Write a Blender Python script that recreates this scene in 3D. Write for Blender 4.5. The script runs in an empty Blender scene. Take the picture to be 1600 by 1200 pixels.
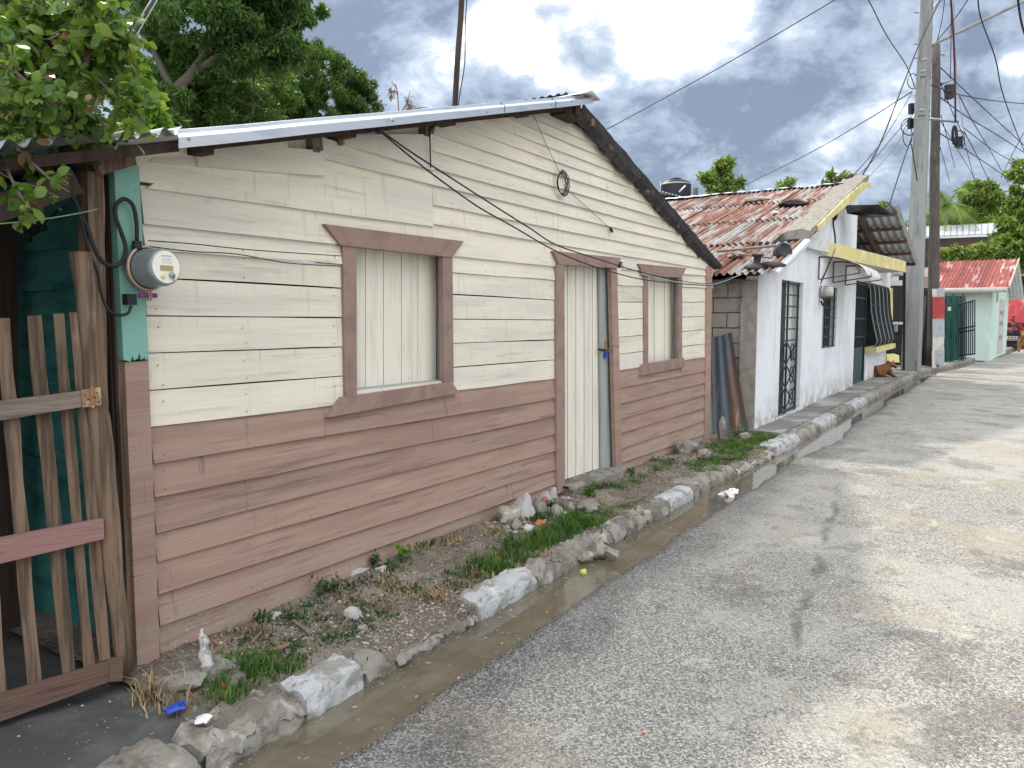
import bpy, bmesh, math, random
import numpy as np
from mathutils import Vector, Matrix, noise as mnoise
R = math.radians
random.seed(7); RNG = np.random.default_rng(11)
SC = bpy.context.scene
COL = SC.collection

# ------------------------------------------------------------------ camera
CAM_H = 1.62
FPX = 1200.0
PITCH = math.atan(102/1200.0)
YAW = math.atan(770/1200.0*math.cos(PITCH))
hv = np.array([math.cos(YAW), math.sin(YAW), 0.0])
RT = np.array([math.sin(YAW), -math.cos(YAW), 0.0])
FW = hv*math.cos(PITCH) - np.array([0, 0, 1.0])*math.sin(PITCH)
UP = hv*math.sin(PITCH) + np.array([0, 0, 1.0])*math.cos(PITCH)
CP = np.array([0, 0, CAM_H])
cd = bpy.data.cameras.new('camera'); cam = bpy.data.objects.new('camera', cd); COL.objects.link(cam)
cd.sensor_width = 36; cd.lens = 36*FPX/1600; cd.clip_start = 0.05; cd.clip_end = 1500
M = Matrix(((RT[0], UP[0], -FW[0], 0), (RT[1], UP[1], -FW[1], 0), (RT[2], UP[2], -FW[2], CAM_H), (0, 0, 0, 1)))
cam.matrix_world = M
SC.camera = cam

def ray(px, py): return FW + RT*(px-800)/FPX + UP*(600-py)/FPX
def onY(px, py, Y): d = ray(px, py); return CP + d*(Y/d[1])
def onX(px, py, X): d = ray(px, py); return CP + d*(X/d[0])
def onZ(px, py, z=0.0): d = ray(px, py); return CP + d*((z-CAM_H)/d[2])
def atD(px, py, D): return CP + ray(px, py)*D
def onP(px, py, P0, n):
    d = ray(px, py); n = np.array(n); return CP + d*(((np.array(P0)-CP)@n)/(d@n))

# ------------------------------------------------------------------ world, sun, exposure
SUN_AZ, SUN_EL = 62.0, 50.0            # azimuth from +X towards +Y
wd = bpy.data.worlds.new('World'); SC.world = wd; wd.use_nodes = True
wn = wd.node_tree; wn.nodes.clear()
def N(nt, t, **kw):
    n = nt.nodes.new(t)
    for k, v in kw.items(): setattr(n, k, v)
    return n
def setin(n, **kw):
    for k, v in kw.items(): n.inputs[k].default_value = v
def mth(nt, op, a, b=None, c=None, clamp=False):
    n = N(nt, 'ShaderNodeMath', operation=op); n.use_clamp = clamp
    for i, v in enumerate((a, b, c)):
        if v is None: continue
        if isinstance(v, (int, float)): n.inputs[i].default_value = v
        else: nt.links.new(v, n.inputs[i])
    return n.outputs[0]
def mixc(nt, fac, a, b):
    n = N(nt, 'ShaderNodeMix', data_type='RGBA')
    for i, v in ((0, fac), (6, a), (7, b)):
        if isinstance(v, (int, float)): n.inputs[i].default_value = v
        elif isinstance(v, (tuple, list)): n.inputs[i].default_value = (*v[:3], 1)
        else: nt.links.new(v, n.inputs[i])
    return n.outputs[2]
def ramp(nt, v, lo, hi, smooth=True):
    n = N(nt, 'ShaderNodeMapRange'); n.interpolation_type = 'SMOOTHSTEP' if smooth else 'LINEAR'
    n.inputs[1].default_value = lo; n.inputs[2].default_value = hi
    nt.links.new(v, n.inputs[0]); return n.outputs[0]
tc = N(wn, 'ShaderNodeTexCoord')
nrm = N(wn, 'ShaderNodeVectorMath', operation='NORMALIZE'); wn.links.new(tc.outputs['Generated'], nrm.inputs[0])
sp = N(wn, 'ShaderNodeSeparateXYZ'); wn.links.new(nrm.outputs[0], sp.inputs[0])
zz = mth(wn, 'MAXIMUM', sp.outputs[2], 0.0)
den = mth(wn, 'ADD', zz, 0.62)
cx = mth(wn, 'DIVIDE', sp.outputs[0], den); cy = mth(wn, 'DIVIDE', sp.outputs[1], den)
cv = N(wn, 'ShaderNodeCombineXYZ'); wn.links.new(cx, cv.inputs[0]); wn.links.new(cy, cv.inputs[1]); wn.links.new(zz, cv.inputs[2])
def wnoise(scale, detail, rough, off, dist=0.0):
    m = N(wn, 'ShaderNodeMapping'); m.inputs['Location'].default_value = (off, off*1.7, off*.4)
    wn.links.new(cv.outputs[0], m.inputs[0])
    n = N(wn, 'ShaderNodeTexNoise'); setin(n, Scale=scale, Detail=detail, Roughness=rough, Distortion=dist)
    wn.links.new(m.outputs[0], n.inputs['Vector']); return n.outputs[0]
n1 = wnoise(2.9, 7, .60, 3.1, .4); n2 = wnoise(8.0, 8, .60, 8.7, .5); n3 = wnoise(24, 6, .62, 1.3, .3)
# one continuous deck of broken cloud: grey-blue bases, paler fleece, white openings where it thins
base = mth(wn, 'ADD', mth(wn, 'MULTIPLY', n1, .60), mth(wn, 'ADD', mth(wn, 'MULTIPLY', n2, .50), mth(wn, 'MULTIPLY_ADD', n3, .22, -.185)))
def blob(px, py, r0, r1, gain):
    d = ray(px, py); d = d/np.linalg.norm(d)
    v = N(wn, 'ShaderNodeVectorMath', operation='DOT_PRODUCT'); wn.links.new(nrm.outputs[0], v.inputs[0]); v.inputs[1].default_value = tuple(d)
    return mth(wn, 'MULTIPLY', ramp(wn, v.outputs['Value'], math.cos(R(r1)), math.cos(R(r0))), gain)
thin = base
for b in ((1070, 25, 1, 5.8, .27), (1010, -20, 1, 6.2, .20), (850, 25, 1, 5.4, .21), (775, 65, .5, 3.6, .14), (660, 115, .5, 3.5, .11), (925, 110, .3, 2.5, .08), (1395, 172, .3, 2.4, .035), (1440, 330, 1, 9, -.03), (1585, 98, .2, 1.1, .11), (1180, 60, 1, 5, .06), (1180, 160, 1, 6, -.05), (920, 60, .6, 3.0, -.10), (1000, 150, 1, 7, -.05), (1240, 30, 1, 7, -.03), (560, 60, 1, 8, -.03)):
    thin = mth(wn, 'ADD', thin, blob(*b))
c1 = mixc(wn, ramp(wn, thin, .42, .54), (.165, .205, .285), (.34, .405, .505))
c2 = mixc(wn, ramp(wn, thin, .525, .615), c1, (.55, .61, .69))
c3 = mixc(wn, ramp(wn, thin, .595, .68), c2, (1.45, 1.45, 1.42))
# overcast decks are about three times brighter overhead than near the horizon; the half behind the camera is boosted to light the facade
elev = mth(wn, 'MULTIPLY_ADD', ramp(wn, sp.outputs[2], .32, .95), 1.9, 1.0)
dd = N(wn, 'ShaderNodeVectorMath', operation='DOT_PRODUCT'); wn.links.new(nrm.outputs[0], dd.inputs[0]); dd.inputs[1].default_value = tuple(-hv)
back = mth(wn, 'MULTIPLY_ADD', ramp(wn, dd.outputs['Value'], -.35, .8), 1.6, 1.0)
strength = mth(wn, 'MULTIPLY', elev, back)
hsv = N(wn, 'ShaderNodeHueSaturation'); wn.links.new(c3, hsv.inputs['Color'])
wn.links.new(mth(wn, 'SUBTRACT', 1.0, mth(wn, 'MULTIPLY', mth(wn, 'MAXIMUM', ramp(wn, sp.outputs[2], .35, .8), ramp(wn, dd.outputs['Value'], -.3, .5)), .9)), hsv.inputs['Saturation'])
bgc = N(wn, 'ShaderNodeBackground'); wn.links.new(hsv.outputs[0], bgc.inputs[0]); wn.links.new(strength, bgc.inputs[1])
sky = N(wn, 'ShaderNodeTexSky', sky_type='NISHITA'); sky.sun_disc = False
sky.sun_elevation = R(SUN_EL); sky.sun_rotation = R(90-SUN_AZ)
bgs = N(wn, 'ShaderNodeBackground'); wn.links.new(sky.outputs[0], bgs.inputs[0]); bgs.inputs[1].default_value = .1
mxs = N(wn, 'ShaderNodeMixShader'); mxs.inputs[0].default_value = .9
wn.links.new(bgs.outputs[0], mxs.inputs[1]); wn.links.new(bgc.outputs[0], mxs.inputs[2])
wo = N(wn, 'ShaderNodeOutputWorld'); wn.links.new(mxs.outputs[0], wo.inputs[0])

sl = bpy.data.lights.new('sun', 'SUN'); sl.energy = 2.3; sl.angle = R(3.0); sl.color = (1, .93, .80)
so = bpy.data.objects.new('sun', sl); COL.objects.link(so)
sd = Vector((math.cos(R(SUN_AZ))*math.cos(R(SUN_EL)), math.sin(R(SUN_AZ))*math.cos(R(SUN_EL)), math.sin(R(SUN_EL))))
so.rotation_euler = sd.to_track_quat('Z', 'Y').to_euler(); so.location = (6, 8, 14)
SC.view_settings.view_transform = 'Standard'; SC.view_settings.look = 'None'
SC.view_settings.gamma = 1; SC.view_settings.use_curve_mapping = False
SC.view_settings.exposure = 0.66
SC.cycles.max_bounces = 6; SC.cycles.diffuse_bounces = 3; SC.cycles.transparent_max_bounces = 8

# ------------------------------------------------------------------ materials
def material(name, base, rough=.8, layers=(), rnd=0.0, bump=None, glass=0.0, metal=0.0, spec=.3, trans=0.0, island=None, obj_off=True):
    """layers: (colour, (sx,sy,sz), lo, hi, detail) noise masks mixed over the base, all in object space"""
    m = bpy.data.materials.new(name); m.use_nodes = True; nt = m.node_tree
    bs = nt.nodes['Principled BSDF']; out = nt.nodes['Material Output']
    tcn = N(nt, 'ShaderNodeTexCoord'); vec = tcn.outputs['Object']
    oi = None
    if obj_off or rnd:
        oi = N(nt, 'ShaderNodeObjectInfo')
    if obj_off:
        cm = N(nt, 'ShaderNodeVectorMath', operation='MULTIPLY'); cm.inputs[1].default_value = (37., 23., 51.)
        cc = N(nt, 'ShaderNodeCombineXYZ')
        for i in range(3): nt.links.new(oi.outputs['Random'], cc.inputs[i])
        nt.links.new(cc.outputs[0], cm.inputs[0])
        ad = N(nt, 'ShaderNodeVectorMath', operation='ADD'); nt.links.new(vec, ad.inputs[0]); nt.links.new(cm.outputs[0], ad.inputs[1]); vec = ad.outputs[0]
    col = None
    def noise_at(scale, detail, off=0.0, rough=.6, dist=.0):
        mp = N(nt, 'ShaderNodeMapping'); mp.inputs['Scale'].default_value = scale; mp.inputs['Location'].default_value = (off, off*.7, off*1.3)
        nt.links.new(vec, mp.inputs[0])
        n = N(nt, 'ShaderNodeTexNoise'); setin(n, Scale=1.0, Detail=detail, Roughness=rough, Distortion=dist); nt.links.new(mp.outputs[0], n.inputs['Vector'])
        return n.outputs[0]
    col = base
    for i, L in enumerate(layers):
        c, s, lo, hi, det = L[:5]; amt = L[5] if len(L) > 5 else 1.0
        f = mth(nt, 'MULTIPLY', ramp(nt, noise_at(s, det, 3.7*i+1, dist=.4 if max(s) < 6*min(s) else 0), lo, hi), amt)
        if len(L) > 6:      # splash and damp that only reach so far up from the ground
            sz = N(nt, 'ShaderNodeSeparateXYZ'); nt.links.new(tcn.outputs['Object'], sz.inputs[0])
            f = mth(nt, 'MULTIPLY', f, mth(nt, 'SUBTRACT', 1.0, ramp(nt, sz.outputs[2], L[6][1], L[6][0], False)))
        col = mixc(nt, f, col, c)
    if rnd:
        hs = N(nt, 'ShaderNodeHueSaturation')
        v = mth(nt, 'MULTIPLY_ADD', oi.outputs['Random'], rnd, 1-rnd/2); nt.links.new(v, hs.inputs['Value'])
        if isinstance(col, tuple): hs.inputs['Color'].default_value = (*col, 1)
        else: nt.links.new(col, hs.inputs['Color'])
        col = hs.outputs[0]
    if island:
        geo = N(nt, 'ShaderNodeNewGeometry')
        col = mixc(nt, ramp(nt, geo.outputs['Random Per Island'], island[1], island[2], False), col, island[0])
    if isinstance(col, tuple): bs.inputs['Base Color'].default_value = (*col, 1)
    else: nt.links.new(col, bs.inputs['Base Color'])
    setin(bs, Roughness=rough, Metallic=metal); bs.inputs['Specular IOR Level'].default_value = spec
    if glass: bs.inputs['Transmission Weight'].default_value = glass
    if bump:
        s, det, dist_ = bump
        b = N(nt, 'ShaderNodeBump'); b.inputs['Strength'].default_value = 1; b.inputs['Distance'].default_value = dist_
        nt.links.new(noise_at(s, det, 9), b.inputs['Height']); nt.links.new(b.outputs[0], bs.inputs['Normal'])
    if trans:
        tr = N(nt, 'ShaderNodeBsdfTranslucent'); ms = N(nt, 'ShaderNodeMixShader'); ms.inputs[0].default_value = trans
        tcol = mixc(nt, .5, col if not isinstance(col, tuple) else col, (.22, .34, .03)); nt.links.new(tcol, tr.inputs[0])
        nt.links.new(bs.outputs[0], ms.inputs[1]); nt.links.new(tr.outputs[0], ms.inputs[2]); nt.links.new(ms.outputs[0], out.inputs[0])
    return m
MT = {}
def mk(name, *a, **k): MT[name] = material(name, *a, **k)
mk('cream', (.74, .69, .565), .6, [((.58, .565, .51), (.8, 1, 7), .42, .66, 4, .7), ((.47, .43, .36), (1.6, 1, 26), .54, .70, 6, .6), ((.50, .47, .42), (26, 1, 2.2), .60, .70, 3, .5), ((.40, .36, .29), (9, 4, 9), .66, .78, 3, .35), ((.33, .29, .25), (14, 4, 3), .70, .78, 2, .25)], rnd=.09, bump=((2, 3, 60), 4, .0025))
mk('mauve', (.35, .238, .188), .65, [((.295, .19, .15), (1.1, 1, 15), .44, .60, 5, .8), ((.185, .13, .115), (1.5, 2, 30), .56, .68, 6, .8), ((.44, .30, .235), (.9, 1, 8), .58, .74, 3, .5), ((.19, .12, .10), (22, 3, 1.5), .64, .72, 3, .6), ((.30, .26, .21), (7, 7, 9), .42, .58, 5, .75, (.32, .0)), ((.46, .43, .38), (60, 60, 60), .64, .68, 2, .7, (.30, .05))], rnd=.14, bump=((2.5, 3, 75), 4, .003))
mk('trim_brown', (.295, .20, .165), .6, [((.19, .12, .115), (6, 6, 6), .45, .65, 4, .6), ((.34, .23, .20), (3, 3, 3), .58, .75, 3, .5)], rnd=.08, bump=((18, 18, 4), 4, .0015))
mk('grey_reveal', (.33, .36, .34), .7, [((.22, .24, .23), (10, 10, 2), .5, .7, 4, .6)], bump=((20, 20, 3), 3, .001))
mk('shutter_cream', (.74, .70, .60), .6, [((.58, .55, .475), (12, 6, 1.2), .48, .68, 5, .7), ((.45, .425, .36), (40, 10, 2.2), .58, .70, 4, .55)], rnd=.08, bump=((50, 8, 3), 4, .002))
mk('teal', (.05, .22, .20), .7, [((.012, .10, .11), (3, 3, 9), .45, .68, 5, .85), ((.10, .33, .31), (8, 8, 8), .62, .74, 4, .4)], rnd=.15, bump=((5, 5, 40), 3, .002))
mk('teal_pale', (.20, .40, .335), .7, [((.12, .29, .25), (4, 4, 3), .45, .68, 4, .8), ((.045, .10, .09), (14, 14, 9), .69, .76, 3, .8)], bump=((30, 30, 3), 3, .002))
mk('old_wood', (.185, .125, .085), .85, [((.062, .044, .032), (30, 30, 2.0), .42, .62, 5, .85), ((.30, .24, .19), (14, 14, 2), .6, .76, 4, .6), ((.05, .03, .025), (9, 9, 5), .72, .8, 2, .8)], rnd=.3, bump=((45, 45, 2.5), 5, .004))
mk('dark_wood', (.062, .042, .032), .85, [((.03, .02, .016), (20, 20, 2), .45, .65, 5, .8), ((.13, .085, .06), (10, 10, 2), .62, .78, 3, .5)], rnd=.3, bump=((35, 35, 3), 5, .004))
mk('rail_wood', (.22, .18, .15), .85, [((.10, .08, .07), (3, 3, 55), .42, .64, 5, .85), ((.32, .28, .25), (2, 2, 20), .62, .76, 3, .5)], rnd=.1, bump=((3, 3, 70), 5, .004))
mk('rail_pink', (.27, .155, .14), .8, [((.20, .11, .09), (3, 3, 45), .5, .66, 5, .85), ((.38, .23, .24), (2, 2, 14), .6, .72, 3, .5)], bump=((3, 3, 60), 5, .005))
mk('rail_red', (.135, .085, .065), .8, [((.07, .035, .03), (3, 3, 45), .5, .66, 5, .8), ((.24, .13, .10), (2, 2, 14), .6, .72, 3, .5)], bump=((3, 3, 60), 5, .005))
mk('bright_metal', (.78, .80, .82), .32, [((.52, .55, .60), (2, 2, 9), .5, .7, 3, .5)], metal=.85, bump=((5, 5, 5), 2, .002))
mk('galvanised', (.50, .52, .54), .45, [((.36, .38, .40), (3, 3, 3), .45, .7, 4, .7), ((.25, .12, .06), (5, 5, 5), .66, .76, 4, .7)], metal=.5)
mk('tar_dark', (.035, .035, .038), .75, [((.085, .08, .078), (5, 5, 5), .5, .68, 5, .7), ((.13, .07, .045), (7, 7, 7), .66, .75, 4, .5)], bump=((16, 16, 16), 4, .006))
mk('underside', (.075, .07, .068), .8, [((.03, .028, .028), (4, 4, 4), .45, .65, 4, .8), ((.16, .10, .06), (3, 3, 3), .64, .75, 4, .5)])
mk('rust_roof', (.20, .095, .066), .8, [((.36, .235, .185), (1.2, 9, 1.2), .48, .60, 6, .8), ((.38, .395, .395), (.6, 5.0, .6), .495, .585, 7, .8), ((.11, .05, .04), (2.2, 9, 2.2), .60, .72, 5, .75), ((.44, .38, .33), (3, 12, 3), .64, .74, 4, .6)], rnd=.35, bump=((9, 9, 9), 5, .003))
mk('rust_sheet', (.10, .12, .145), .5, [((.17, .085, .05), (.5, 4, .9), .50, .62, 5, .75), ((.40, .32, .24), (.4, 9, .9), .60, .72, 4, .6), ((.035, .04, .05), (2, 4, 2), .60, .7, 4, .7)], metal=.35)
mk('white_wall', (.74, .76, .79), .85, [((.60, .63, .66), (1.2, 1.2, 1.0), .44, .62, 6, .7), ((.56, .52, .45), (3.0, 3.0, .9), .58, .70, 6, .55), ((.40, .37, .32), (14, 14, 4), .66, .74, 4, .45), ((.42, .38, .32), (4, 4, 6), .40, .58, 6, .85, (.45, .0)), ((.30, .27, .23), (9, 9, 9), .50, .62, 5, .8, (.16, .0))], bump=((14, 14, 14), 5, .006), obj_off=False)
mk('white_old', (.66, .66, .64), .85, [((.40, .38, .34), (5, 5, 5), .5, .7, 5, .7)], bump=((16, 16, 16), 5, .006))
mk('yellow_paint', (.60, .53, .23), .75, [((.74, .70, .40), (3, 3, 3), .48, .66, 4, .8), ((.40, .36, .22), (9, 9, 9), .64, .74, 4, .7)], bump=((14, 14, 14), 4, .004))
mk('block', (.31, .285, .25), .92, [((.22, .20, .175), (7, 7, 7), .45, .65, 5, .8), ((.40, .37, .33), (22, 22, 22), .58, .7, 3, .6)], rnd=.15, bump=((40, 40, 40), 4, .006))
mk('mortar', (.27, .25, .22), .95, [((.17, .155, .13), (9, 9, 9), .45, .65, 5, .8)], bump=((30, 30, 30), 4, .006))
mk('concrete', (.25, .235, .205), .9, [((.14, .128, .105), (5, 5, 5), .46, .57, 7, .85), ((.40, .385, .35), (8, 8, 8), .55, .66, 6, .7), ((.075, .068, .055), (22, 22, 22), .60, .68, 5, .75)], rnd=.2, bump=((30, 30, 30), 8, .018))
mk('kerb_white', (.40, .41, .415), .85, [((.24, .23, .205), (7, 7, 18), .46, .58, 7, .9), ((.52, .53, .545), (9, 9, 9), .54, .64, 6, .7), ((.12, .11, .09), (24, 24, 24), .60, .68, 5, .8)], bump=((30, 30, 30), 8, .012))
mk('pole_concrete', (.27, .275, .27), .88, [((.19, .195, .195), (4, 4, .7), .45, .65, 5, .8), ((.08, .08, .078), (8, 8, 1.0), .56, .70, 4, .8)], bump=((20, 20, 20), 4, .004))
mk('pole_wood', (.10, .085, .075), .9, [((.05, .043, .04), (22, 22, 1.5), .45, .64, 5, .8), ((.20, .17, .15), (9, 9, .9), .60, .74, 4, .6)], bump=((40, 40, 3), 4, .006))
mk('rock', (.27, .25, .215), .9, [((.15, .135, .11), (9, 9, 9), .45, .60, 6, .8), ((.42, .40, .37), (20, 20, 20), .56, .66, 5, .7)], rnd=.4, bump=((45, 45, 45), 7, .012))
mk('rock_white', (.44, .43, .41), .9, [((.34, .33, .32), (9, 9, 9), .5, .66, 5, .85)], rnd=.3, bump=((45, 45, 45), 7, .012))
mk('brick_red', (.36, .13, .07), .9, [((.22, .09, .06), (20, 20, 20), .5, .7, 4, .7)], rnd=.2)
mk('black_plastic', (.018, .02, .023), .45, rnd=.2)
mk('black_rubber', (.015, .015, .016), .7)
mk('grill_dark', (.022, .032, .036), .5, rnd=.3)
mk('green_dark', (.035, .075, .075), .6, [((.02, .045, .05), (4, 4, 2), .45, .7, 4, .8)])
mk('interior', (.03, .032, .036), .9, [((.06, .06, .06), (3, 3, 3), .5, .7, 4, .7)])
mk('meter_can', (.25, .29, .31), .3, [((.18, .21, .23), (8, 8, 8), .5, .7, 3, .5)], metal=.2, spec=.6)
mk('meter_face', (.80, .78, .70), .35)
mk('meter_lcd', (.38, .31, .14), .3)
mk('copper_ring', (.46, .32, .25), .5, [((.60, .52, .45), (8, 8, 8), .5, .7, 3, .6)], metal=.4)
mk('purple_plastic', (.25, .04, .20), .4)
mk('yellow_seal', (.75, .68, .30), .5)
mk('blue_plastic', (.02, .07, .38), .4)
mk('red_plastic', (.45, .05, .06), .5)
mk('steel_grey', (.32, .33, .33), .5, metal=.6)
mk('hinge_rust', (.30, .18, .10), .7, [((.55, .42, .24), (30, 30, 30), .5, .65, 4, .8), ((.12, .06, .04), (40, 40, 40), .6, .7, 3, .8)], metal=.3)
mk('clear_plastic', (.62, .62, .60), .5, [((.28, .25, .21), (40, 40, 40), .48, .6, 3, .8)], spec=.5, glass=.35)
mk('litter_white', (.72, .72, .70), .5, [((.35, .28, .2), (30, 30, 30), .64, .74, 3, .7)])
mk('lime', (.45, .52, .12), .4)
mk('awning_sheet', (.66, .66, .64), .45, [((.45, .40, .33), (2, 2, 8), .5, .7, 4, .7)], trans=0)
mk('mint', (.52, .66, .60), .85, [((.62, .74, .70), (1, 1, 1), .45, .7, 4, .8), ((.30, .36, .30), (2.5, 2.5, 1.2), .62, .76, 4, .6)])
mk('red_roof', (.27, .065, .05), .65, [((.17, .05, .045), (2, 7, 2), .45, .62, 4, .8), ((.50, .38, .35), (.8, 5, .8), .56, .64, 5, .8)], rnd=.3)
mk('pink_wall', (.30, .215, .205), .9, [((.24, .17, .16), (1, 1, 1), .45, .7, 4, .7)])
mk('white_metal', (.62, .66, .70), .4, metal=.35, rnd=.15)
mk('tarp_red', (.30, .02, .028), .45, [((.42, .06, .06), (3, 3, 3), .5, .7, 3, .6)])
mk('car_red', (.16, .02, .025), .3, spec=.5)
mk('car_dark', (.02, .022, .03), .3)
mk('plate', (.6, .6, .58), .4)
mk('net_green', (.010, .060, .048), .8, [((.008, .07, .06), (6, 6, 3), .45, .65, 4, .8)])
mk('sheet_red', (.33, .045, .045), .7, [((.50, .14, .13), (6, 6, 6), .5, .7, 4, .6)])
mk('sheet_white', (.50, .49, .44), .75, [((.36, .34, .30), (5, 5, 5), .5, .7, 4, .7)])
mk('sheet_grey', (.32, .36, .38), .7, [((.24, .26, .27), (5, 5, 5), .5, .7, 4, .7)])
mk('dog_fur', (.19, .085, .035), .9, [((.10, .045, .025), (9, 9, 9), .5, .7, 4, .8)], bump=((120, 120, 120), 3, .004))
mk('dog_tan', (.36, .17, .07), .9, [((.24, .11, .05), (9, 9, 9), .5, .7, 4, .8)], bump=((120, 120, 120), 3, .004))
mk('skin', (.12, .06, .04), .6)
mk('shirt_red', (.20, .025, .03), .8, [((.14, .02, .025), (12, 12, 12), .5, .7, 3, .7)])
mk('trousers', (.04, .045, .06), .85)
mk('hair', (.01, .009, .008), .8)
mk('bark', (.13, .105, .085), .92, [((.07, .055, .045), (9, 9, 2), .45, .65, 5, .8)], bump=((18, 18, 5), 4, .015))
mk('bark_pale', (.17, .15, .125), .92, [((.14, .12, .10), (9, 9, 2), .45, .65, 5, .8)])
mk('leaf_dark', (.10, .215, .06), .5, [((.04, .10, .04), (.8, .8, .8), .42, .6, 3, .8), ((.085, .17, .03), (1.4, 1.4, 1.4), .58, .72, 3, .8)], trans=.38, island=((.17, .28, .07), .5, 1.0))
mk('leaf_mango', (.10, .20, .045), .5, [((.025, .06, .025), (1.2, 1.2, 1.2), .42, .6, 3, .8), ((.12, .19, .03), (1.8, 1.8, 1.8), .58, .72, 3, .8)], trans=.28, island=((.11, .18, .04), .5, 1.0))
mk('leaf_near', (.085, .175, .028), .42, [((.045, .10, .03), (3, 3, 3), .42, .6, 3, .7)], trans=.40, spec=.45, island=((.20, .30, .045), .45, 1.0))
mk('leaf_bright', (.13, .26, .035), .5, [((.07, .16, .03), (1, 1, 1), .42, .62, 3, .8)], trans=.35, island=((.22, .33, .05), .45, 1.0))
mk('leaf_right', (.16, .27, .05), .5, [((.065, .14, .03), (.5, .5, .5), .42, .6, 3, .85), ((.20, .26, .06), (.8, .8, .8), .58, .7, 3, .8)], trans=.3, island=((.34, .38, .10), .5, 1.0))
mk('leaf_dry', (.17, .10, .05), .8, trans=.2, island=((.28, .16, .07), .4, 1.0))
mk('flower_white', (.70, .68, .50), .7, trans=.2, island=((.8, .65, .3), .6, 1.0))
mk('grass', (.075, .145, .03), .6, [((.03, .09, .02), (4, 4, 4), .42, .62, 3, .8)], trans=.25, island=((.11, .22, .04), .5, 1.0))
mk('weed', (.07, .10, .045), .6, [((.02, .055, .03), (5, 5, 5), .42, .62, 3, .8)], trans=.2, island=((.09, .15, .05), .5, 1.0))
mk('straw', (.33, .24, .13), .85, island=((.18, .12, .07), .3, 1.0))
mk('debris', (.20, .155, .11), .9, island=((.34, .30, .26), .3, .9))
mk('gravel', (.20, .18, .15), .9, island=((.42, .40, .36), .45, 1.0))
mk('wire', (.02, .022, .025), .6)
mk('wire_pale', (.40, .41, .40), .6)
mk('wire_red', (.12, .045, .06), .6)
mk('string_green', (.22, .40, .20), .7)
mk('asphalt_bit', (.06, .062, .066), .9, island=((.30, .30, .29), .55, 1.0))

def mat_ground(name, spec):
    m = bpy.data.materials.new(name); m.use_nodes = True; nt = m.node_tree; bs = nt.nodes['Principled BSDF']
    tcn = N(nt, 'ShaderNodeTexCoord'); vec = tcn.outputs['Object']
    def nz(s, det, off=0, rough=.6, dist=.3, sc=(1, 1, 1)):
        mp = N(nt, 'ShaderNodeMapping'); mp.inputs['Location'].default_value = (off, off*.6, 0); mp.inputs['Scale'].default_value = sc; nt.links.new(vec, mp.inputs[0])
        n = N(nt, 'ShaderNodeTexNoise'); setin(n, Scale=s, Detail=det, Roughness=rough, Distortion=dist); nt.links.new(mp.outputs[0], n.inputs['Vector']); return n.outputs[0]
    def vor(s, feat='F1'):
        n = N(nt, 'ShaderNodeTexVoronoi', feature=feat); n.inputs['Scale'].default_value = s; nt.links.new(vec, n.inputs['Vector']); return n
    spec(nt, bs, vec, nz, vor); return m
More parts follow.
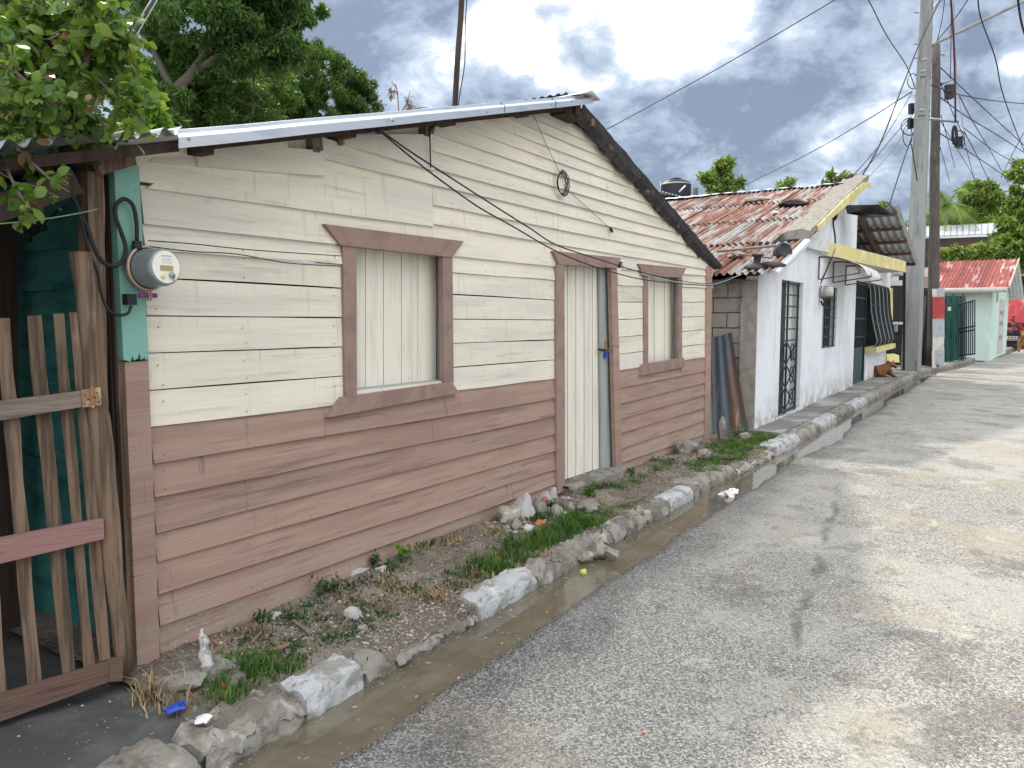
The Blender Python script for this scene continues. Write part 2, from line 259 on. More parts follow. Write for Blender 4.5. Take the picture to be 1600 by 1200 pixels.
def _road(nt, bs, vec, nz, vor):
    # worn chip-seal: pale stones in darker binder, cement dust, tan silt and dark oily stretches
    v = vor(120); v2 = vor(260)
    stone = mixc(nt, ramp(nt, v.outputs['Color'], .2, .95), (.155, .15, .137), (.62, .60, .54))
    stone = mixc(nt, mth(nt, 'MULTIPLY', ramp(nt, v2.outputs['Color'], .35, .8), .55), stone, (.20, .195, .185))
    stone = mixc(nt, mth(nt, 'MULTIPLY', ramp(nt, nz(60, 3, 2), .52, .7), .6), stone, (.30, .295, .28))
    def patch(scale, off, lo, hi, fine=.10):
        return ramp(nt, mth(nt, 'ADD', nz(scale, 8, off, .68), mth(nt, 'MULTIPLY_ADD', nz(26, 4, off+3, .7), fine, -fine/2)), lo, hi)
    c = mixc(nt, mth(nt, 'MULTIPLY', patch(.6, 4, .49, .57, .2), .5), stone, (.47, .45, .40))
    c = mixc(nt, mth(nt, 'MULTIPLY', patch(.75, 17, .545, .61, .16), .42), c, (.36, .305, .22))
    c = mixc(nt, mth(nt, 'MULTIPLY', patch(1.2, 31, .565, .61, .22), .42), c, (.105, .10, .092))
    c = mixc(nt, mth(nt, 'MULTIPLY', patch(3.1, 71, .60, .64, .22), .45), c, (.13, .122, .11))
    c = mixc(nt, mth(nt, 'MULTIPLY', patch(1.5, 51, .60, .65, .2), .45), c, (.56, .54, .48))
    c = mixc(nt, mth(nt, 'MULTIPLY', patch(5.5, 91, .645, .68, .15), .5), c, (.62, .60, .55))
    c = mixc(nt, mth(nt, 'MULTIPLY', patch(2.2, 111, .64, .665, .12), .75), c, (.27, .20, .12))
    # a long faint scrape where a trench was patched, running with the street
    sx = N(nt, 'ShaderNodeSeparateXYZ'); nt.links.new(vec, sx.inputs[0])
    dline = mth(nt, 'ABSOLUTE', mth(nt, 'SUBTRACT', mth(nt, 'ADD', sx.outputs[1], mth(nt, 'MULTIPLY', nz(2.5, 4, 9), .25)), mth(nt, 'MULTIPLY_ADD', sx.outputs[0], .115, .50)))
    ln = mth(nt, 'MULTIPLY', mth(nt, 'SUBTRACT', 1.0, ramp(nt, dline, .0, .05)), ramp(nt, nz(1.6, 5, 23), .42, .6))
    ln = mth(nt, 'MULTIPLY', ln, mth(nt, 'MULTIPLY', ramp(nt, sx.outputs[0], 2.8, 3.6), mth(nt, 'SUBTRACT', 1.0, ramp(nt, sx.outputs[0], 7.0, 8.5))))
    c = mixc(nt, mth(nt, 'MULTIPLY', ln, .6), c, (.07, .068, .064))
    # bare dark stone chips along the wet edge
    edge = mth(nt, 'MULTIPLY', ramp(nt, mth(nt, 'ADD', sx.outputs[1], mth(nt, 'MULTIPLY', nz(1.4, 5, 41), .9)), 1.95, 2.35), .6)
    chips = mixc(nt, ramp(nt, v.outputs['Color'], .3, 1), (.045, .047, .052), (.26, .26, .26))
    c = mixc(nt, edge, c, chips)
    nt.links.new(c, bs.inputs['Base Color'])
    rr = mth(nt, 'MULTIPLY_ADD', nz(3, 4, 7), .25, .62); nt.links.new(rr, bs.inputs['Roughness']); bs.inputs['Specular IOR Level'].default_value = .3
    h = mth(nt, 'ADD', mth(nt, 'MULTIPLY', v.outputs['Distance'], -.9), mth(nt, 'ADD', mth(nt, 'MULTIPLY', nz(24, 5, 3), 1.3), mth(nt, 'MULTIPLY', nz(5, 5, 12), 2.5)))
    b = N(nt, 'ShaderNodeBump'); b.inputs['Distance'].default_value = .010; b.inputs['Strength'].default_value = 1
    nt.links.new(h, b.inputs['Height']); nt.links.new(b.outputs[0], bs.inputs['Normal'])
MT['road'] = mat_ground('road', _road)
def _dirt(nt, bs, vec, nz, vor):
    c = mixc(nt, ramp(nt, nz(2.2, 7, 1, .66), .42, .62), (.155, .125, .098), (.235, .205, .17))
    c = mixc(nt, mth(nt, 'MULTIPLY', ramp(nt, nz(1.3, 6, 8), .54, .66), .7), c, (.085, .068, .054))
    c = mixc(nt, mth(nt, 'MULTIPLY', ramp(nt, nz(3.5, 6, 28), .58, .68), .6), c, (.05, .07, .035))
    v = vor(70); c = mixc(nt, mth(nt, 'MULTIPLY', ramp(nt, v.outputs['Color'], .72, .9), .6), c, (.36, .34, .31))
    nt.links.new(c, bs.inputs['Base Color']); bs.inputs['Roughness'].default_value = .95; bs.inputs['Specular IOR Level'].default_value = .15
    b = N(nt, 'ShaderNodeBump'); b.inputs['Distance'].default_value = .02; b.inputs['Strength'].default_value = 1
    nt.links.new(mth(nt, 'ADD', nz(26, 6, 2), mth(nt, 'MULTIPLY', v.outputs['Distance'], -.3)), b.inputs['Height']); nt.links.new(b.outputs[0], bs.inputs['Normal'])
MT['dirt'] = mat_ground('dirt', _dirt)
def _slab(nt, bs, vec, nz, vor):
    c = mixc(nt, ramp(nt, nz(1.1, 7, 1, .66), .42, .60), (.30, .30, .285), (.20, .195, .18))
    c = mixc(nt, mth(nt, 'MULTIPLY', ramp(nt, nz(.7, 6, 14), .50, .56), .75), c, (.125, .12, .105))
    c = mixc(nt, mth(nt, 'MULTIPLY', ramp(nt, nz(4, 6, 28), .58, .70), .5), c, (.42, .42, .40))
    nt.links.new(c, bs.inputs['Base Color']); bs.inputs['Roughness'].default_value = .85
    b = N(nt, 'ShaderNodeBump'); b.inputs['Distance'].default_value = .02; b.inputs['Strength'].default_value = .8
    nt.links.new(nz(9, 7, 2), b.inputs['Height']); nt.links.new(b.outputs[0], bs.inputs['Normal'])
MT['slab'] = mat_ground('slab', _slab)
def _yard(nt, bs, vec, nz, vor):
    c = mixc(nt, ramp(nt, nz(2, 7, 1, .66), .42, .62), (.05, .053, .053), (.10, .10, .095))
    c = mixc(nt, mth(nt, 'MULTIPLY', ramp(nt, nz(13, 4, 5, .6, .2, (1, 2.4, 1)), .70, .76), .6), c, (.42, .43, .40))
    nt.links.new(c, bs.inputs['Base Color']); bs.inputs['Roughness'].default_value = .85
    b = N(nt, 'ShaderNodeBump'); b.inputs['Distance'].default_value = .012; b.inputs['Strength'].default_value = .8
    nt.links.new(nz(16, 6, 2), b.inputs['Height']); nt.links.new(b.outputs[0], bs.inputs['Normal'])
MT['yard'] = mat_ground('yard', _yard)
def _water(nt, bs, vec, nz, vor):
    c = mixc(nt, ramp(nt, nz(3, 5, 1), .42, .62), (.105, .092, .062), (.145, .128, .09))
    nt.links.new(c, bs.inputs['Base Color']); bs.inputs['Roughness'].default_value = .04; bs.inputs['Specular IOR Level'].default_value = .9
    b = N(nt, 'ShaderNodeBump'); b.inputs['Distance'].default_value = .0025; b.inputs['Strength'].default_value = .35
    nt.links.new(nz(22, 3, 2, .5, .6, (.5, 1, 1)), b.inputs['Height']); nt.links.new(b.outputs[0], bs.inputs['Normal'])
MT['water'] = mat_ground('water', _water)
MT['asphalt_near'] = MT['road']
# ------------------------------------------------------------------ mesh helpers
WL = {}     # world location of every created object (roots stand at their thing's base)
def root(name, label, cat, loc, group=None):
    o = bpy.data.objects.new(name, None); COL.objects.link(o); o.empty_display_size = .2
    o.location = loc; WL[o] = np.array(loc, float); o['label'] = label; o['category'] = cat
    if group: o['group'] = group
    return o
def mesh_of(name, V, F, mats, smooth=False, mi=None):
    me = bpy.data.meshes.new(name)
    V = np.asarray(V, np.float32)
    if isinstance(F, np.ndarray):
        k = F.shape[1]; me.vertices.add(len(V)); me.vertices.foreach_set('co', V.ravel())
        me.loops.add(F.size); me.loops.foreach_set('vertex_index', F.astype(np.int32).ravel())
        me.polygons.add(len(F)); me.polygons.foreach_set('loop_start', np.arange(0, F.size, k, dtype=np.int32))
        me.polygons.foreach_set('loop_total', np.full(len(F), k, np.int32)); me.update(calc_edges=True)
    else:
        me.from_pydata(V.tolist(), [], F); me.update()
    for m in (mats if isinstance(mats, (list, tuple)) else [mats]): me.materials.append(MT[m])
    if mi is not None: me.polygons.foreach_set('material_index', np.asarray(mi, np.int32))
    if smooth:
        me.polygons.foreach_set('use_smooth', np.ones(len(me.polygons), bool))
        if smooth != True: me.set_sharp_from_angle(angle=R(smooth))
    return me
def obj(name, VF, mat, parent=None, smooth=False, label=None, cat=None, group=None, kind=None, loc=None, mi=None):
    V, F = VF[0], VF[1]; V = np.asarray(V, float)
    org = WL[parent] if parent is not None else (np.array(loc, float) if loc is not None else (np.array([V[:, 0].mean(), V[:, 1].mean(), V[:, 2].min()]) if (label and kind is None) else np.zeros(3)))
    me = mesh_of(name, V-org, F, mat, smooth, mi)
    o = bpy.data.objects.new(name, me); COL.objects.link(o)
    if parent is not None: o.parent = parent
    else: o.location = org
    WL[o] = org
    if label: o['label'] = label
    if cat: o['category'] = cat
    if group: o['group'] = group
    if kind: o['kind'] = kind
    return o
def join(L):
    V = []; F = []; n = 0
    for v, f in L:
        V.extend([tuple(p) for p in v]); F.extend([tuple(i+n for i in q) for q in f]); n += len(v)
    return V, F
BF = [(0, 3, 2, 1), (4, 5, 6, 7), (0, 1, 5, 4), (1, 2, 6, 5), (2, 3, 7, 6), (3, 0, 4, 7)]
def box(x0, x1, y0, y1, z0, z1):
    return [(x0, y0, z0), (x1, y0, z0), (x1, y1, z0), (x0, y1, z0), (x0, y0, z1), (x1, y0, z1), (x1, y1, z1), (x0, y1, z1)], BF
def beam(a, b, w, h, up=(0, 0, 1)):
    a = Vector(a); b = Vector(b); d = (b-a).normalized(); s = d.cross(Vector(up)).normalized(); u = s.cross(d)
    P = []
    for p in (a, b):
        for i, j in ((-1, -1), (1, -1), (1, 1), (-1, 1)): P.append(tuple(p+s*(i*w/2)+u*(j*h/2)))
    return P, [(0, 1, 2, 3), (7, 6, 5, 4), (0, 4, 5, 1), (1, 5, 6, 2), (2, 6, 7, 3), (3, 7, 4, 0)]
def prism(front, vec):
    """polygon (list of 3-D points, seen from the front) pushed back by vec"""
    n = len(front); v = np.asarray(vec, float)
    P = [tuple(p) for p in front]+[tuple(np.asarray(p)+v) for p in front]
    F = [tuple(range(n)), tuple(reversed(range(n, 2*n)))]
    for i in range(n): j = (i+1) % n; F.append((j, i, i+n, j+n))
    return P, F
def tube(pts, r, n=8, cap=True, rs=None):
    pts = [Vector(p) for p in pts]; V = []; F = []
    prev = None
    for i, p in enumerate(pts):
        t = (pts[min(i+1, len(pts)-1)]-pts[max(i-1, 0)]).normalized()
        ref = Vector((0, 0, 1)) if abs(t.z) < .9 else Vector((1, 0, 0))
        if prev is None: s = t.cross(ref).normalized()
        else: s = (prev-t*prev.dot(t)).normalized()
        prev = s; u = t.cross(s)
        rr = rs[i] if rs else r
        for k in range(n): a = 2*math.pi*k/n; V.append(tuple(p+s*(rr*math.cos(a))+u*(rr*math.sin(a))))
    for i in range(len(pts)-1):
        for k in range(n): j = (k+1) % n; F.append((i*n+k, i*n+j, (i+1)*n+j, (i+1)*n+k))
    if cap: F.append(tuple(reversed(range(n)))); F.append(tuple(range((len(pts)-1)*n, len(pts)*n)))
    return V, F
def spline(P, k=6):
    P = [np.array(p, float) for p in P]; out = []
    Q = [2*P[0]-P[1]]+P+[2*P[-1]-P[-2]]
    for i in range(1, len(Q)-2):
        for t in np.linspace(0, 1, k, endpoint=False):
            a, b, c, d = Q[i-1], Q[i], Q[i+1], Q[i+2]
            out.append(.5*((2*b)+(c-a)*t+(2*a-5*b+4*c-d)*t*t+(3*b-a-3*c+d)*t**3))
    out.append(P[-1]); return out
def sag(a, b, s, n=16):
    a = np.array(a); b = np.array(b); return [a+(b-a)*t+np.array([0, 0, -4*s*t*(1-t)]) for t in np.linspace(0, 1, n)]
def lathe(prof, c, ax=(0, 0, 1), n=24, cap=True):
    """prof: (radius, distance along axis)"""
    ax = Vector(ax).normalized(); s = ax.orthogonal().normalized(); u = ax.cross(s); c = Vector(c); V = []; F = []
    for r, h in prof:
        for k in range(n): a = 2*math.pi*k/n; V.append(tuple(c+ax*h+s*(r*math.cos(a))+u*(r*math.sin(a))))
    for i in range(len(prof)-1):
        for k in range(n): j = (k+1) % n; F.append((i*n+k, i*n+j, (i+1)*n+j, (i+1)*n+k))
    if cap: F.append(tuple(reversed(range(n)))); F.append(tuple(range((len(prof)-1)*n, len(prof)*n)))
    return V, F
def rock(c, s, seed=0, sub=3, amp=.28, flat=.0):
    bm = bmesh.new(); bmesh.ops.create_icosphere(bm, subdivisions=sub, radius=1)
    V = []
    rz = random.Random(seed); a = rz.uniform(0, 6.28); ca, sa = math.cos(a), math.sin(a)
    for v in bm.verts:
        p = v.co; q = p*1.3+Vector((seed*3.1, seed*1.7, 0)); d = 1+amp*mnoise.noise(q)*1.8+amp*.5*mnoise.noise(q*2.7)+amp*.25*mnoise.noise(q*6)
        # facets: clamp against a few random planes
        x, y, z = (p*d)
        z = max(z, -flat) if flat else z
        V.append((x, y, z))
    for k in range(5):
        n = Vector((rz.uniform(-1, 1), rz.uniform(-1, 1), rz.uniform(-.2, 1))).normalized(); h = rz.uniform(.62, .85)
        V = [tuple(Vector(p)-n*max(0, Vector(p).dot(n)-h)) for p in V]
    V = [(c[0]+(x*ca-y*sa)*s[0], c[1]+(x*sa+y*ca)*s[1], c[2]+z*s[2]) for x, y, z in V]
    F = [tuple(v.index for v in f.verts) for f in bm.faces]; bm.free()
    return V, F
def corr(P0, du, dv, pitch=.076, amp=.009, thick=.0, nv=2, sagz=0.0, jag=0.0, seg=8):
    """corrugated sheet: waves run along dv (the ribs), profile along du"""
    P0 = np.array(P0, float); du = np.array(du, float); dv = np.array(dv, float)
    n = np.cross(du, dv); n /= np.linalg.norm(n)
    if n[2] < 0: n = -n
    W = np.linalg.norm(du); k = max(4, int(W/pitch*seg)); V = []; F = []
    for i in range(k+1):
        t = i/k; w = amp*math.cos(2*math.pi*W*t/pitch)
        j1 = random.uniform(-jag, jag)
        for j in range(nv+1):
            s = j/nv; s2 = s+(j1 if j == nv else 0)
            V.append(P0+du*t+dv*s2+n*w+np.array([0, 0, sagz*math.sin(3.1*s+5*t)]))
    for i in range(k):
        for j in range(nv): a = i*(nv+1)+j; F.append((a, a+nv+1, a+nv+2, a+1))
    return V, F
def wob(VF, amp, scale=3.0, seed=0):
    V, F = VF
    return [tuple(Vector(p)+Vector((mnoise.noise(Vector(p)*scale+Vector((seed, 0, 0))), mnoise.noise(Vector(p)*scale+Vector((0, seed+9, 0))), mnoise.noise(Vector(p)*scale+Vector((5, 0, seed)))))*amp) for p in V], F
def board(poly_px, plane, back, nsub=0):
    return prism([plane(x, y) for x, y in poly_px], back)
def longboard(a, b, w, t, nrm, n=7, amp=.004, seed=0, taper=0):
    """weathered slat from a to b: width w, thickness t, face normal nrm, uneven edges"""
    a = Vector(a); b = Vector(b); d = (b-a).normalized(); nn = Vector(nrm).normalized(); s = d.cross(nn).normalized(); rz = random.Random(seed)
    V = []; F = []
    for i in range(n+1):
        p = a.lerp(b, i/n); e1 = rz.uniform(-amp, amp); e2 = rz.uniform(-amp, amp); ww = w*(1-taper*i/n)/2
        V += [tuple(p-s*(ww+e1)+nn*t/2), tuple(p+s*(ww+e2)+nn*t/2), tuple(p+s*(ww+e2)-nn*t/2), tuple(p-s*(ww+e1)-nn*t/2)]
    for i in range(n):
        for k in range(4): j = (k+1) % 4; F.append((i*4+k, i*4+j, i*4+4+j, i*4+4+k))
    F += [(3, 2, 1, 0), (n*4, n*4+1, n*4+2, n*4+3)]
    return V, F

# ------------------------------------------------------------------ ground, road, gutter
KX = [-30, 0, 7, 10, 15, 20, 26, 29, 34, 40, 47, 60, 80]; KY = [2.33, 2.33, 2.33, 2.21, 2.18, 2.1, 1.98, 1.50, .98, .30, -.30, -1.4, -3.5]
def kerbY(x): return float(np.interp(x, KX, KY))
def fb(x, y, s, o=0): return mnoise.fractal(Vector((x*s+o, y*s, o)), .6, 2.0, 4)
def grid(xs, ys, zf, yf=None):
    V = []; F = []
    for i, x in enumerate(xs):
        for j, t in enumerate(ys):
            y = yf(x, t) if yf else t
            V.append((x, y, zf(x, y)))
    m = len(ys)
    for i in range(len(xs)-1):
        for j in range(m-1): a = i*m+j; F.append((a, a+m, a+m+1, a+1))
    return V, F
obj('ground', ([(-300, -300, -.075), (500, -300, -.075), (500, 300, -.075), (-300, 300, -.075)], [(0, 1, 2, 3)]), 'slab', kind='structure')
xs = list(np.arange(-3, 12, .06))+list(np.arange(12, 30, .4))+list(np.arange(30, 90, 2.))
def road_y(x, t):
    e = kerbY(x)-.33+.035*mnoise.noise(Vector((x*2.1, 0, 0)))+.02*mnoise.noise(Vector((x*7, 3, 0)))+(.12*mnoise.noise(Vector((x*.5, 7, 0))) if x > 6 else 0)
    return e-t
def road_z(x, y):
    if x > 12: return 0.0
    return .006*fb(x, y, 1.1)+.003*fb(x, y, 6, 3)
ts = [0, .005]+list(np.arange(.07, 1.5, .07))+[1.7, 2, 2.5, 3, 4, 5.2]
def rz_(x, y, base=road_z):
    return base(x, y)
V, F = grid(xs, ts, lambda x, y: 0, road_y)
V2 = []
for i, (x, y, z) in enumerate(V):
    j = i % len(ts); V2.append((x, y, -.07 if j == 0 else (rz_(x, y)-.006 if j == 1 else rz_(x, y))))
obj('road', (V2, F), 'road', smooth=True, kind='structure')
xs2 = list(np.arange(-3, 30, .15))+list(np.arange(30, 60, 1.))
obj('gutter_water', grid(xs2, [0, 1], lambda x, y: -.022, lambda x, t: kerbY(x)-.42+t*.5), 'water', kind='structure')
# opposite verge, outside the frame
obj('far_verge', grid(list(np.arange(-3, 90, 3.)), [0, 1, 2], lambda x, y: .08, lambda x, t: kerbY(x)-5.7-t*12), 'dirt', kind='structure')
def verge_z(x, y):
    k = kerbY(x); t = min(1, max(0, (y-k-.05)/.5))
    h = .06+.06*t+.05*math.exp(-((x-4.2)/1.3)**2)*max(0, min(1, (y-2.6)/.4))
    h += .012*fb(x, y, 2.3)+.012*fb(x, y, 9, 4)
    if y < k+.03: h = -.05
    if x > 8.7: h -= .02*min(1, (x-8.7))
    return h
ys = [0, .035]+list(np.arange(.08, 1.2, .035))+[1.5, 3, 6, 12]
V, F = grid(list(np.arange(1.72, 10.62, .05)), ys, verge_z, lambda x, t: kerbY(x)-.0+t)
obj('dirt_verge', (V, F), 'dirt', smooth=True, kind='structure')
V, F = grid(list(np.arange(-3, 1.9, .06)), list(np.arange(0, 1.6, .06))+[2, 3, 5], lambda x, y: (.088+.012*fb(x, y, 3, 2)-.03*max(0, 1-(y-2.5)/.15)), lambda x, t: 2.50+t)
obj('yard_slab', (V, F), 'yard', smooth=True, kind='structure')

# kerb: broken pieces of old concrete edging, each its own stone
kerb = obj('kerb', grid(list(np.arange(-3, 60, .3)), [0, 1, 2], lambda x, y: -.052, lambda x, t: kerbY(x)-.01+t*.16), 'mortar', kind='structure')
def kerb_piece(x0, x1, w=.16, h=.12, mat='concrete', rough=.012, slope=0, seed=0, lab=None, yo=0, chew=.3):
    h = h*.74; w = w*.92
    prof = [(0, -.06), (-.006, -.01), (-.004, .25*h), (.004, .5*h), (.014, .72*h), (.030, .88*h), (.055, .97*h), (w*.45, h*1.0), (w*.62, h*1.0), (w*.8, h*.98), (w*.93, h*.85), (w, h*.5), (w+.01, -.05)]
    n = max(6, int((x1-x0)/.022)); n = min(n, 90)
    V = []; F = []; m = len(prof); rz = random.Random(seed)
    for i in range(n+1):
        t = i/n; x = x0+(x1-x0)*t; endf = 1-chew*max(0, 1-min(t, 1-t)*n/1.6)
        for k, (py, pz) in enumerate(prof):
            q = Vector((x*7, k*.42, seed)); e = rough*(1.3*mnoise.noise(q)+.9*mnoise.noise(q*2.4)+.6*mnoise.noise(q*6))
            yy = kerbY(x)+yo+py+(e if k < 7 else e*.3)
            z = pz*(endf if pz > 0 else 1)+(e if pz > 0 else 0)
            V.append((x+(rough*1.4*mnoise.noise(Vector((k*1.9, seed, 3))) if i in (0, n) else 0), yy, z))
    for i in range(n):
        for k in range(m-1): a = i*m+k; F.append((a, a+1, a+m+1, a+m))
    F.append(tuple(range(m))); F.append(tuple(reversed(range(n*m, n*m+m))))
    o = obj('kerb_stone', (V, F), mat, kerb, smooth=48)
    if lab: o['label'] = lab
for a in [(-3, -1.4), (-1.38, .2), (.22, 1.05)]: kerb_piece(*a, w=.24, h=.115, rough=.02, seed=int(a[0]*10)+90)
kerb_piece(1.07, 1.60, w=.30, h=.12, rough=.028, seed=2, lab='old pitted rounded lump of concrete kerb')
kerb_piece(1.615, 2.06, w=.27, h=.125, rough=.026, seed=3, lab='old pitted concrete kerb next to a crack')
kerb_piece(2.09, 2.42, w=.18, h=.15, mat='kerb_white', rough=.016, seed=4, lab='whitewashed kerb block standing proud', chew=.12)
kerb_piece(2.44, 2.60, w=.12, h=.12, rough=.022, seed=5)
kerb_piece(2.66, 3.30, w=.05, h=.05, rough=.02, seed=6, lab='low eroded stretch of kerb under gravel')
kerb_piece(3.33, 3.92, w=.19, h=.14, mat='kerb_white', rough=.016, seed=7, lab='whitewashed kerb block beside bright grass', chew=.10)
kerb_piece(3.94, 4.36, w=.17, h=.12, rough=.03, seed=8)
kerb_piece(4.50, 4.80, w=.16, h=.135, rough=.035, seed=9, yo=.03)
kerb_piece(4.82, 5.02, w=.12, h=.10, rough=.03, seed=10)
kerb_piece(5.03, 5.62, w=.17, h=.125, rough=.022, seed=11)
kerb_piece(5.64, 6.12, w=.17, h=.11, rough=.026, seed=12)
kerb_piece(6.15, 6.72, w=.19, h=.125, mat='kerb_white', rough=.007, seed=13, lab='white painted kerb block with a squared top', chew=.06)
kerb_piece(6.74, 7.95, w=.34, h=.115, rough=.02, seed=14, lab='smooth mound of smeared concrete over the kerb', mat='concrete', chew=.5)
kerb_piece(8.0, 9.35, w=.10, h=.06, rough=.03, seed=15, lab='crumbled low kerb with loose gravel')
x = 9.4; sd_ = 20
for L in (1.15, 1.3, 1.25, 1.6, 1.4, 1.8, 1.7, 2.0, 2.2, 2.6, 3, 3.5, 4, 4, 5, 5):
    kerb_piece(x, x+L-.03, w=.24, h=.15, mat='kerb_white' if sd_ in (20, 22, 24) else 'concrete', rough=.014, seed=sd_, chew=.15); x += L; sd_ += 1

# footpath in front of the white house, in slabs
pav = obj('pavement', grid(list(np.arange(10.3, 60, .6)), [0, 1, 2, 3], lambda x, y: .07, lambda x, t: kerbY(x)+.16+t*.8), 'mortar', kind='structure')
x = 10.32; i = 0
for L in (1.5, 1.9, 2.3, 1.7, 2.6, 2.2, 2.9, 3.2, 3.5, 4, 4, 5, 5, 6):
    x1 = x+L-.025
    ys_ = list(np.linspace(0, 1, 7))
    def yy(xx, t): a = kerbY(xx)+.20; return a+t*((2.9 if xx < 25 else kerbY(xx)+1.6)-a)
    dz = random.uniform(-.012, .012)
    V, F = grid(list(np.linspace(x, x1, 9)), ys_, lambda a, b: .125+dz+.012*fb(a, b, 1.4, i), yy)
    n0 = len(V); V = V+[(a, b, c-.06) for a, b, c in V]; m = len(ys_)
    for k in range(8): F += [(k*m, n0+k*m, n0+(k+1)*m, (k+1)*m)]
    for k in range(m-1): F += [(k, k+1, n0+k+1, n0+k), (8*m+k, n0+8*m+k, n0+8*m+k+1, 8*m+k+1)]
    obj('slab', (V, F), 'slab', pav); x += L; i += 1
# thin worn slab in front of the door
V = [onZ(px, py, .100) for px, py in ((905, 778), (985, 748), (1025, 745), (1030, 760), (1005, 778), (965, 790), (920, 795), (890, 790))]
obj('door_slab', wob(prism(V, (0, 0, -.05)), .02, 4), 'dirt', pav)
# ------------------------------------------------------------------ the wooden house
D = 3.13; FB = D
def U(px, py, Y=D): p = onY(px, py, Y); return p[0], p[2]
house = root('wooden_house', 'long clapboard house painted cream above and mauve brown below, with plank shutters', 'house', (5.7, D, .1))
def lin(a, b):
    (x0, z0), (x1, z1) = a, b; k = (z1-z0)/(x1-x0); return (z0-k*x0, k)
def ev(f, u): return f[0]+f[1]*u
def plank(u0b, u1b, u0t, u1t, fb_, ft_, mat, clap=True, seed=0, nseg=6, proud=0.0, parent=None):
    """one siding board: lower edge stands proud of the board below when lapped"""
    par = parent or house
    rz = random.Random(seed)
    yb = D-(.026 if clap else .016)-proud+rz.uniform(-.002, .002); yt = D-(.006 if clap else .014)-proud
    V = []; F = []
    for i in range(nseg+1):
        t = i/nseg; ub = u0b+(u1b-u0b)*t; ut = u0t+(u1t-u0t)*t
        e = rz.uniform(-.0025, .0025)
        zb = ev(fb_, ub)+e; zt = ev(ft_, ut)+(.012 if clap else rz.uniform(-.001, .001))
        V += [(ub, yb+e*.8, zb), (ut, yt, zt), (ut, D+.004, zt), (ub, D+.004, zb)]
    for i in range(nseg):
        for k in range(4): j = (k+1) % 4; F.append((i*4+k, i*4+4+k, i*4+4+j, i*4+j))
    F += [(0, 1, 2, 3), (nseg*4+3, nseg*4+2, nseg*4+1, nseg*4)]
    obj('plank', (V, F), mat, par)
u400, u866 = 2.56, 5.52
UL, UD0, UD1, UR = 1.93, U(872, 500)[0], U(962, 500)[0], U(1108, 560)[0]
W1 = (U(545, 500)[0], U(702, 500)[0], U(540, 612)[1], U(620, 385)[1])     # window 1 opening: u0,u1,z0,z1
W2 = (U(1008, 500)[0], U(1063, 500)[0], U(1030, 580)[1], U(1030, 428)[1])
left = [(985, 795), (921, 755), (878, 732), (833, 703), (792, 677), (744, 650), (697, 622), (648, 592), (597, 562), (546, 531), (495, 500), (443, 469), (403, 438), (369, 417)]
LF = [lin(U(400, a), U(866, b)) for a, b in left]
sn = 100
def hole(u0, u1, f0, f1, W, mat, clap):
    """board split round an opening"""
    global sn
    um = (W[0]+W[1])/2; zb, zt = ev(f0, um), ev(f1, um)
    sn += 1
    if zt <= W[2]+.01 or zb >= W[3]-.01 or u1 <= W[0] or u0 >= W[1]:
        plank(u0, u1, u0, u1, f0, f1, mat, clap, sn); return
    plank(u0, W[0], u0, W[0], f0, f1, mat, clap, sn, 4); sn += 1
    plank(W[1], u1, W[1], u1, f0, f1, mat, clap, sn, 3); sn += 1
    if zb < W[2]-.02: plank(W[0], W[1], W[0], W[1], f0, (W[2], 0), mat, clap, sn, 3)
    elif zt > W[3]+.02: plank(W[0], W[1], W[0], W[1], (W[3], 0), f1, mat, clap, sn, 3)
gap = .0035
for i in range(len(LF)-1):
    brown = i < 7; flat = 7 <= i < 12
    f1 = LF[i+1]; f0 = LF[i]
    if flat: f0 = (f0[0]+gap, f0[1]); f1 = (f1[0]-gap, f1[1])
    hole(UL+.02, UD0, f0, f1, W1, 'mauve' if brown else 'cream', not flat)
# right of the door
rl = [((972, 745), (1102, 702)), ((972, 721), (1102, 677)), ((972, 699), (1102, 656)), ((972, 675), (1102, 636)), ((972, 653), (1102, 616)), ((972, 629), (1102, 597)), ((972, 605), (1102, 579)), ((972, 578), (1102, 558)),
      ((972, 552.5), (1102, 537)), ((972, 526), (1102, 515)), ((972, 499), (1102, 494)), ((972, 472), (1102, 472)), ((972, 446), (1102, 450)), ((972, 421), (1102, 431))]
RF = [lin(U(*a), U(*b)) for a, b in rl]
for i in range(len(RF)-1):
    brown = i < 7; flat = 7 <= i < 12
    f0, f1 = RF[i], RF[i+1]
    if flat: f0 = (f0[0]+gap, f0[1]); f1 = (f1[0]-gap, f1[1])
    hole(UD1, UR, f0, f1, W2, 'mauve' if brown else 'cream', not flat)
# gable boards, cut to the rake
def rakeL(z): return 2.0+(z-2.33)/.277
def rakeR(z): return 5.6+(3.36-z)/.277
us = U(673, 300)[0]
P = lambda x, y: U(x, y)
# wide boards at the left end
fC = LF[-1]; f318 = lin(P(400, 318), P(800, 371)); f249 = lin(P(502, 249), P(800, 319)); f267 = lin(P(533, 227), P(671, 267))
f255 = lin(P(222, 255), P(502, 276)); fA = lin(P(222, 300), P(400, 318))
plank(UL+.02, us, UL+.02, us, fC, f318, 'cream', True, 301)
zt_ = f249[0]+f249[1]*2.5; plank(UL+.04, us, 2.0+(zt_-2.36)/.277, us, f318, f249, 'cream', True, 302)
plank(UL+.05, U(400, 269)[0], UL+.12, U(400, 231)[0], lin(P(222, 255), P(400, 269)), lin(P(222, 243), P(400, 226)), 'cream', True, 303, proud=.004)
plank(U(300, 250)[0], U(502, 276)[0], U(300, 240)[0], U(502, 240)[0], lin(P(300, 261), P(502, 276)), lin(P(300, 222), P(502, 240)), 'cream', True, 304, proud=.014)
plank(U(502, 249)[0], us, U(502, 220)[0], us, f249, f267, 'cream', True, 305)
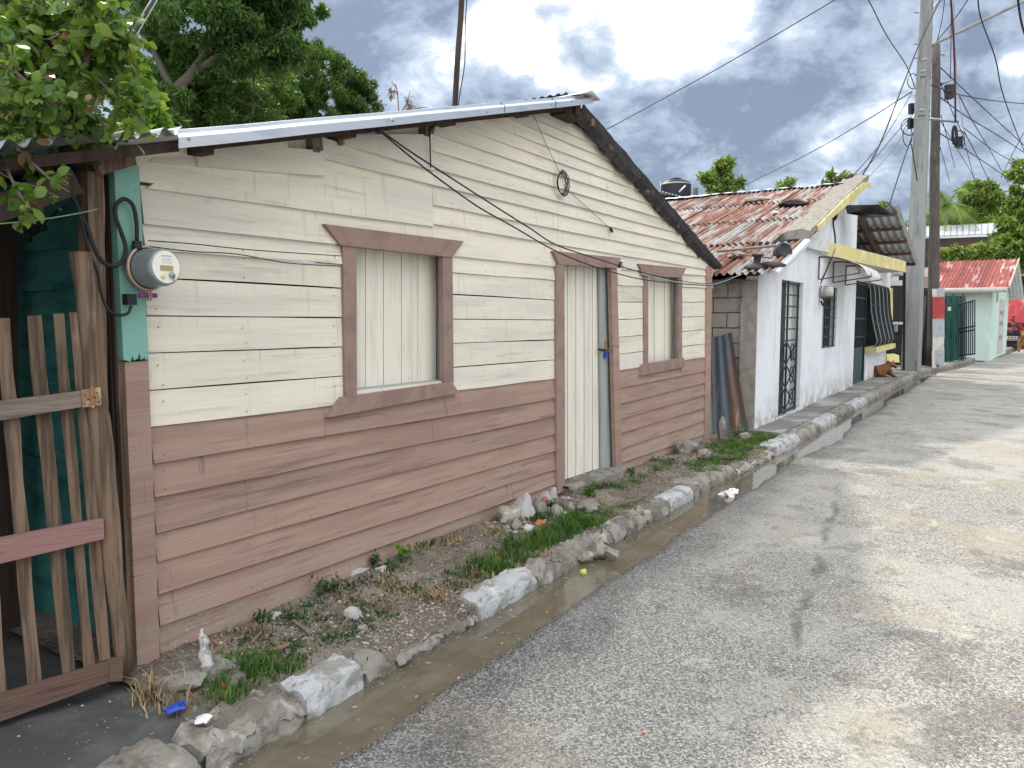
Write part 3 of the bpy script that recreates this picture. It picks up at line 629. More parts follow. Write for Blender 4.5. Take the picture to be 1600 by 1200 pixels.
plank(U(533, 228)[0], us, U(533, 215)[0], us, f267, lin(P(533, 214), P(671, 213)), 'cream', True, 306, proud=.006)
# boards from the seam to the right rake
zz0 = [ev(fC, u400+3.0)]
z = U(800, 413)[1]; rows = [z]
for py in (371, 345, 319, 297, 274, 251, 230, 210, 190, 173): rows.append(U(800, py)[1])
rows += [rows[-1]+.09]
seam1, seam2 = U(869, 350)[0], U(946, 300)[0]
sn = 400
for i in range(len(rows)-1):
    zb, zt = rows[i], min(rows[i+1], 3.34)
    tl = (LF[-1][1] if i == 0 else 0)
    f0 = (zb, 0.0); f1 = (zt, 0.0)
    a0b = us; a0t = us
    if zb > 3.30: continue
    if rakeL(zb) > us: a0b = rakeL(zb)
    if rakeL(zt) > us: a0t = rakeL(zt)
    a1b, a1t = min(rakeR(zb), UR), min(rakeR(zt), UR)
    if i == 0:
        f0 = fC; plank(a0b, UD0, a0t, UD0, f0, f1, 'cream', True, sn+i)
        plank(UD0, U(970, 420)[0], UD0, U(970, 420)[0], (U(920, 402)[1], 0), f1, 'cream', True, sn+i+50)
        plank(U(970, 420)[0], a1b, U(970, 420)[0], a1t, RF[-1], f1, 'cream', True, sn+i+60)
        continue
    sm = seam1 if i in (1, 2, 3) else (seam2 if i in (4, 6) else None)
    if sm and a0b < sm < a1t:
        off = -.045 if i in (1, 3) else .02
        plank(a0b, sm-.002, a0t, sm-.002, f0, f1, 'cream', True, sn+i)
        plank(sm+.002, a1b, sm+.002, a1t, f0, f1, 'cream', True, sn+i+80)
    else: plank(a0b, a1b, a0t, a1t, f0, f1, 'cream', True, sn+i)
# inner lining that closes the wall behind the open joints
# timber frame showing under the left rake
for px, py0, py1, w in ((491, 222, 242, 12), (529, 212, 228, 6), (664, 196, 214, 7)):
    a = onY(px-w/2, py0, D-.004); b = onY(px+w/2, py1, D-.004)
    obj('stud_end', box(a[0], b[0], D-.022, D+.06, b[2], a[2]+.05), 'rail_wood' if w > 9 else 'old_wood', house)
obj('plank', prism([(1.925, D-.0215, 2.2), (2.75, D-.0215, 2.2), (2.75, D-.0215, 2.56), (1.925, D-.0215, 2.335)], (0, .02, 0)), 'cream', house)
obj('rake_lining', box(1.86, 2.2, D+.04, D+.05, 2.1, 2.34), 'cream', house)
rakeb = [(UL, D+.03, 2.20), (5.6, D+.03, 3.20), (5.6, D+.03, 3.33), (UL, D+.03, 2.32)]
obj('rake_lining', prism(rakeb, (0, .02, 0)), 'cream', house)
obj('rafter', beam((1.75, D+.10, 2.23), (5.62, D+.10, 3.31), .05, .10), 'dark_wood', house)
obj('rafter', beam((9.55, D+.10, 2.19), (5.62, D+.10, 3.28), .05, .10), 'dark_wood', house)
# trims of corner
def slab_px(name, pts, Y, back, mat, parent=house, n=1):
    return obj(name, prism([onY(x, y, Y) for x, y in pts], (0, back, 0)), mat, parent)
slab_px('corner_board', [(195, 566), (215, 1046), (250, 1030), (232, 564)], D-.055, .05, 'mauve')
jag = [(193, 562), (204, 565), (207, 556), (210, 563), (215, 560), (218, 551), (221, 562), (226, 558), (229, 563), (232, 556)]
o = slab_px('corner_board', [(178, 257)]+jag+[(217, 259)], D-.07, .045, 'teal_pale'); o['label'] = 'pale teal corner board with a rotten splintered lower end'
slab_px('corner_post', [(166, 262), (200, 1045), (216, 1046), (178, 262)], D-.01, .08, 'dark_wood')
slab_px('corner_board', [(1104, 416), (1103, 560), (1101, 691), (1109, 689), (1113, 416)], D-.03, .06, 'mauve')
# windows and door
def window(pts_l, leaf_px, rev, Wn, name='window'):
    o = obj(name, box(Wn[0]-.02, Wn[1]+.02, D+.10, D+.125, Wn[2]-.02, Wn[3]+.02), 'interior', house)
    for nm, pts, Y, mat in pts_l:
        obj(nm, prism([onY(x, y, Y) for x, y in pts], (0, D+.002-Y if Y < D else .02, 0)), mat, o)
    return o
def shutters(o, edges, ytop, ybot, Y=D+.082, mat='shutter_cream', name='shutter_plank'):
    for i in range(len(edges)-1):
        a, b = edges[i]+.7, edges[i+1]-.5
        yt = ytop(a), ytop(b); yb = ybot(a), ybot(b)
        pts = [(a, yt[0]), (a, yb[0]), (b, yb[1]), (b, yt[1])]
        dy = random.uniform(-.003, .003)
        obj(name, prism([onY(x, y, Y+dy) for x, y in pts], (0, .018, 0)), mat, o)
LN = lambda x0, y0, x1, y1: (lambda x: y0+(y1-y0)*(x-x0)/(x1-x0))
w1 = window([
    ('lintel', [(508, 350), (533, 383), (707, 402), (725, 377)], D-.045, 'trim_brown'),
    ('jamb', [(536, 382), (540, 622), (558, 620), (557, 385)], D-.035, 'trim_brown'),
    ('jamb', [(692, 399), (694, 600), (709, 598), (707, 401)], D-.035, 'trim_brown'),
    ('sill', [(536, 621), (514, 652), (718, 614), (706, 597)], D-.05, 'trim_brown'),
    ], None, None, W1)
obj('reveal', box(W1[1]-.012, W1[1]+.006, D-.012, D+.10, W1[2], W1[3]), 'grey_reveal', w1)
obj('reveal', box(W1[0]-.006, W1[0]+.012, D-.033, D+.10, W1[2], W1[3]), 'grey_reveal', w1)
obj('reveal', box(W1[0], W1[1], D-.0, D+.10, W1[2]-.02, W1[2]+.005), 'grey_reveal', w1)
shutters(w1, [551, 571, 599, 627, 653, 682], LN(557, 380, 682, 396), LN(557, 617, 682, 601))
w2 = window([
    ('lintel', [(998.5, 412), (1005, 430), (1065, 434), (1072.5, 419)], D-.045, 'trim_brown'),
    ('jamb', [(1006, 427), (1007, 571), (1013, 570), (1013, 428)], D-.03, 'trim_brown'),
    ('jamb', [(1060, 430), (1060, 562), (1066, 561), (1066, 430)], D-.03, 'trim_brown'),
    ('sill', [(1004, 570), (1002, 587), (1070, 573), (1069, 559)], D-.045, 'trim_brown'),
    ], None, None, W2)
obj('reveal', box(W2[1]-.015, W2[1]+.01, D-.012, D+.10, W2[2], W2[3]), 'grey_reveal', w2)
obj('reveal', box(W2[0]-.01, W2[0]+.015, D-.028, D+.10, W2[2], W2[3]), 'shutter_cream', w2)
shutters(w2, [1009, 1022, 1038, 1053], LN(1009, 427, 1053, 429), LN(1009, 570, 1053, 563))
DZ1 = U(920, 412)[1]; DZ0 = .16
door = obj('door', box(UD0-.01, UD1+.01, D+.115, D+.135, DZ0, DZ1+.02), 'interior', house)
for nm, pts, Y, mat in [
    ('lintel', [(865, 392), (873, 413), (964, 419), (971, 403)], D-.045, 'trim_brown'),
    ('jamb', [(870, 412), (870, 772), (883, 768), (882, 413)], D-.04, 'trim_brown'),
    ('jamb', [(954.5, 418), (963, 745), (973, 742), (964, 419)], D-.03, 'mauve')]:
    obj(nm, prism([onY(x, y, Y) for x, y in pts], (0, D+.01-Y, 0)), mat, door)
UDr = U(960, 600)[0]
obj('side_board', prism([onY(x, y, D+.035) for x, y in ((937.5, 416), (941, 735), (957, 733), (954, 417))], (0, .022, 0)), 'grey_reveal', door)
shutters(door, [881, 886.5, 899.5, 912.5, 925.5, 938.5], LN(883, 414, 938, 416), LN(883, 749, 938, 731), Y=D+.07, name='door_plank')
obj('hasp', beam(onY(936, 546, D+.03), onY(948, 548, D+.03), .012, .022), 'black_plastic', door)
pl = obj('padlock', prism([onY(x, y, D+.01) for x, y in ((946, 550), (946, 559), (950.5, 559), (950.5, 550))], (0, .012, 0)), 'blue_plastic', door)
obj('shackle', tube(spline([onY(947, 551, D+.015), onY(946.5, 544, D+.015), onY(950, 544, D+.015), onY(950, 551, D+.015)], 4), .003, 5), 'steel_grey', pl)
obj('latch_plate', prism([onY(x, y, D+.03) for x, y in ((945, 532), (945, 545), (950, 545), (950, 532))], (0, .005, 0)), 'hinge_rust', door)
V, F = rock((0, 0, 0), (1, 1, 1), 5, 3, .1)
a = onY(884, 770, D-.06); b = onY(966, 745, D-.06)
stp = wob(([(x, y, z) for x, y, z in grid(list(np.linspace(a[0]-.02, b[0], 20)), [D-.16, D-.15, D-.09, D-.02, D+.05, D+.12], lambda x, y: .20 if y > D-.145 else .03)[0]], grid(list(np.linspace(0, 1, 20)), [0]*6, lambda x, y: 0)[1]), .02, 7)
obj('doorstep', join([stp, wob(box(a[0]-.015, b[0]-.01, D-.142, D+.12, .02, .185), .01, 7)]), 'concrete', house)
# side and back walls, floor: teal clapboard on the left side, like the corner board
zl = 2.30
for i, (z0, z1) in enumerate([(.02, .28), (.28, .50), (.50, .72), (.72, .93), (.93, 1.13), (1.13, 1.33), (1.33, 1.53), (1.53, 1.745), (1.745, 1.94), (1.94, 2.27)]):
    V = []; n = 6; F = []
    for k in range(n+1):
        y = 3.22+k*(4.1/n); s = .03*(y-3.2)
        V += [(1.915+random.uniform(-.003, .003), y, z0+s*.4), (1.945, y, z1+s*.4+.01), (1.965, y, z1+s*.4+.01), (1.965, y, z0+s*.4)]
    for k in range(n):
        for j in range(4): F.append((k*4+j, k*4+(j+1) % 4, k*4+4+(j+1) % 4, k*4+4+j))
    F += [(0, 3, 2, 1), (n*4, n*4+1, n*4+2, n*4+3)]
    obj('plank', (V, F), 'teal', house)
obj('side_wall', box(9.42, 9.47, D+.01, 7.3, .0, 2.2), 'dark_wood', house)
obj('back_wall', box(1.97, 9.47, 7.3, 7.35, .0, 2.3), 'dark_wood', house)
# ------------------------------------------------------------------ roof
zrL = lambda u: 3.375+.277*(u-5.6); zrR = lambda u: 3.41-.277*(u-5.6)
roof = obj('roof', beam((5.6, 2.95, 3.30), (5.6, 7.4, 3.30), .08, .10), 'dark_wood', house)
def rsheet(x0, x1, y0, y1, zf, mat, over=0.0, **k):
    obj('roof_sheet', corr((x0, y0, zf(x0)+over), (0, y1-y0, 0), (x1-x0, 0, zf(x1)-zf(x0)), **k), mat, roof, smooth=True)
for j, y0 in enumerate(np.arange(2.93, 7.4, .75)):
    rsheet(5.62, 3.6, y0, min(y0+.8, 7.5), zrL, 'galvanised', .012+.004*(j % 2)); rsheet(3.7, 1.80, y0, min(y0+.8, 7.5), zrL, 'galvanised', .004*(j % 2))
    rsheet(5.58, 7.6, y0+.12, min(y0+.92, 7.5), zrR, 'underside', .012+.004*(j % 2)); rsheet(7.5, 9.72, y0+.12, min(y0+.92, 7.5), zrR, 'underside', .004*(j % 2))
# ribs the other way over the left eave: the wavy edge in the photo
obj('roof_sheet', corr((1.97, 2.84, zrL(1.97)+.012), (-2.0, 0, -2.0*.27), (0, 3.2, .05), pitch=.085, amp=.016), 'bright_metal', roof, smooth=True)
# folded bright verge flashing, three lengths
def flash(u0, u1, y0, y1, nm='verge_flashing'):
    Y0, Y1 = y0, y1
    prof = [(0.004, -.048), (0, -.006), (.006, .004), (.030, .012), (.032, .028), (.05, .030), (.16, .030), (.17, .018)]
    V = []; F = []; n = 14
    for i in range(n+1):
        u = u0+(u1-u0)*i/n; yy_ = Y0+(Y1-Y0)*i/n; z = zrL(u)+.004*mnoise.noise(Vector((u*2, 0, 0)))
        for py, pz in prof: V.append((u, yy_+py, z+pz-.01))
    m = len(prof)
    for i in range(n):
        for k in range(m-1): a = i*m+k; F.append((a, a+m, a+m+1, a+1))
    obj(nm, (V, F), 'bright_metal', roof)
flash(1.94, 4.45, 2.83, 2.87); flash(4.40, 5.15, 2.865, 2.875); flash(5.10, 5.74, 2.87, 2.885)
for px, py in ((294, 217), (613, 188), (761, 174), (893, 158), (861, 163)):
    p = onY(px, py, 2.835); obj('roof_nail', lathe([(.010, 0), (.009, .005), (.003, .007)], p, (0, -1, 0), 10), 'steel_grey', roof)
# ridge cap corner
obj('ridge_cap', prism([(5.45, 2.84, 3.36), (5.62, 2.84, 3.425), (5.78, 2.84, 3.385), (5.62, 2.84, 3.40)], (0, 4.5, 0)), 'galvanised', roof)
# fascia board under left rake and torn dark barge strip on the right
obj('fascia', beam((.3, 2.93, zrL(.3)-.045), (2.0, 2.93, zrL(2.0)-.045), .02, .04), 'dark_wood', roof)
obj('fascia', beam((2.2, 2.96, zrL(2.2)-.045), (5.5, 3.0, zrL(5.5)-.06), .02, .05), 'dark_wood', roof)
us_ = np.linspace(5.75, 9.68, 90); V = []; F = []
for i, u in enumerate(us_):
    yy_ = 2.985+.055*(u-5.75)/3.9; z = zrR(u)
    seg = (u-5.75)/.78; dep = .115+.075*mnoise.noise(Vector((u*1.9, 1, 0)))+.05*mnoise.noise(Vector((u*5.3, 1, 0)))+.022*mnoise.noise(Vector((u*19, 2, 0)))
    if u > 9.4: dep *= max(.25, 1-(u-9.4)/.35)
    V += [(u, yy_+.012*mnoise.noise(Vector((u*4, 9, 0))), z+.012+.008*mnoise.noise(Vector((u*9, 4, 0)))), (u, yy_+.02+.015*mnoise.noise(Vector((u*5, 0, 4))), z-dep*.55), (u, yy_+.07, z-dep), (u, D+.06, z-.005)]
for i in range(len(us_)-1):
    for k in range(3): a = i*4+k; F.append((a, a+4, a+5, a+1))
obj('barge_strip', (V, F), 'tar_dark', roof)
for k, u in enumerate((5.95, 6.35, 7.25, 8.15, 9.0)):
    obj('purlin', box(u-.03, u+.03, 2.99+.02*k, 7.3, zrR(u)-.075-(.012 if k else 0), zrR(u)-.02), 'old_wood', roof)
for u in (2.2, 3.1, 4.0, 4.9): obj('purlin', box(u-.03, u+.03, 3.0, 7.3, zrL(u)-.085, zrL(u)-.025), 'dark_wood', roof)
obj('ridge_block', box(5.45, 5.74, 2.98, 3.12, 3.23, 3.31), 'dark_wood', roof)
# beams of the covered side passage
obj('eave_beam', beam(onY(-60, 345, 2.95), onY(118, 283, 2.95), .03, .09), 'dark_wood', roof)
obj('eave_beam', beam(onY(150, 262, 3.0), onY(206, 246, 3.02), .03, .06), 'old_wood', roof)
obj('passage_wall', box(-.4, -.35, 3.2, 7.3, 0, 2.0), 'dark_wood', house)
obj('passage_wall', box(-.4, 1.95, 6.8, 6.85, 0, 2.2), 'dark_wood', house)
# posts beside the corner
def post_px(name, px0, py0, px1, py1, w, Y, mat, par, r=None, t=.04):
    a = onY(px0, py0, Y); b = onY(px1, py1, Y)
    if r: obj(name, wob(tube([a+(b-a)*t_ for t_ in np.linspace(0, 1, 9)], r, 10), .008, 5), mat, par, smooth=True)
    else: obj(name, longboard(b, a, w, t, (0, -1, 0), seed=px0, amp=.003), mat, par)
post_px('post', 143, 270, 150, 640, .065, 3.06, 'old_wood', house, t=.06)
post_px('post', 168, 300, 196, 1040, .05, 3.16, 'dark_wood', house)
post_px('post', 184, 430, 208, 1045, .05, 3.12, 'old_wood', house)
post_px('post', 2, 300, 8, 1050, .12, 4.0, 'dark_wood', house)

nl_ = []
def nail(u, z, y): nl_.append(lathe([(.0042, 0), (.0036, .0015)], (u, y, z), (0, -1, 0), 5))
rzn = random.Random(12)
for i in range(len(LF)-1):
    for u in (2.0, 2.45, 3.05, 3.95, 4.5, 5.05, 5.45):
        if W1[0]-.05 < u < W1[1]+.05 and W1[2]-.1 < ev(LF[i], u) < W1[3]: continue
        for k in (0, 1):
            if rzn.random() < .72: nail(u+rzn.uniform(-.012, .012), ev(LF[i], u)+.028+k*.085+rzn.uniform(-.008, .008), D-.0225 if k else D-.0255)
for i in range(len(RF)-1):
    for u in (6.95, 7.4, 8.3, 8.9, 9.28):
        if W2[0]-.05 < u < W2[1]+.05 and W2[2]-.1 < ev(RF[i], u) < W2[3]: continue
        nail(u+rzn.uniform(-.012, .012), ev(RF[i], u)+.03+rzn.uniform(-.008, .008), D-.0255)
for i in range(1, len(rows)-1):
    for u in (4.1, 4.9, 5.7, 6.5, 7.4, 8.3):
        if rakeL(rows[i+1])+.05 < u < rakeR(rows[i+1])-.05 and rzn.random() < .6: nail(u+rzn.uniform(-.05, .05), rows[i]+.03, D-.0255)
obj('nail_heads', join(nl_), 'hinge_rust', house, kind='stuff')
# ------------------------------------------------------------------ picket gate at the left
G0 = onY(172, 640, 3.0); Gn = np.array([math.sin(R(-20)), -math.cos(R(-20)), 0]); Gn = np.array([-math.sin(R(20)), -math.cos(R(20)), 0])
G = lambda px, py, off=0.0: onP(px, py, G0+Gn*off, Gn)
gate = root('picket_gate', 'weathered picket gate of uneven slats hanging open-jointed before the dark passage', 'gate', (G0[0], G0[1], .1))
def gslat(name, a, b, w, off, mat, t=.018, seed=0, par=None, **k):
    p = G(*a, off); q = G(*b, off); return obj(name, longboard(p, q, w, t, Gn, seed=seed, **k), mat, par or gate)
for i, (a, b, w) in enumerate([((-2, 496), (18, 1110), .055), ((53, 493), (54+0, 1070), .055), ((90, 490), (107, 1055), .046), ((118, 488), (137, 1045), .056), ((-50, 500), (-30, 1120), .055), ((-100, 500), (-75, 1120), .055), ((-160, 500), (-130, 1120), .05)]):
    pass
pk = [((-6, 496), (53-35, 1110), .055), ((52, 493), (112-8, 1055), .056), ((90, 491), (139, 1045), .046), ((117, 488), (164, 1030), .052), ((-62, 500), (-40, 1125), .055), ((-120, 500), (-95, 1130), .055)]
# pickets as measured: top and bottom centre of each slat
pk = [((3, 497), (55, 1075), .055), ((53, 493), (107, 1052), .057), ((90, 490), (139, 1040), .046), ((118, 488), (163, 1030), .050), ((-50, 500), (0, 1100), .055), ((-105, 500), (-60, 1120), .055), ((-160, 500), (-120, 1120), .055)]
for i, (a, b, w) in enumerate(pk): gslat('picket', a, b, w*.86, 0, 'old_wood', seed=40+i, amp=.004)
def grail(name, pts, off, mat, t=.03):
    return obj(name, prism([G(x, y, off) for x, y in pts], tuple(-Gn*t)), mat, gate)
r1 = grail('rail', [(-180, 637), (-180, 690), (0, 657), (128, 636), (128, 611), (0, 627)], .045, 'rail_wood')
grail('rail', [(-180, 880), (-180, 930), (0, 881), (163, 842), (162, 811), (0, 842)], .045, 'rail_pink')['label'] = 'pink stained middle rail'
grail('rail', [(-180, 1140), (-180, 1190), (0, 1128), (180, 1062), (180, 1033), (0, 1088)], .045, 'rail_red')
o = grail('end_block', [(171, 1036), (171, 1066), (191, 1064), (193, 1030)], .05, 'rail_red', .05)
h = obj('hinge', prism([G(x, y, .052) for x, y in ((127, 609), (129, 637), (159, 633), (157, 605))], tuple(-Gn*.004)), 'hinge_rust', gate)
obj('knuckle', tube([G(143, 604, .056), G(145, 637, .056)], .006, 8), 'hinge_rust', gate)
for x, y in ((133, 617), (133, 631), (152, 614), (154, 628), (138, 624), (149, 621)): obj('screw', lathe([(.003, 0), (.003, .003)], G(x, y, .053), tuple(Gn), 8), 'black_plastic', h)
gp = onY(125, 395, 3.02); gb = onY(193, 1050, 3.02)
pst = obj('gate_post', wob(tube([gp+(gb-gp)*t for t in np.linspace(0, 1, 14)], .036, 12, rs=[.040-.004*math.sin(9*t) for t in np.linspace(0, 1, 14)]), .012, 5, 3), 'old_wood', smooth=True, label='rough round log post that carries the picket gate', cat='post')
obj('beam_post', longboard(onY(133, 640, 3.10), onY(140, 270, 3.10), .05, .05, (0, -1, 0), seed=3), 'old_wood', house)

# ------------------------------------------------------------------ electricity meter on the corner board
mc = onY(222, 420, D-.075)
meter = root('electric_meter', 'round grey electricity meter with a pale dial on the teal corner board', 'electric meter', tuple(mc))
ax = np.array([.10, -1, .02]); ax /= np.linalg.norm(ax)
mcv = mc-ax*.005
obj('socket', lathe([(.078, 0), (.086, .006), (.086, .028), (.080, .034)], mcv, ax, 36), 'steel_grey', meter, smooth=True)
obj('ring', lathe([(.088, .026), (.094, .030), (.094, .040), (.088, .044), (.084, .040), (.084, .030)], mcv, ax, 36, cap=False), 'copper_ring', meter, smooth=True)
obj('glass_case', lathe([(.082, .034), (.080, .05), (.078, .13), (.074, .147), (.070, .151)], mcv, ax, 40), 'meter_can', meter, smooth=True)
fc = obj('dial', lathe([(.066, .1512), (.066, .1535), (.001, .154)], mcv, ax, 40), 'meter_face', meter)
sx_ = np.array([1, .10, 0]); sx_ /= np.linalg.norm(sx_); sz_ = np.cross(sx_, ax); sz_ = sz_ if sz_[2] > 0 else -sz_
def dial(name, cx, cz, w, h_, mat, t=.002, par=None):
    c = mcv+ax*.1542+sx_*cx+sz_*cz
    return obj(name, prism([c+ax*t-sx_*w/2-sz_*h_/2, c+ax*t+sx_*w/2-sz_*h_/2, c+ax*t+sx_*w/2+sz_*h_/2, c+ax*t-sx_*w/2+sz_*h_/2], tuple(-ax*t)), mat, par or meter)
dial('display', .000, -.004, .060, .020, 'meter_lcd', .003)
dial('name_plate', 0, .040, .050, .016, 'litter_white', .001)
rz = random.Random(4)
mk_ = []
for i in range(9):
    c = mcv+ax*.1556+sx_*(-.022+i*.0055)+sz_*.0425; mk_.append(prism([c, c+sx_*.003, c+sx_*.003+sz_*.005, c+sz_*.005], tuple(-ax*.0004)))
for i in range(5):
    c = mcv+ax*.1550+sx_*(-.018+i*.010)+sz_*.016; mk_.append(prism([c, c+sx_*.004, c+sx_*.004+sz_*.004, c+sz_*.004], tuple(-ax*.0004)))
    c = mcv+ax*.1550+sx_*(-.02+i*.010)+sz_*.027; mk_.append(prism([c, c+sx_*.006, c+sx_*.006+sz_*.0014, c+sz_*.0014], tuple(-ax*.0004)))
obj('printed_marks', join(mk_), 'steel_grey', meter)
c = mcv+ax*.154+sx_*(-.020)+sz_*(-.036); obj('yellow_button', lathe([(.011, 0), (.010, .007), (.008, .008)], c, ax, 16), 'yellow_seal', meter)
c = mcv+ax*.154+sx_*(.022)+sz_*(-.033); obj('lead_seal', wob(lathe([(.012, 0), (.013, .008), (.006, .012)], c, ax, 10), .004, 60), 'steel_grey', meter)
obj('seal_wire', tube([c+ax*.01, c+ax*.016-sz_*.014, c+ax*.01-sz_*.024], .0018, 5), 'black_plastic', meter)
c = mcv+ax*.034-sz_*.092; rgc = mcv+ax*.035
obj('ring_clamp', join([prism([c+sx_*s, c+sx_*(s+.005), c+sx_*(s+.005)-sz_*.042, c+sx_*s-sz_*.042], tuple(ax*.014)) for s in (-.008, .003)]), 'copper_ring', meter)
cc = mcv+ax*.04-sz_*.112
obj('purple_seal', lathe([(.010, -.045), (.010, -.012), (.006, -.01), (.006, .01), (.010, .012), (.011, .032), (.007, .036)], cc, tuple(sx_), 12), 'purple_plastic', meter, smooth=True)
g_ = onY(203, 468, D-.09); obj('cable_gland', box(g_[0]-.022, g_[0]+.018, g_[1]-.02, g_[1]+.02, g_[2]-.022, g_[2]+.022), 'black_plastic', meter)
g_ = onY(214, 383, D-.10); obj('cable_gland', lathe([(.016, -.022), (.020, -.018), (.020, .0), (.017, .004), (.019, .006), (.019, .016)], g_, (0, 0, 1), 14), 'black_plastic', meter, smooth=True)
Yc = D-.10
Y_ = lambda x, y, dy=0: onY(x, y, Yc+dy)
obj('service_cable', tube(spline([Y_(214, 376), Y_(213, 345), Y_(207, 320), Y_(193, 311), Y_(181, 322), Y_(181, 340), Y_(189, 362), Y_(196, 385), Y_(193, 405), Y_(180, 415), Y_(162, 410), Y_(148, 390), Y_(136, 355), Y_(122, 325), Y_(108, 295), Y_(100, 260), Y_(104, 235)], 5), .0085, 8), 'wire', smooth=True, label='thick black service cable looping down to the top of the meter', cat='cable')
obj('ground_cable', tube(spline([Y_(205, 478), Y_(199, 490), Y_(183, 492), Y_(168, 482), Y_(157, 455), Y_(152, 425), Y_(140, 395), Y_(126, 340), Y_(116, 310), Y_(106, 270)], 5), .0058, 8), 'wire', smooth=True, label='thinner black cable leaving the underside of the meter', cat='cable')
obj('hanging_cable', tube(spline([Y_(110, 318, .02), Y_(92, 328, .1), Y_(72, 345, .25), Y_(50, 362, .4), Y_(40, 368, .45), Y_(28, 358, .45), Y_(20, 340, .4), Y_(22, 322, .4)], 5), .006, 7), 'wire', smooth=True, label='slack black lead with taped end in front of the teal wall', cat='cable')
obj('taped_joint', wob(tube(spline([Y_(42, 372, .44), Y_(50, 362, .4), Y_(62, 350, .3), Y_(70, 358, .3)], 3), .016, 7), .012, 30), 'black_rubber', label='ragged black tape bundle on the slack lead', cat='tape')
obj('mast_wrap', wob(tube([Y_(104, 252), Y_(106, 232), Y_(112, 222, -.02)], .030, 9, rs=[.030, .038, .02]), .03, 14), 'black_rubber', smooth=True, label='dark wrapped cable bundle at the roof edge under the leaves', cat='cable bundle')
obj('service_conduit', tube([Y_(114, 228, -.03), Y_(119, 196, -.06)], .012, 10), 'steel_grey', smooth=True, label='short grey conduit stub above the left roof edge', cat='conduit')
a = Y_(116, 205, -.05); b = atD(250, -20, 4.6); b2 = a+(b-a)*2.6
obj('drop_cable', tube([a, b, b2], .011, 8), 'wire', smooth=True, label='thick black overhead service line slanting up past the big tree', cat='cable')
obj('drop_messenger', tube([a+np.array([.012, 0, -.012]), b+np.array([.016, 0, -.014]), b2], .0032, 6), 'wire_pale', smooth=True, label='bright steel wire running along the slanting service line', cat='wire')
obj('green_string', tube(sag(onY(-40, 352, 2.9), onY(152, 327, 3.0), .01), .0022, 5), 'string_green', label='thin green string tied across the passage', cat='string')

# ------------------------------------------------------------------ wires over the facade
kx = lambda x, y, Y: onY(x, y, Y)
kn = kx(592, 204, 2.90)
obj('wire_knot', wob(lathe([(.012, -.02), (.022, -.01), (.022, .01), (.012, .02)], kn, (1, 0, 0), 10), .01, 50), 'wire', label='black knot of wire under the bright verge flashing', cat='wire knot')
YA = lambda px: float(np.interp(px, [592, 800, 870, 1000, 1105, 1215], [2.90, 2.95, 2.97, 3.0, 3.0, 2.86]))
def facade_wire(name, pts, r, mat, label, cat='wire'):
    obj(name, tube(spline([kx(x, y, YA(x)) for x, y in pts], 5), r, 6), mat, label=label, cat=cat, smooth=True)
facade_wire('facade_wire', [(596, 205), (640, 236), (700, 275), (770, 320), (830, 358), (870, 383), (935, 405), (1000, 425), (1060, 438), (1108, 443), (1145, 432)], .0052, 'wire', 'upper of the two black wires sagging across the gable')
facade_wire('facade_wire', [(596, 207), (650, 252), (700, 290), (750, 325), (800, 353), (868, 392), (930, 417), (1000, 436), (1060, 443), (1110, 446), (1150, 442), (1185, 433)], .0052, 'wire', 'lower of the two black wires sagging across the gable')
facade_wire('facade_wire', [(1000, 428), (1060, 441), (1105, 445), (1130, 440), (1160, 428)], .004, 'wire_pale', 'pale end of wire turning up to the rusty eave')
YW = D-.04
cc = onY(877, 287, YW); ringp = []
for k in range(5):
    r = .072+.006*k; ringp.append(tube([cc+np.array([r*math.cos(t+k)+.006*random.uniform(-1, 1), -.006*k, r*1.05*math.sin(t+k)]) for t in np.linspace(0, 2*math.pi, 28)], .0035, 5, cap=False))
ringp.append(tube([cc+np.array([.012*math.cos(t), -.01, .095+.018*math.sin(t)]) for t in np.linspace(0, 2*math.pi, 14)], .003, 5, cap=False))
obj('wire_coil', join(ringp), 'wire', label='coil of black wire hanging on the cream gable', cat='wire coil')
obj('hanging_wire', tube([onY(833, 178, YW), onY(853, 225, YW), onY(875, 270, YW)], .0022, 5), 'wire', label='thin wire holding up the coil from the gable top', cat='wire')
obj('plug_wire', tube(spline([onY(890, 300, YW), onY(915, 322, YW), onY(940, 345, YW), onY(953, 357, YW)], 4), .0025, 5), 'wire', label='thin wire from the coil to a small black plug', cat='wire')
p = onY(955, 359, YW); obj('plug', beam(p-np.array([.02, 0, -.012]), p+np.array([.025, 0, -.016]), .018, .022), 'black_plastic', label='small black plug lying on the gable boards', cat='plug')
obj('siding_wire', tube(spline([onY(232, 376, YW-.02), onY(300, 381, YW-.02), onY(400, 391, YW-.02), onY(533, 400, YW-.02)], 4), .0026, 5), 'wire', label='upper thin wire along the siding between meter and window', cat='wire')
obj('siding_wire', tube(spline([onY(232, 385, YW-.02), onY(300, 393, YW-.02), onY(370, 397, YW-.02), onY(450, 411, YW-.02), onY(533, 416, YW-.02)], 4), .0026, 5), 'wire', label='lower thin wire along the siding between meter and window', cat='wire')
obj('eave_wire', tube([onY(671, 194, YW-.01), onY(673, 262, YW-.01)], .005, 6), 'wire', label='short black cable stapled down the seam of the gable', cat='wire')

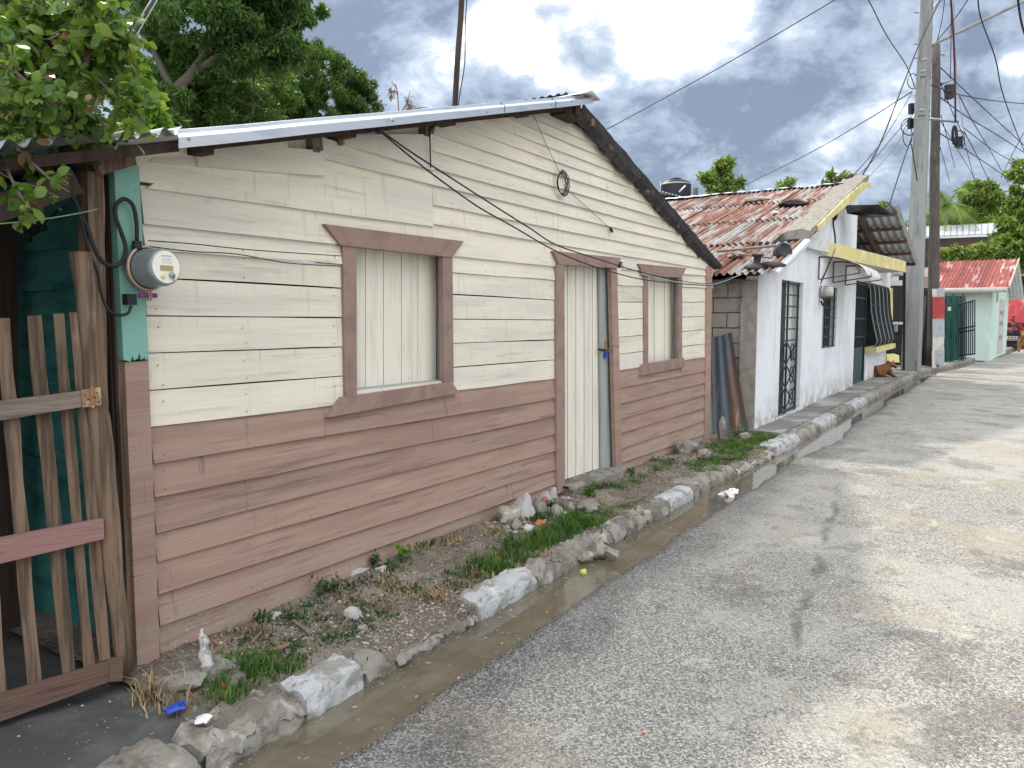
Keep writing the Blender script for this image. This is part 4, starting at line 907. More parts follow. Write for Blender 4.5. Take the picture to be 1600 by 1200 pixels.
# ------------------------------------------------------------------ rocks, rubble, litter on the verge
def put_rock(px, py, s, label, mat='rock', seed=0, name='rock', z=None, cat='rock', flat=1.5, **k):
    zz = .10
    for _ in range(4): p = onZ(px, py, zz); zz = verge_z(p[0], p[1]) if p[0] > 1.7 and z is None else (z if z is not None else .1)
    return obj(name, rock((p[0], p[1], zz+s[2]*.35), s, seed, 3, **k), mat, smooth=38, label=label, cat=cat)
put_rock(552, 965, (.055, .04, .045), 'pale angular stone lying alone in the middle of the dirt verge', 'rock_white', 3)
put_rock(567, 985, (.03, .025, .02), 'small grey stone just below the pale angular stone', 'rock', 33)
put_rock(430, 965, (.032, .028, .022), 'whitish pebble near the wall beyond the bottle', 'rock_white', 4)
put_rock(562, 896, (.085, .03, .025), 'long flat pale stone against the foot of the siding', 'rock_white', 5)
put_rock(597, 890, (.04, .03, .02), 'small light stone beside the long flat one', 'rock_white', 6)
put_rock(748, 975, (.03, .03, .03), 'small white chunk above the whitewashed kerb block', 'rock_white', 7)
put_rock(1073, 706, (.19, .13, .13), 'big round boulder against the right end of the mauve wall', 'rock', 8)
put_rock(1100, 712, (.12, .08, .06), 'lower stone touching the big boulder', 'rock', 9)
put_rock(330, 1045, (.14, .11, .035), 'broken paving flag beside the crushed bottle', 'concrete', 10, cat='paving flag', name='paving_flag')
put_rock(275, 1068, (.15, .10, .035), 'broken paving flag touching the corner of the house', 'concrete', 12, cat='paving flag', name='paving_flag')
put_rock(366, 1068, (.06, .06, .03), 'dark broken flag corner under the bottle', 'concrete', 13, cat='paving flag', name='paving_flag')
pile = [(792, 812, .10, .07, 'grey stone at the left end of the rubble heap'), (820, 806, .12, .10, 'largest whitish lump in the middle of the rubble heap'), (846, 800, .08, .07, 'brownish lump right of the whitish one in the rubble'), (868, 805, .07, .055, 'rounded lump at the right front of the rubble'),
        (852, 783, .07, .06, 'pale stone on top of the rubble heap by the door jamb'), (864, 778, .05, .065, 'upright pale stone leaning on the door jamb'), (838, 790, .06, .05, 'dusty stone behind the rubble heap'), (878, 790, .06, .05, 'brown stone at the foot of the left door jamb'),
        (808, 822, .055, .04, 'small stone before the rubble heap'), (824, 828, .05, .035, 'flat white stone before the rubble heap'), (843, 818, .055, .03, 'pinkish flat piece of tile in the rubble'), (890, 800, .055, .04, 'stone at the right edge of the rubble heap'), (915, 795, .13, .05, 'low dark stone between rubble and door slab')]
for i, (x, y, w, h_, lb) in enumerate(pile):
    put_rock(x, y, (w*.95, w*.75, h_*1.15), lb, 'rock_white' if i in (1, 4, 5, 9) else ('rock' if i != 10 else 'brick_red'), 60+i)
p = onY(851, 782, 3.02); obj('brick_shard', rock((p[0], p[1], p[2]), (.05, .035, .03), 71, 1), 'brick_red', label='orange brick shard in the rubble heap', cat='brick shard')
# loose stones where the kerb has crumbled
for i, (x, y, w) in enumerate([(915, 872, .05), (935, 862, .07), (957, 868, .045)]):
    put_rock(x, y, (w, w, w*.8), ('broken kerb lump left of the dark hole in the kerb', 'broken kerb lump above the dark hole in the kerb', 'broken kerb lump right of the dark hole in the kerb')[i], 'rock', 80+i, z=.02)
# scattered gravel (uncountable)
def scatter(name, mat, boxes, smin, smax, label, zf=verge_z, cat='gravel', flatz=.6, shape='rock'):
    V = []; F = []; n = 0
    bm = bmesh.new(); bmesh.ops.create_icosphere(bm, subdivisions=1, radius=1); bv = np.array([v.co[:] for v in bm.verts]); bf = np.array([[v.index for v in f.verts] for f in bm.faces]); bm.free()
    AV = []; AF = []; c = 0
    for (x0, x1, y0, y1, cnt) in boxes:
        for k in range(cnt):
            x = RNG.uniform(x0, x1); t = RNG.uniform(0, 1); y = y0+(y1-y0)*t
            if y < 0: y = 0
            yy_ = kerbY(x)+y
            if yy_ > D-.03 and x < 9.4: continue
            s = smin+(smax-smin)*RNG.uniform(0, 1)**3
            v = bv*np.array([1, RNG.uniform(.5, .9), RNG.uniform(.35, flatz)])*(1+RNG.uniform(-.25, .25, (len(bv), 1)))*s
            a = RNG.uniform(0, 6.28); v = np.stack([v[:, 0]*math.cos(a)-v[:, 1]*math.sin(a), v[:, 0]*math.sin(a)+v[:, 1]*math.cos(a), v[:, 2]], 1)
            v = v+np.array([x, yy_, zf(x, yy_)+s*.15]); AV.append(v); AF.append(bf+c); c += len(bv)
    return obj(name, (np.concatenate(AV), np.concatenate(AF)), mat, label=label, cat=cat, kind='stuff')
scatter('gravel', 'gravel', [(1.9, 9.4, .1, .8, 1500), (2.6, 3.4, .03, .3, 700), (2.3, 3.4, .15, .5, 350), (7.9, 9.5, .0, .3, 350), (3.9, 5.1, .1, .2, 90), (2.2, 3.2, .4, .8, 150)], .003, .016, 'loose pale gravel and grit strewn over the dirt verge')
scatter('rubble', 'gravel', [(4.35, 5.55, .45, .78, 420)], .008, .034, 'small broken rubble spilled in front of the heap by the door')
scatter('yard_grit', 'gravel', [(.3, 1.9, .3, 1.3, 150)], .003, .009, 'pale grit on the dark yard slab before the gate', zf=lambda x, y: .105)
# road grit
def road_scatter():
    bv = np.array([[-1, 0, 0], [0, -.8, 0], [1, .1, 0], [.1, .9, 0], [0, 0, .7]]); bf = np.array([[0, 1, 4], [1, 2, 4], [2, 3, 4], [3, 0, 4]])
    AV = []; AF = []; c = 0
    for k in range(5200):
        x = RNG.uniform(1.2, 9); t = RNG.uniform(0, 1)**2.2
        y = kerbY(x)-.36-t*2.6
        s = .0022+.0055*RNG.uniform(0, 1)**2; a = RNG.uniform(0, 6.28)
        v = bv*s; v = np.stack([v[:, 0]*math.cos(a)-v[:, 1]*math.sin(a), v[:, 0]*math.sin(a)+v[:, 1]*math.cos(a), v[:, 2]], 1)+np.array([x, y, road_z(x, y)-.0005]); AV.append(v); AF.append(bf+c); c += 5
    obj('road_grit', (np.concatenate(AV), np.concatenate(AF)), 'asphalt_bit', label='loose chippings along the broken left edge of the road', cat='grit', kind='stuff')
road_scatter()
def gutter_bits():
    bv = np.array([[-1, 0, 0], [0, -.5, 0], [1, .1, 0], [.1, .6, 0], [0, 0, .15]]); bf = np.array([[0, 1, 4], [1, 2, 4], [2, 3, 4], [3, 0, 4]]); AV = []; AF = []; c = 0
    for k in range(620):
        x = RNG.uniform(1.2, 12)
        y = kerbY(x)-(.012+.03*RNG.uniform()**2 if k % 3 == 0 else (.30-.05*RNG.uniform()**2 if k % 3 == 1 else RNG.uniform(.03, .3)))
        s_ = RNG.uniform(.003, .012) if k % 3 < 2 else RNG.uniform(.004, .018); a = RNG.uniform(0, 6.28); v = bv*s_
        v = np.stack([v[:, 0]*math.cos(a)-v[:, 1]*math.sin(a), v[:, 0]*math.sin(a)+v[:, 1]*math.cos(a), v[:, 2]], 1)+np.array([x, y, -.0212]); AV.append(v); AF.append(bf+c); c += 5
    obj('gutter_litter', (np.concatenate(AV), np.concatenate(AF)), 'debris', label='scum, chips and leaf bits floating along both edges of the gutter water', cat='litter', kind='stuff')
gutter_bits()
# grass
def grass(name, mat, patches, label, cat='grass', lean=.5, zf=verge_z, width=.0035):
    AV = []; AF = []; c = 0
    for (x0, x1, y0, y1, cnt, h0, h1) in patches:
        x = RNG.uniform(x0, x1, cnt); t = RNG.uniform(0, 1, cnt)
        # clump
        cx_ = RNG.uniform(x0, x1, max(3, cnt//55)); ct = RNG.uniform(0, 1, len(cx_)); idx = RNG.integers(0, len(cx_), cnt)
        m = RNG.uniform(0, 1, cnt) < .8
        x = np.where(m, cx_[idx]+RNG.normal(0, .035, cnt), x); t = np.where(m, ct[idx]+RNG.normal(0, .035, cnt)/max(.05, y1-y0), t)
        ok = (x > x0-.08) & (x < x1+.08) & (t > -.15) & (t < 1.15); x = x[ok]; t = t[ok]
        for i in range(len(x)):
            yy_ = kerbY(x[i])+y0+(y1-y0)*t[i]
            if yy_ > D-.04: continue
            h = RNG.uniform(h0, h1); a = RNG.uniform(0, 6.28); l = RNG.uniform(.15, lean+.35)*h; w = width*RNG.uniform(.6, 1.3)
            d = np.array([math.cos(a), math.sin(a), 0]); s = np.array([-d[1], d[0], 0])*w
            b = np.array([x[i], yy_, zf(x[i], yy_)-.005])
            m1 = b+d*l*.3+np.array([0, 0, h*.6]); tp = b+d*l+np.array([0, 0, h*RNG.uniform(.75, 1)])
            AV.append(np.array([b-s, b+s, m1-s*.8, m1+s*.8, tp])); AF.append(np.array([[0, 1, 3], [0, 3, 2], [2, 3, 4]])+c); c += 5
    return obj(name, (np.concatenate(AV), np.concatenate(AF)), mat, label=label, cat=cat, kind='stuff')
grass('grass', 'grass', [(3.75, 5.2, .16, .40, 1900, .03, .08), (4.2, 5.1, .2, .36, 1300, .05, .11), (3.6, 5.6, .14, .48, 1100, .015, .05), (5.2, 6.1, .18, .30, 500, .015, .04)], 'bright green grass behind the broken kerb in front of the door')
grass('grass', 'grass', [(1.85, 2.25, .20, .42, 700, .02, .08), (1.8, 2.4, .18, .52, 500, .012, .04)], 'grass tuft beside the nearest whitewashed kerb block')
grass('grass', 'grass', [(7.4, 10.2, .10, .45, 3300, .015, .055), (8.6, 10.3, .25, .6, 1800, .02, .08), (6.2, 7.6, .42, .62, 500, .02, .06)], 'rough grass between the boulder and the white house')
grass('weeds', 'weed', [(2.2, 3.2, .35, .7, 800, .01, .035), (2.3, 2.9, .25, .45, 500, .01, .035), (3.2, 3.9, .2, .4, 350, .01, .04), (4.6, 5.2, .45, .62, 350, .03, .06), (3.3, 4.0, .6, .8, 250, .02, .05), (5.9, 6.2, .55, .75, 350, .02, .07), (7.5, 9.3, .5, .8, 500, .02, .05)], 'dull low weeds creeping over the dirt verge', width=.007)
grass('straw', 'straw', [(1.6, 1.85, .3, .5, 110, .03, .10), (2.75, 3.3, .3, .6, 420, .01, .05), (4.2, 4.8, .5, .75, 420, .01, .05), (3.2, 3.7, .1, .3, 260, .02, .07), (3.9, 4.3, .05, .2, 160, .02, .05), (3.7, 4.1, .62, .78, 240, .01, .05), (2.0, 2.6, .45, .75, 300, .008, .04)], 'dry straw and dead grass on the verge', lean=1.1)
def leaf_quads(C, L, W, rng, droop=.3, upn=.6, fold=.18):
    n = len(C); d = rng.normal(0, 1, (n, 3)); d[:, 2] -= droop*1.5; d /= np.linalg.norm(d, axis=1, keepdims=True)
    u = rng.normal(0, .7, (n, 3)); u[:, 2] += upn*2; s = np.cross(d, u); s /= np.linalg.norm(s, axis=1, keepdims=True)+1e-9
    nn = np.cross(s, d); l = L*rng.uniform(.6, 1.25, (n, 1)); w = W*rng.uniform(.7, 1.2, (n, 1))
    V = np.empty((n, 4, 3)); V[:, 0] = C; V[:, 1] = C+d*l*.5+s*w/2+nn*w*fold; V[:, 2] = C+d*l; V[:, 3] = C+d*l*.5-s*w/2+nn*w*fold
    F = np.empty((n, 2, 3), np.int64); b = (np.arange(n)*4)[:, None]
    F[:, 0] = b+np.array([[0, 1, 2]]); F[:, 1] = b+np.array([[0, 2, 3]])
    return V.reshape(-1, 3), F.reshape(-1, 3)
# litter of leaves and splinters
n = 3200; xx = RNG.uniform(1.9, 9.3, n); tt = RNG.uniform(.12, .8, n)
keep = RNG.uniform(0, 1, n) < np.exp(-((tt-.55)/.3)**2); xx, tt = xx[keep], tt[keep]
C = np.array([[a, min(kerbY(a)+b, D-.05), verge_z(a, min(kerbY(a)+b, D-.05))+.006] for a, b in zip(xx, tt)])
V, F = leaf_quads(C, .034, .010, RNG, 0, 2.5); V[:, 2] = np.clip(V[:, 2], None, np.repeat(C[:, 2], 4)+.012); obj('debris', (V, F), 'debris', label='dead leaves, chips and splinters scattered on the dirt', cat='debris', kind='stuff')
def weed_plant(px, py, r, h, n, label, mat='weed', L=.04):
    zz = .12; p = onZ(px, py, zz); zz = verge_z(p[0], p[1]); p = onZ(px, py, zz)
    t = root('weed', label, 'plant', (p[0], p[1], zz-.01))
    st = []; C = []
    for k in range(max(3, n//9)):
        a = RNG.uniform(0, 6.28); q = p+np.array([math.cos(a)*r*RNG.uniform(.3, 1), math.sin(a)*r*RNG.uniform(.3, 1), h*RNG.uniform(.5, 1)])
        if q[1] > D-.05: q[1] = D-.05
        st.append(tube([p, (p+q)/2+np.array([0, 0, h*.15]), q], .002, 4)); 
        for j in range(9): tt_ = RNG.uniform(.3, 1.05); C.append(p+(q-p)*tt_+RNG.normal(0, .008, 3))
    obj('stems', join(st), 'weed', t); obj('leaves', leaf_quads(np.array(C), L, L*.55, RNG, 0, 1.2), mat, t, kind='stuff')
weed_plant(585, 888, .05, .11, 60, 'brownish weed growing against the siding left of its green neighbour')
weed_plant(632, 872, .06, .09, 50, 'fresh green weed against the foot of the siding', 'leaf_bright')
weed_plant(510, 925, .12, .08, 90, 'low dark weed clump at the foot of the siding near the long stone')
weed_plant(410, 970, .07, .05, 50, 'small weed by the whitish pebble')
weed_plant(985, 745, .06, .10, 50, 'weed at the foot of the right door jamb')
weed_plant(925, 772, .09, .07, 110, 'grassy weed in front of the doorstep', 'grass')
weed_plant(800, 858, .10, .08, 90, 'round weed in the dirt in front of the rubble heap')
weed_plant(1150, 682, .14, .16, 90, 'green weed at the foot of the rusty sheet', 'leaf_bright')
weed_plant(1225, 690, .10, .20, 40, 'thin dry weed at the kerb end beside the footpath', 'straw', L=.02)
weed_plant(760, 935, .10, .09, 90, 'clover-like weed behind the whitewashed kerb block')
weed_plant(352, 1040, .03, .05, 18, 'tiny yellow-green sprout between the paving flags', 'leaf_bright', L=.03)
# crushed bottle, wrappers, lime, bag, sticks
bp = onZ(322, 1052, .13); q = onZ(330, 1000, .13); 
obj('plastic_bottle', wob(lathe([(.012, 0), (.024, .01), (.020, .03), (.026, .06), (.018, .08), (.024, .11), (.016, .135), (.009, .15), (.008, .165)], bp+np.array([0, 0, .02]), (.25, .45, .85), 14), .022, 26), 'clear_plastic', label='crushed translucent bottle stuck in the litter by the house corner', cat='bottle', smooth=True)
def litter(name, px, py, s, mat, label, cat, z=None, seed=0, am=.5):
    zz = z if z is not None else .12
    p = onZ(px, py, zz)
    if z is None: zz = verge_z(p[0], p[1]); p = onZ(px, py, zz)
    obj(name, rock((p[0], p[1], zz+s[2]*.4), s, seed, 3, am), mat, label=label, cat=cat)
litter('wrapper', 275, 1108, (.045, .03, .015), 'blue_plastic', 'blue wrapper on the dark yard edge', 'wrapper', z=.115, seed=1)
litter('wrapper', 320, 1124, (.03, .025, .012), 'litter_white', 'white scrap near the edge of the nearest kerb stone', 'wrapper', z=.12, seed=2)
litter('red_cap', 350, 1078, (.010, .010, .022), 'red_plastic', 'small red plastic cap in the litter', 'cap', seed=3)
litter('plastic_bag', 1144, 773, (.11, .07, .05), 'litter_white', 'crumpled white bag lying in the gutter water', 'bag', z=-.02, seed=5, am=.7)
litter('lime', 912, 896, (.026, .026, .026), 'lime', 'green lime floating in the gutter', 'fruit', z=-.02, seed=6, am=.03)
litter('paper_scrap', 1200, 700, (.05, .04, .012), 'litter_white', 'pale scrap on the grass near the white house', 'scrap', seed=8)
litter('flower', 798, 870, (.022, .022, .014), 'flower_white', 'cream flower head in the grass', 'flower', seed=9)
litter('leaf_scrap', 1170, 702, (.10, .03, .012), 'dark_wood', 'dark scrap of wood on the grass', 'scrap', seed=10)
for i, (a, b, w, lb, m) in enumerate([((1092, 712), (1150, 708), .05, 'dark wet plank lying by the boulder, nearer piece', 'dark_wood'), ((1100, 704), (1172, 712), .04, 'dark wet plank lying by the boulder, farther piece', 'dark_wood'), ((458, 966), (484, 984), .018, 'short grey stick on the dirt verge', 'rail_wood'), ((420, 1010), (452, 1000), .008, 'pale twig by the bottle', 'straw'), ((392, 1000), (408, 985), .006, 'thin twig behind the bottle', 'straw'), ((808, 782), (838, 793), .012, 'thin slat lying on the rubble heap', 'old_wood')]):
    P0 = onZ(*a, .15); P1 = onZ(*b, .15); P0[1] = min(P0[1], D-.05); P1[1] = min(P1[1], D-.05); P0[2] = verge_z(P0[0], P0[1])+.015; P1[2] = verge_z(P1[0], P1[1])+.02+(.05 if i == 5 else 0)
    obj('fallen_stick' if w < .03 else 'fallen_plank', longboard(P0, P1, w, .012, (0, 0, 1), seed=i, amp=w*.2), m, label=lb, cat='stick' if w < .03 else 'plank')
litter('brick_chip', 1005-650, 1108+5, (.01, .01, .006), 'brick_red', 'tiny brick chip by the red cap', 'chip', seed=12)
p = onZ(1005, 1148, 0); obj('brick_chip', rock((p[0], p[1], .006), (.012, .009, .007), 3, 1), 'brick_red', label='small orange chip alone on the near road surface', cat='chip')
# ------------------------------------------------------------------ the white house beyond
YWH = 2.80
wh = root('white_house', 'whitewashed concrete house with rusty corrugated roof, yellow edging and a bare block side wall', 'house', (14.5, YWH, .12))
DO = (11.78, 13.22, .13, 2.20); WO = (14.88, 16.28, 1.07, 2.22); GO = (18.5, 20.25, .12, 2.47); RO = (20.25, 24.1, .90, 2.50)
def wall_cols(cols, y0, y1):
    L = []
    for x0, x1, zs in cols:
        for z0, z1 in zs: L.append(box(x0, x1, y0, y1, z0, z1))
    return join(L)
obj('front_wall', wall_cols([(10.5, DO[0], [(.02, 2.13)]), (DO[0], DO[1], [(.02, DO[2]-.01), (DO[3], 2.5)]), (DO[1], WO[0], [(.02, 2.78)]), (WO[0], WO[1], [(.02, WO[2]), (WO[3], 2.98)]),
    (WO[1], GO[0], [(.02, 2.98)]), (GO[0], GO[1], [(GO[3], 2.98)]), (GO[1], RO[1], [(.02, .82), (RO[3], 2.98)]), (RO[1], 24.5, [(RO[3]-.35, 2.98)])], YWH, YWH+.16), 'white_wall', wh)
obj('front_wall', prism([(10.5, YWH, 2.13), (DO[0], YWH, 2.13), (DO[0], YWH, 2.56), (10.5, YWH, 2.19)], (0, .16, 0)), 'white_wall', wh)
obj('front_wall', prism([(DO[0], YWH, 2.5), (DO[1], YWH, 2.5), (DO[1], YWH, 2.98), (DO[0], YWH, 2.56)], (0, .16, 0)), 'white_wall', wh)
zr = lambda x: 2.18+(x-10.28)*.306
obj('gable_wall', prism([(DO[1], YWH+.002, 2.98), (18.35, YWH+.002, 2.98), (18.35, YWH+.002, 4.38), (18.0, YWH+.002, 4.36), (DO[1], YWH+.002, zr(DO[1])-.03)], (0, .16, 0)), 'white_wall', wh)
obj('gable_wall', box(18.2, 18.35, YWH+.17, 7.5, 2.9, 4.36), 'white_wall', wh)
obj('front_wall', prism([(DO[1]-.0, YWH+.001, 2.78), (WO[0], YWH+.001, 2.78), (WO[0], YWH+.001, 2.98), (DO[1], YWH+.001, 2.98)], (0, .158, 0)), 'white_wall', wh)
# block side wall, each block a piece
sidew = obj('side_wall', box(10.56, 10.66, YWH+.02, 7.5, 0, 2.16), 'mortar', wh)
z = .06; r_ = 0
while z < 2.1:
    y = 3.02-(.2 if r_ % 2 else 0)
    while y < 5.2:
        y1 = y+.40
        if y1 > 3.0:
            b = box(10.53+random.uniform(-.006, .006), 10.57, max(y, 3.02)+.008, y1-.008, z+.009, min(z+.205, 2.16)-.009)
            obj('block', wob(b, .006, 9, r_), 'block', sidew)
        y = y1
    z += .205; r_ += 1
V, F = grid(list(np.linspace(0, 1, 9)), list(np.linspace(0.02, 2.14, 30)), lambda x, y: 0)
V = [(10.482+.010*mnoise.noise(Vector((a*3, b*4, 2))), 2.802+.22*a+(.03*mnoise.noise(Vector((b*5, 1, 0)))*(a > .5)), b) for a, b, c in V]
obj('corner_render', (V, F), 'block', wh, smooth=True)
# roof
wroof = obj('roof', beam((10.4, 4, 2.10), (10.4, 7.5, 2.10), .06, .08), 'dark_wood', wh)
Xr = [10.26, 12.05, 13.9, 15.7, 17.45]
for i in range(4):
    ycols = list(np.arange(2.98 if i > 0 else 2.53, 7.6, .76))
    for j, y0 in enumerate(ycols):
        x0, x1 = Xr[i+1], Xr[i]-.06; w = .80
        o = .030*((i+1) % 2)*0+.018*i*0
        P0 = (x0+.02, y0, zr(x0)+.045+.003*(j % 2)); tilt = random.uniform(-.01, .01)
        obj('roof_sheet', corr(P0, (0, w, tilt), (x1-x0-.02, 0, zr(x1)-zr(x0)+.022+random.uniform(-.006, .014)), pitch=.10, amp=.021, nv=3, jag=.012, seg=8), 'rust_roof', wroof, smooth=True)
# turned-down metal verge at the low corner
V = []; F = []
for i in range(17):
    x = 10.24+(12.1-10.24)*i/16; z = zr(x)+.05
    V += [(x, 2.56, z+.02), (x, 2.50, z+.012), (x, 2.47, z-.02), (x, 2.48, z-.06-.015*math.sin(i*1.1))]
for i in range(16):
    for k in range(3): a = i*4+k; F.append((a, a+4, a+5, a+1))
obj('verge_metal', (V, F), 'white_metal', wroof, smooth=True)
# rough concrete upstand along the gable with yellow edge
def upst(x): return zr(x)+.10+.015*mnoise.noise(Vector((x*3, 0, 0)))
V = []; F = []; n = 40
for i in range(n+1):
    x = 12.55+(18.15-12.55)*i/n; z = upst(x); q = .03*mnoise.noise(Vector((x*6, 2, 0)))
    V += [(x, 2.58, z-.10), (x, 2.575, z), (x, 2.72, z+.02+q), (x, 2.90+q, z+.01), (x, 3.06+q*2, z-.04), (x, 3.06+q, z-.12), (x, 2.58, z-.12)]
for i in range(n):
    for k in range(6): a = i*7+k; F.append((a, a+7, a+8, a+1))
F += [tuple(range(7)), tuple(reversed(range(n*7, n*7+7)))]
obj('concrete_upstand', wob((V, F), .02, 7), 'mortar', wh)
pts = [onY(x, y, 2.55) for x, y in ((1278, 353), (1279, 362), (1300, 341), (1320, 324), (1338, 309), (1350, 298), (1357, 291), (1362, 293), (1362, 285), (1350, 285), (1335, 298), (1318, 313), (1300, 331))]
obj('yellow_edge', prism(pts, (0, .03, 0)), 'yellow_paint', wh)
# ridge capping and things lying on the roof
zR_ = zr(17.45)
obj('ridge_sheet', corr((17.2, 2.75, zR_+.03), (0, 3.0, 0), (.55, 0, .10), pitch=.3, amp=.006), 'white_metal', wroof, smooth=True)
obj('ridge_sheet', corr((17.0, 5.7, zR_-.02), (0, 2.2, 0), (.7, 0, .14), pitch=.3, amp=.006), 'white_metal', wroof, smooth=True)
RO_ = lambda px, py, up=.05: onP(px, py, (10.28, 2.5, 2.18+up), (-.306, 0, 1))
def roof_rock(px, py, s, label, mat='tar_dark', seed=0, nm='roof_stone', cat='stone'):
    p = RO_(px, py, .10); obj(nm, rock(tuple(p), s, seed, 2), mat, label=label, cat=cat)
roof_rock(1181, 312, (.25, .28, .09), 'large flat brown stone holding down the upper rusty sheets', 'block', 1)
roof_rock(1243, 318, (.22, .26, .07), 'dark stone holding down the sheets near the top of the rusty roof', 'tar_dark', 2)
roof_rock(1212, 333, (.1, .1, .04), 'pale flake of metal lying on the rusty roof', 'white_metal', 4, 'metal_flake', 'scrap')
roof_rock(1154, 398, (.10, .13, .05), 'grey block lying on the lower rusty roof under a thin board', 'mortar', 5)
p = onY(1330, 281, 2.9); obj('roof_stone', rock(tuple(p+np.array([0, 0, .03])), (.22, .12, .09), 6, 2), 'tar_dark', label='dark stone perched on the ridge above the yellow edge', cat='stone')
p = RO_(1222, 394, .10); obj('metal_pot', lathe([(.0, -.10), (.09, -.09), (.125, -.02), (.125, .06), (.10, .09), (.09, .07)], p, (-.5, -.7, .3), 16), 'tar_dark', smooth=True, label='rust-black round pot lying on the edge of the low roof', cat='pot')
p = RO_(1182, 418, .06); obj('wheel_hub', lathe([(.02, -.02), (.16, -.02), (.17, .0), (.12, .03), (.06, .05), (.045, .08), (.05, .14), (.09, .17), (.08, .18), (.0, .18)], p, (-.1, -.1, 1), 20), 'tar_dark', smooth=True, label='black hub-shaped iron weight standing on the low roof', cat='iron weight')
p = RO_(1208, 415, .06); obj('wheel_hub', wob(lathe([(.02, -.02), (.15, -.02), (.17, .02), (.08, .05), (.0, .06)], p, (-.1, -.1, 1), 16), .01, 12), 'tar_dark', smooth=True, label='flat black iron disc beside the hub-shaped weight', cat='iron weight')
def rp(x, y, u=.13): return RO_(x, y, u)
obj('roof_board', longboard(rp(1120, 393), rp(1232, 382), .06, .03, (-.3, 0, 1), seed=3), 'rail_wood', label='long pale board lying across the rusty sheets', cat='board')
obj('roof_board', longboard(rp(1155, 397), rp(1207, 403), .035, .02, (-.3, 0, 1), seed=4), 'rail_wood', label='short pale lath over the low rusty sheets', cat='board')
# slab canopy with yellow fascia, swinging out towards the pole
A = onY(1262, 380, 2.77); A0 = onY(1292, 379, 2.74); B = np.array([20.1, 2.02, 2.93])
zt0, zt1 = A0[2]+.0, B[2]
def slabp(x, y, z): return (x, y, z)
T = .30
P1 = [(13.4, 2.80, 2.98), (A0[0], 2.74, A0[2]), (B[0], B[1], B[2]), (20.6, 2.80, 2.93)]
Vt = [(x, y, z) for x, y, z in P1]; Vb = [(x, y, z-.22) for x, y, z in P1]
n = 4; Fq = [tuple(reversed(range(n))), tuple(range(n, 2*n))]+[(i, (i+1) % n, (i+1) % n+n, i+n) for i in range(n)]
obj('canopy_slab', (Vt+Vb, Fq), 'white_old', wh)
# yellow painted edge, slightly proud and chipped
e0 = np.array([A0[0]-.02, 2.738, A0[2]]); e1 = np.array([B[0]+.02, B[1]-.016, B[2]]); V = []; F = []
for i in range(25):
    t = i/24; p = e0+(e1-e0)*t; q = .012*mnoise.noise(Vector((p[0]*4, 0, 0)))
    V += [(p[0], p[1]-.012, p[2]+.02+q), (p[0], p[1]-.012, p[2]-.235+q), (p[0], p[1]+.03, p[2]-.235), (p[0], p[1]+.05, p[2]+.02)]
for i in range(24):
    for k in range(4): j = (k+1) % 4; F.append((i*4+k, i*4+j, i*4+4+j, i*4+4+k))
F += [(0, 1, 2, 3), (99, 98, 97, 96)]
obj('yellow_edge', (V, F), 'yellow_paint', wh)
obj('broken_end', wob(prism([onY(x, y, 2.72) for x, y in ((1262, 377), (1264, 387), (1280, 391), (1296, 395), (1296, 379), (1280, 375))], (0, .09, 0)), .03, 5), 'white_old', wh)
# front door grille
dr = obj('door', box(DO[0], DO[1], YWH+.20, YWH+.24, DO[2], DO[3]), 'interior', wh)
obj('door_leaf', box(DO[0], DO[0]+.85, YWH+.13, YWH+.15, DO[2], DO[3]), 'green_dark', dr)
obj('curtain', wob(box(DO[0]+.9, DO[1], YWH+.155, YWH+.165, DO[2], DO[3]), .01, 4), 'white_old', dr)
bars = []
yb = YWH+.07
for x in np.linspace(DO[0]+.03, DO[1]-.03, 3): bars.append(box(x-.018, x+.018, yb-.012, yb+.012, DO[2], DO[3]))
for z in np.linspace(1.28, DO[3]-.03, 6): bars.append(box(DO[0], DO[1], yb-.018, yb-.006, z-.011, z+.011))
bars.append(box(DO[0], DO[1], yb-.018, yb-.006, DO[2]+.02, DO[2]+.06))
for s in range(2):
    x0 = DO[0]+.03+s*(DO[1]-DO[0]-.06)/2; x1 = x0+(DO[1]-DO[0]-.06)/2; zz_ = np.linspace(.18, 1.26, 4)
    for k in range(3):
        bars.append(beam((x0, yb, zz_[k]), (x1, yb, zz_[k+1]), .016, .016)); bars.append(beam((x1, yb, zz_[k]), (x0, yb, zz_[k+1]), .016, .016))
        c = ((x0+x1)/2, yb, zz_[k]+.0)
        bars.append(tube([(c[0]+.13*math.cos(t), yb-.01, c[2]+.13*math.sin(t)+.18) for t in np.linspace(0, 6.283, 17)], .010, 5, cap=False))
for k, b in enumerate(bars): obj('bar', b, 'grill_dark', dr)
obj('lock_plate', box(DO[0]+.95, DO[0]+1.1, yb-.03, yb-.01, .95, 1.12), 'green_dark', dr)
# window grille
wi = obj('window', box(WO[0], WO[1], YWH+.145, YWH+.158, WO[2], WO[3]), 'interior', wh)
obj('shutter', box(WO[0]+.1, WO[0]+.75, YWH+.12, YWH+.14, WO[2]+.02, WO[3]-.02), 'block', wi)
for z in np.linspace(WO[2]+.03, WO[3]-.03, 7): obj('bar', box(WO[0], WO[1], YWH+.02, YWH+.034, z-.011, z+.011), 'grill_dark', wi)
for x in np.linspace(WO[0]+.03, WO[1]-.03, 4): obj('bar', box(x-.014, x+.014, YWH+.035, YWH+.055, WO[2], WO[3]), 'grill_dark', wi)
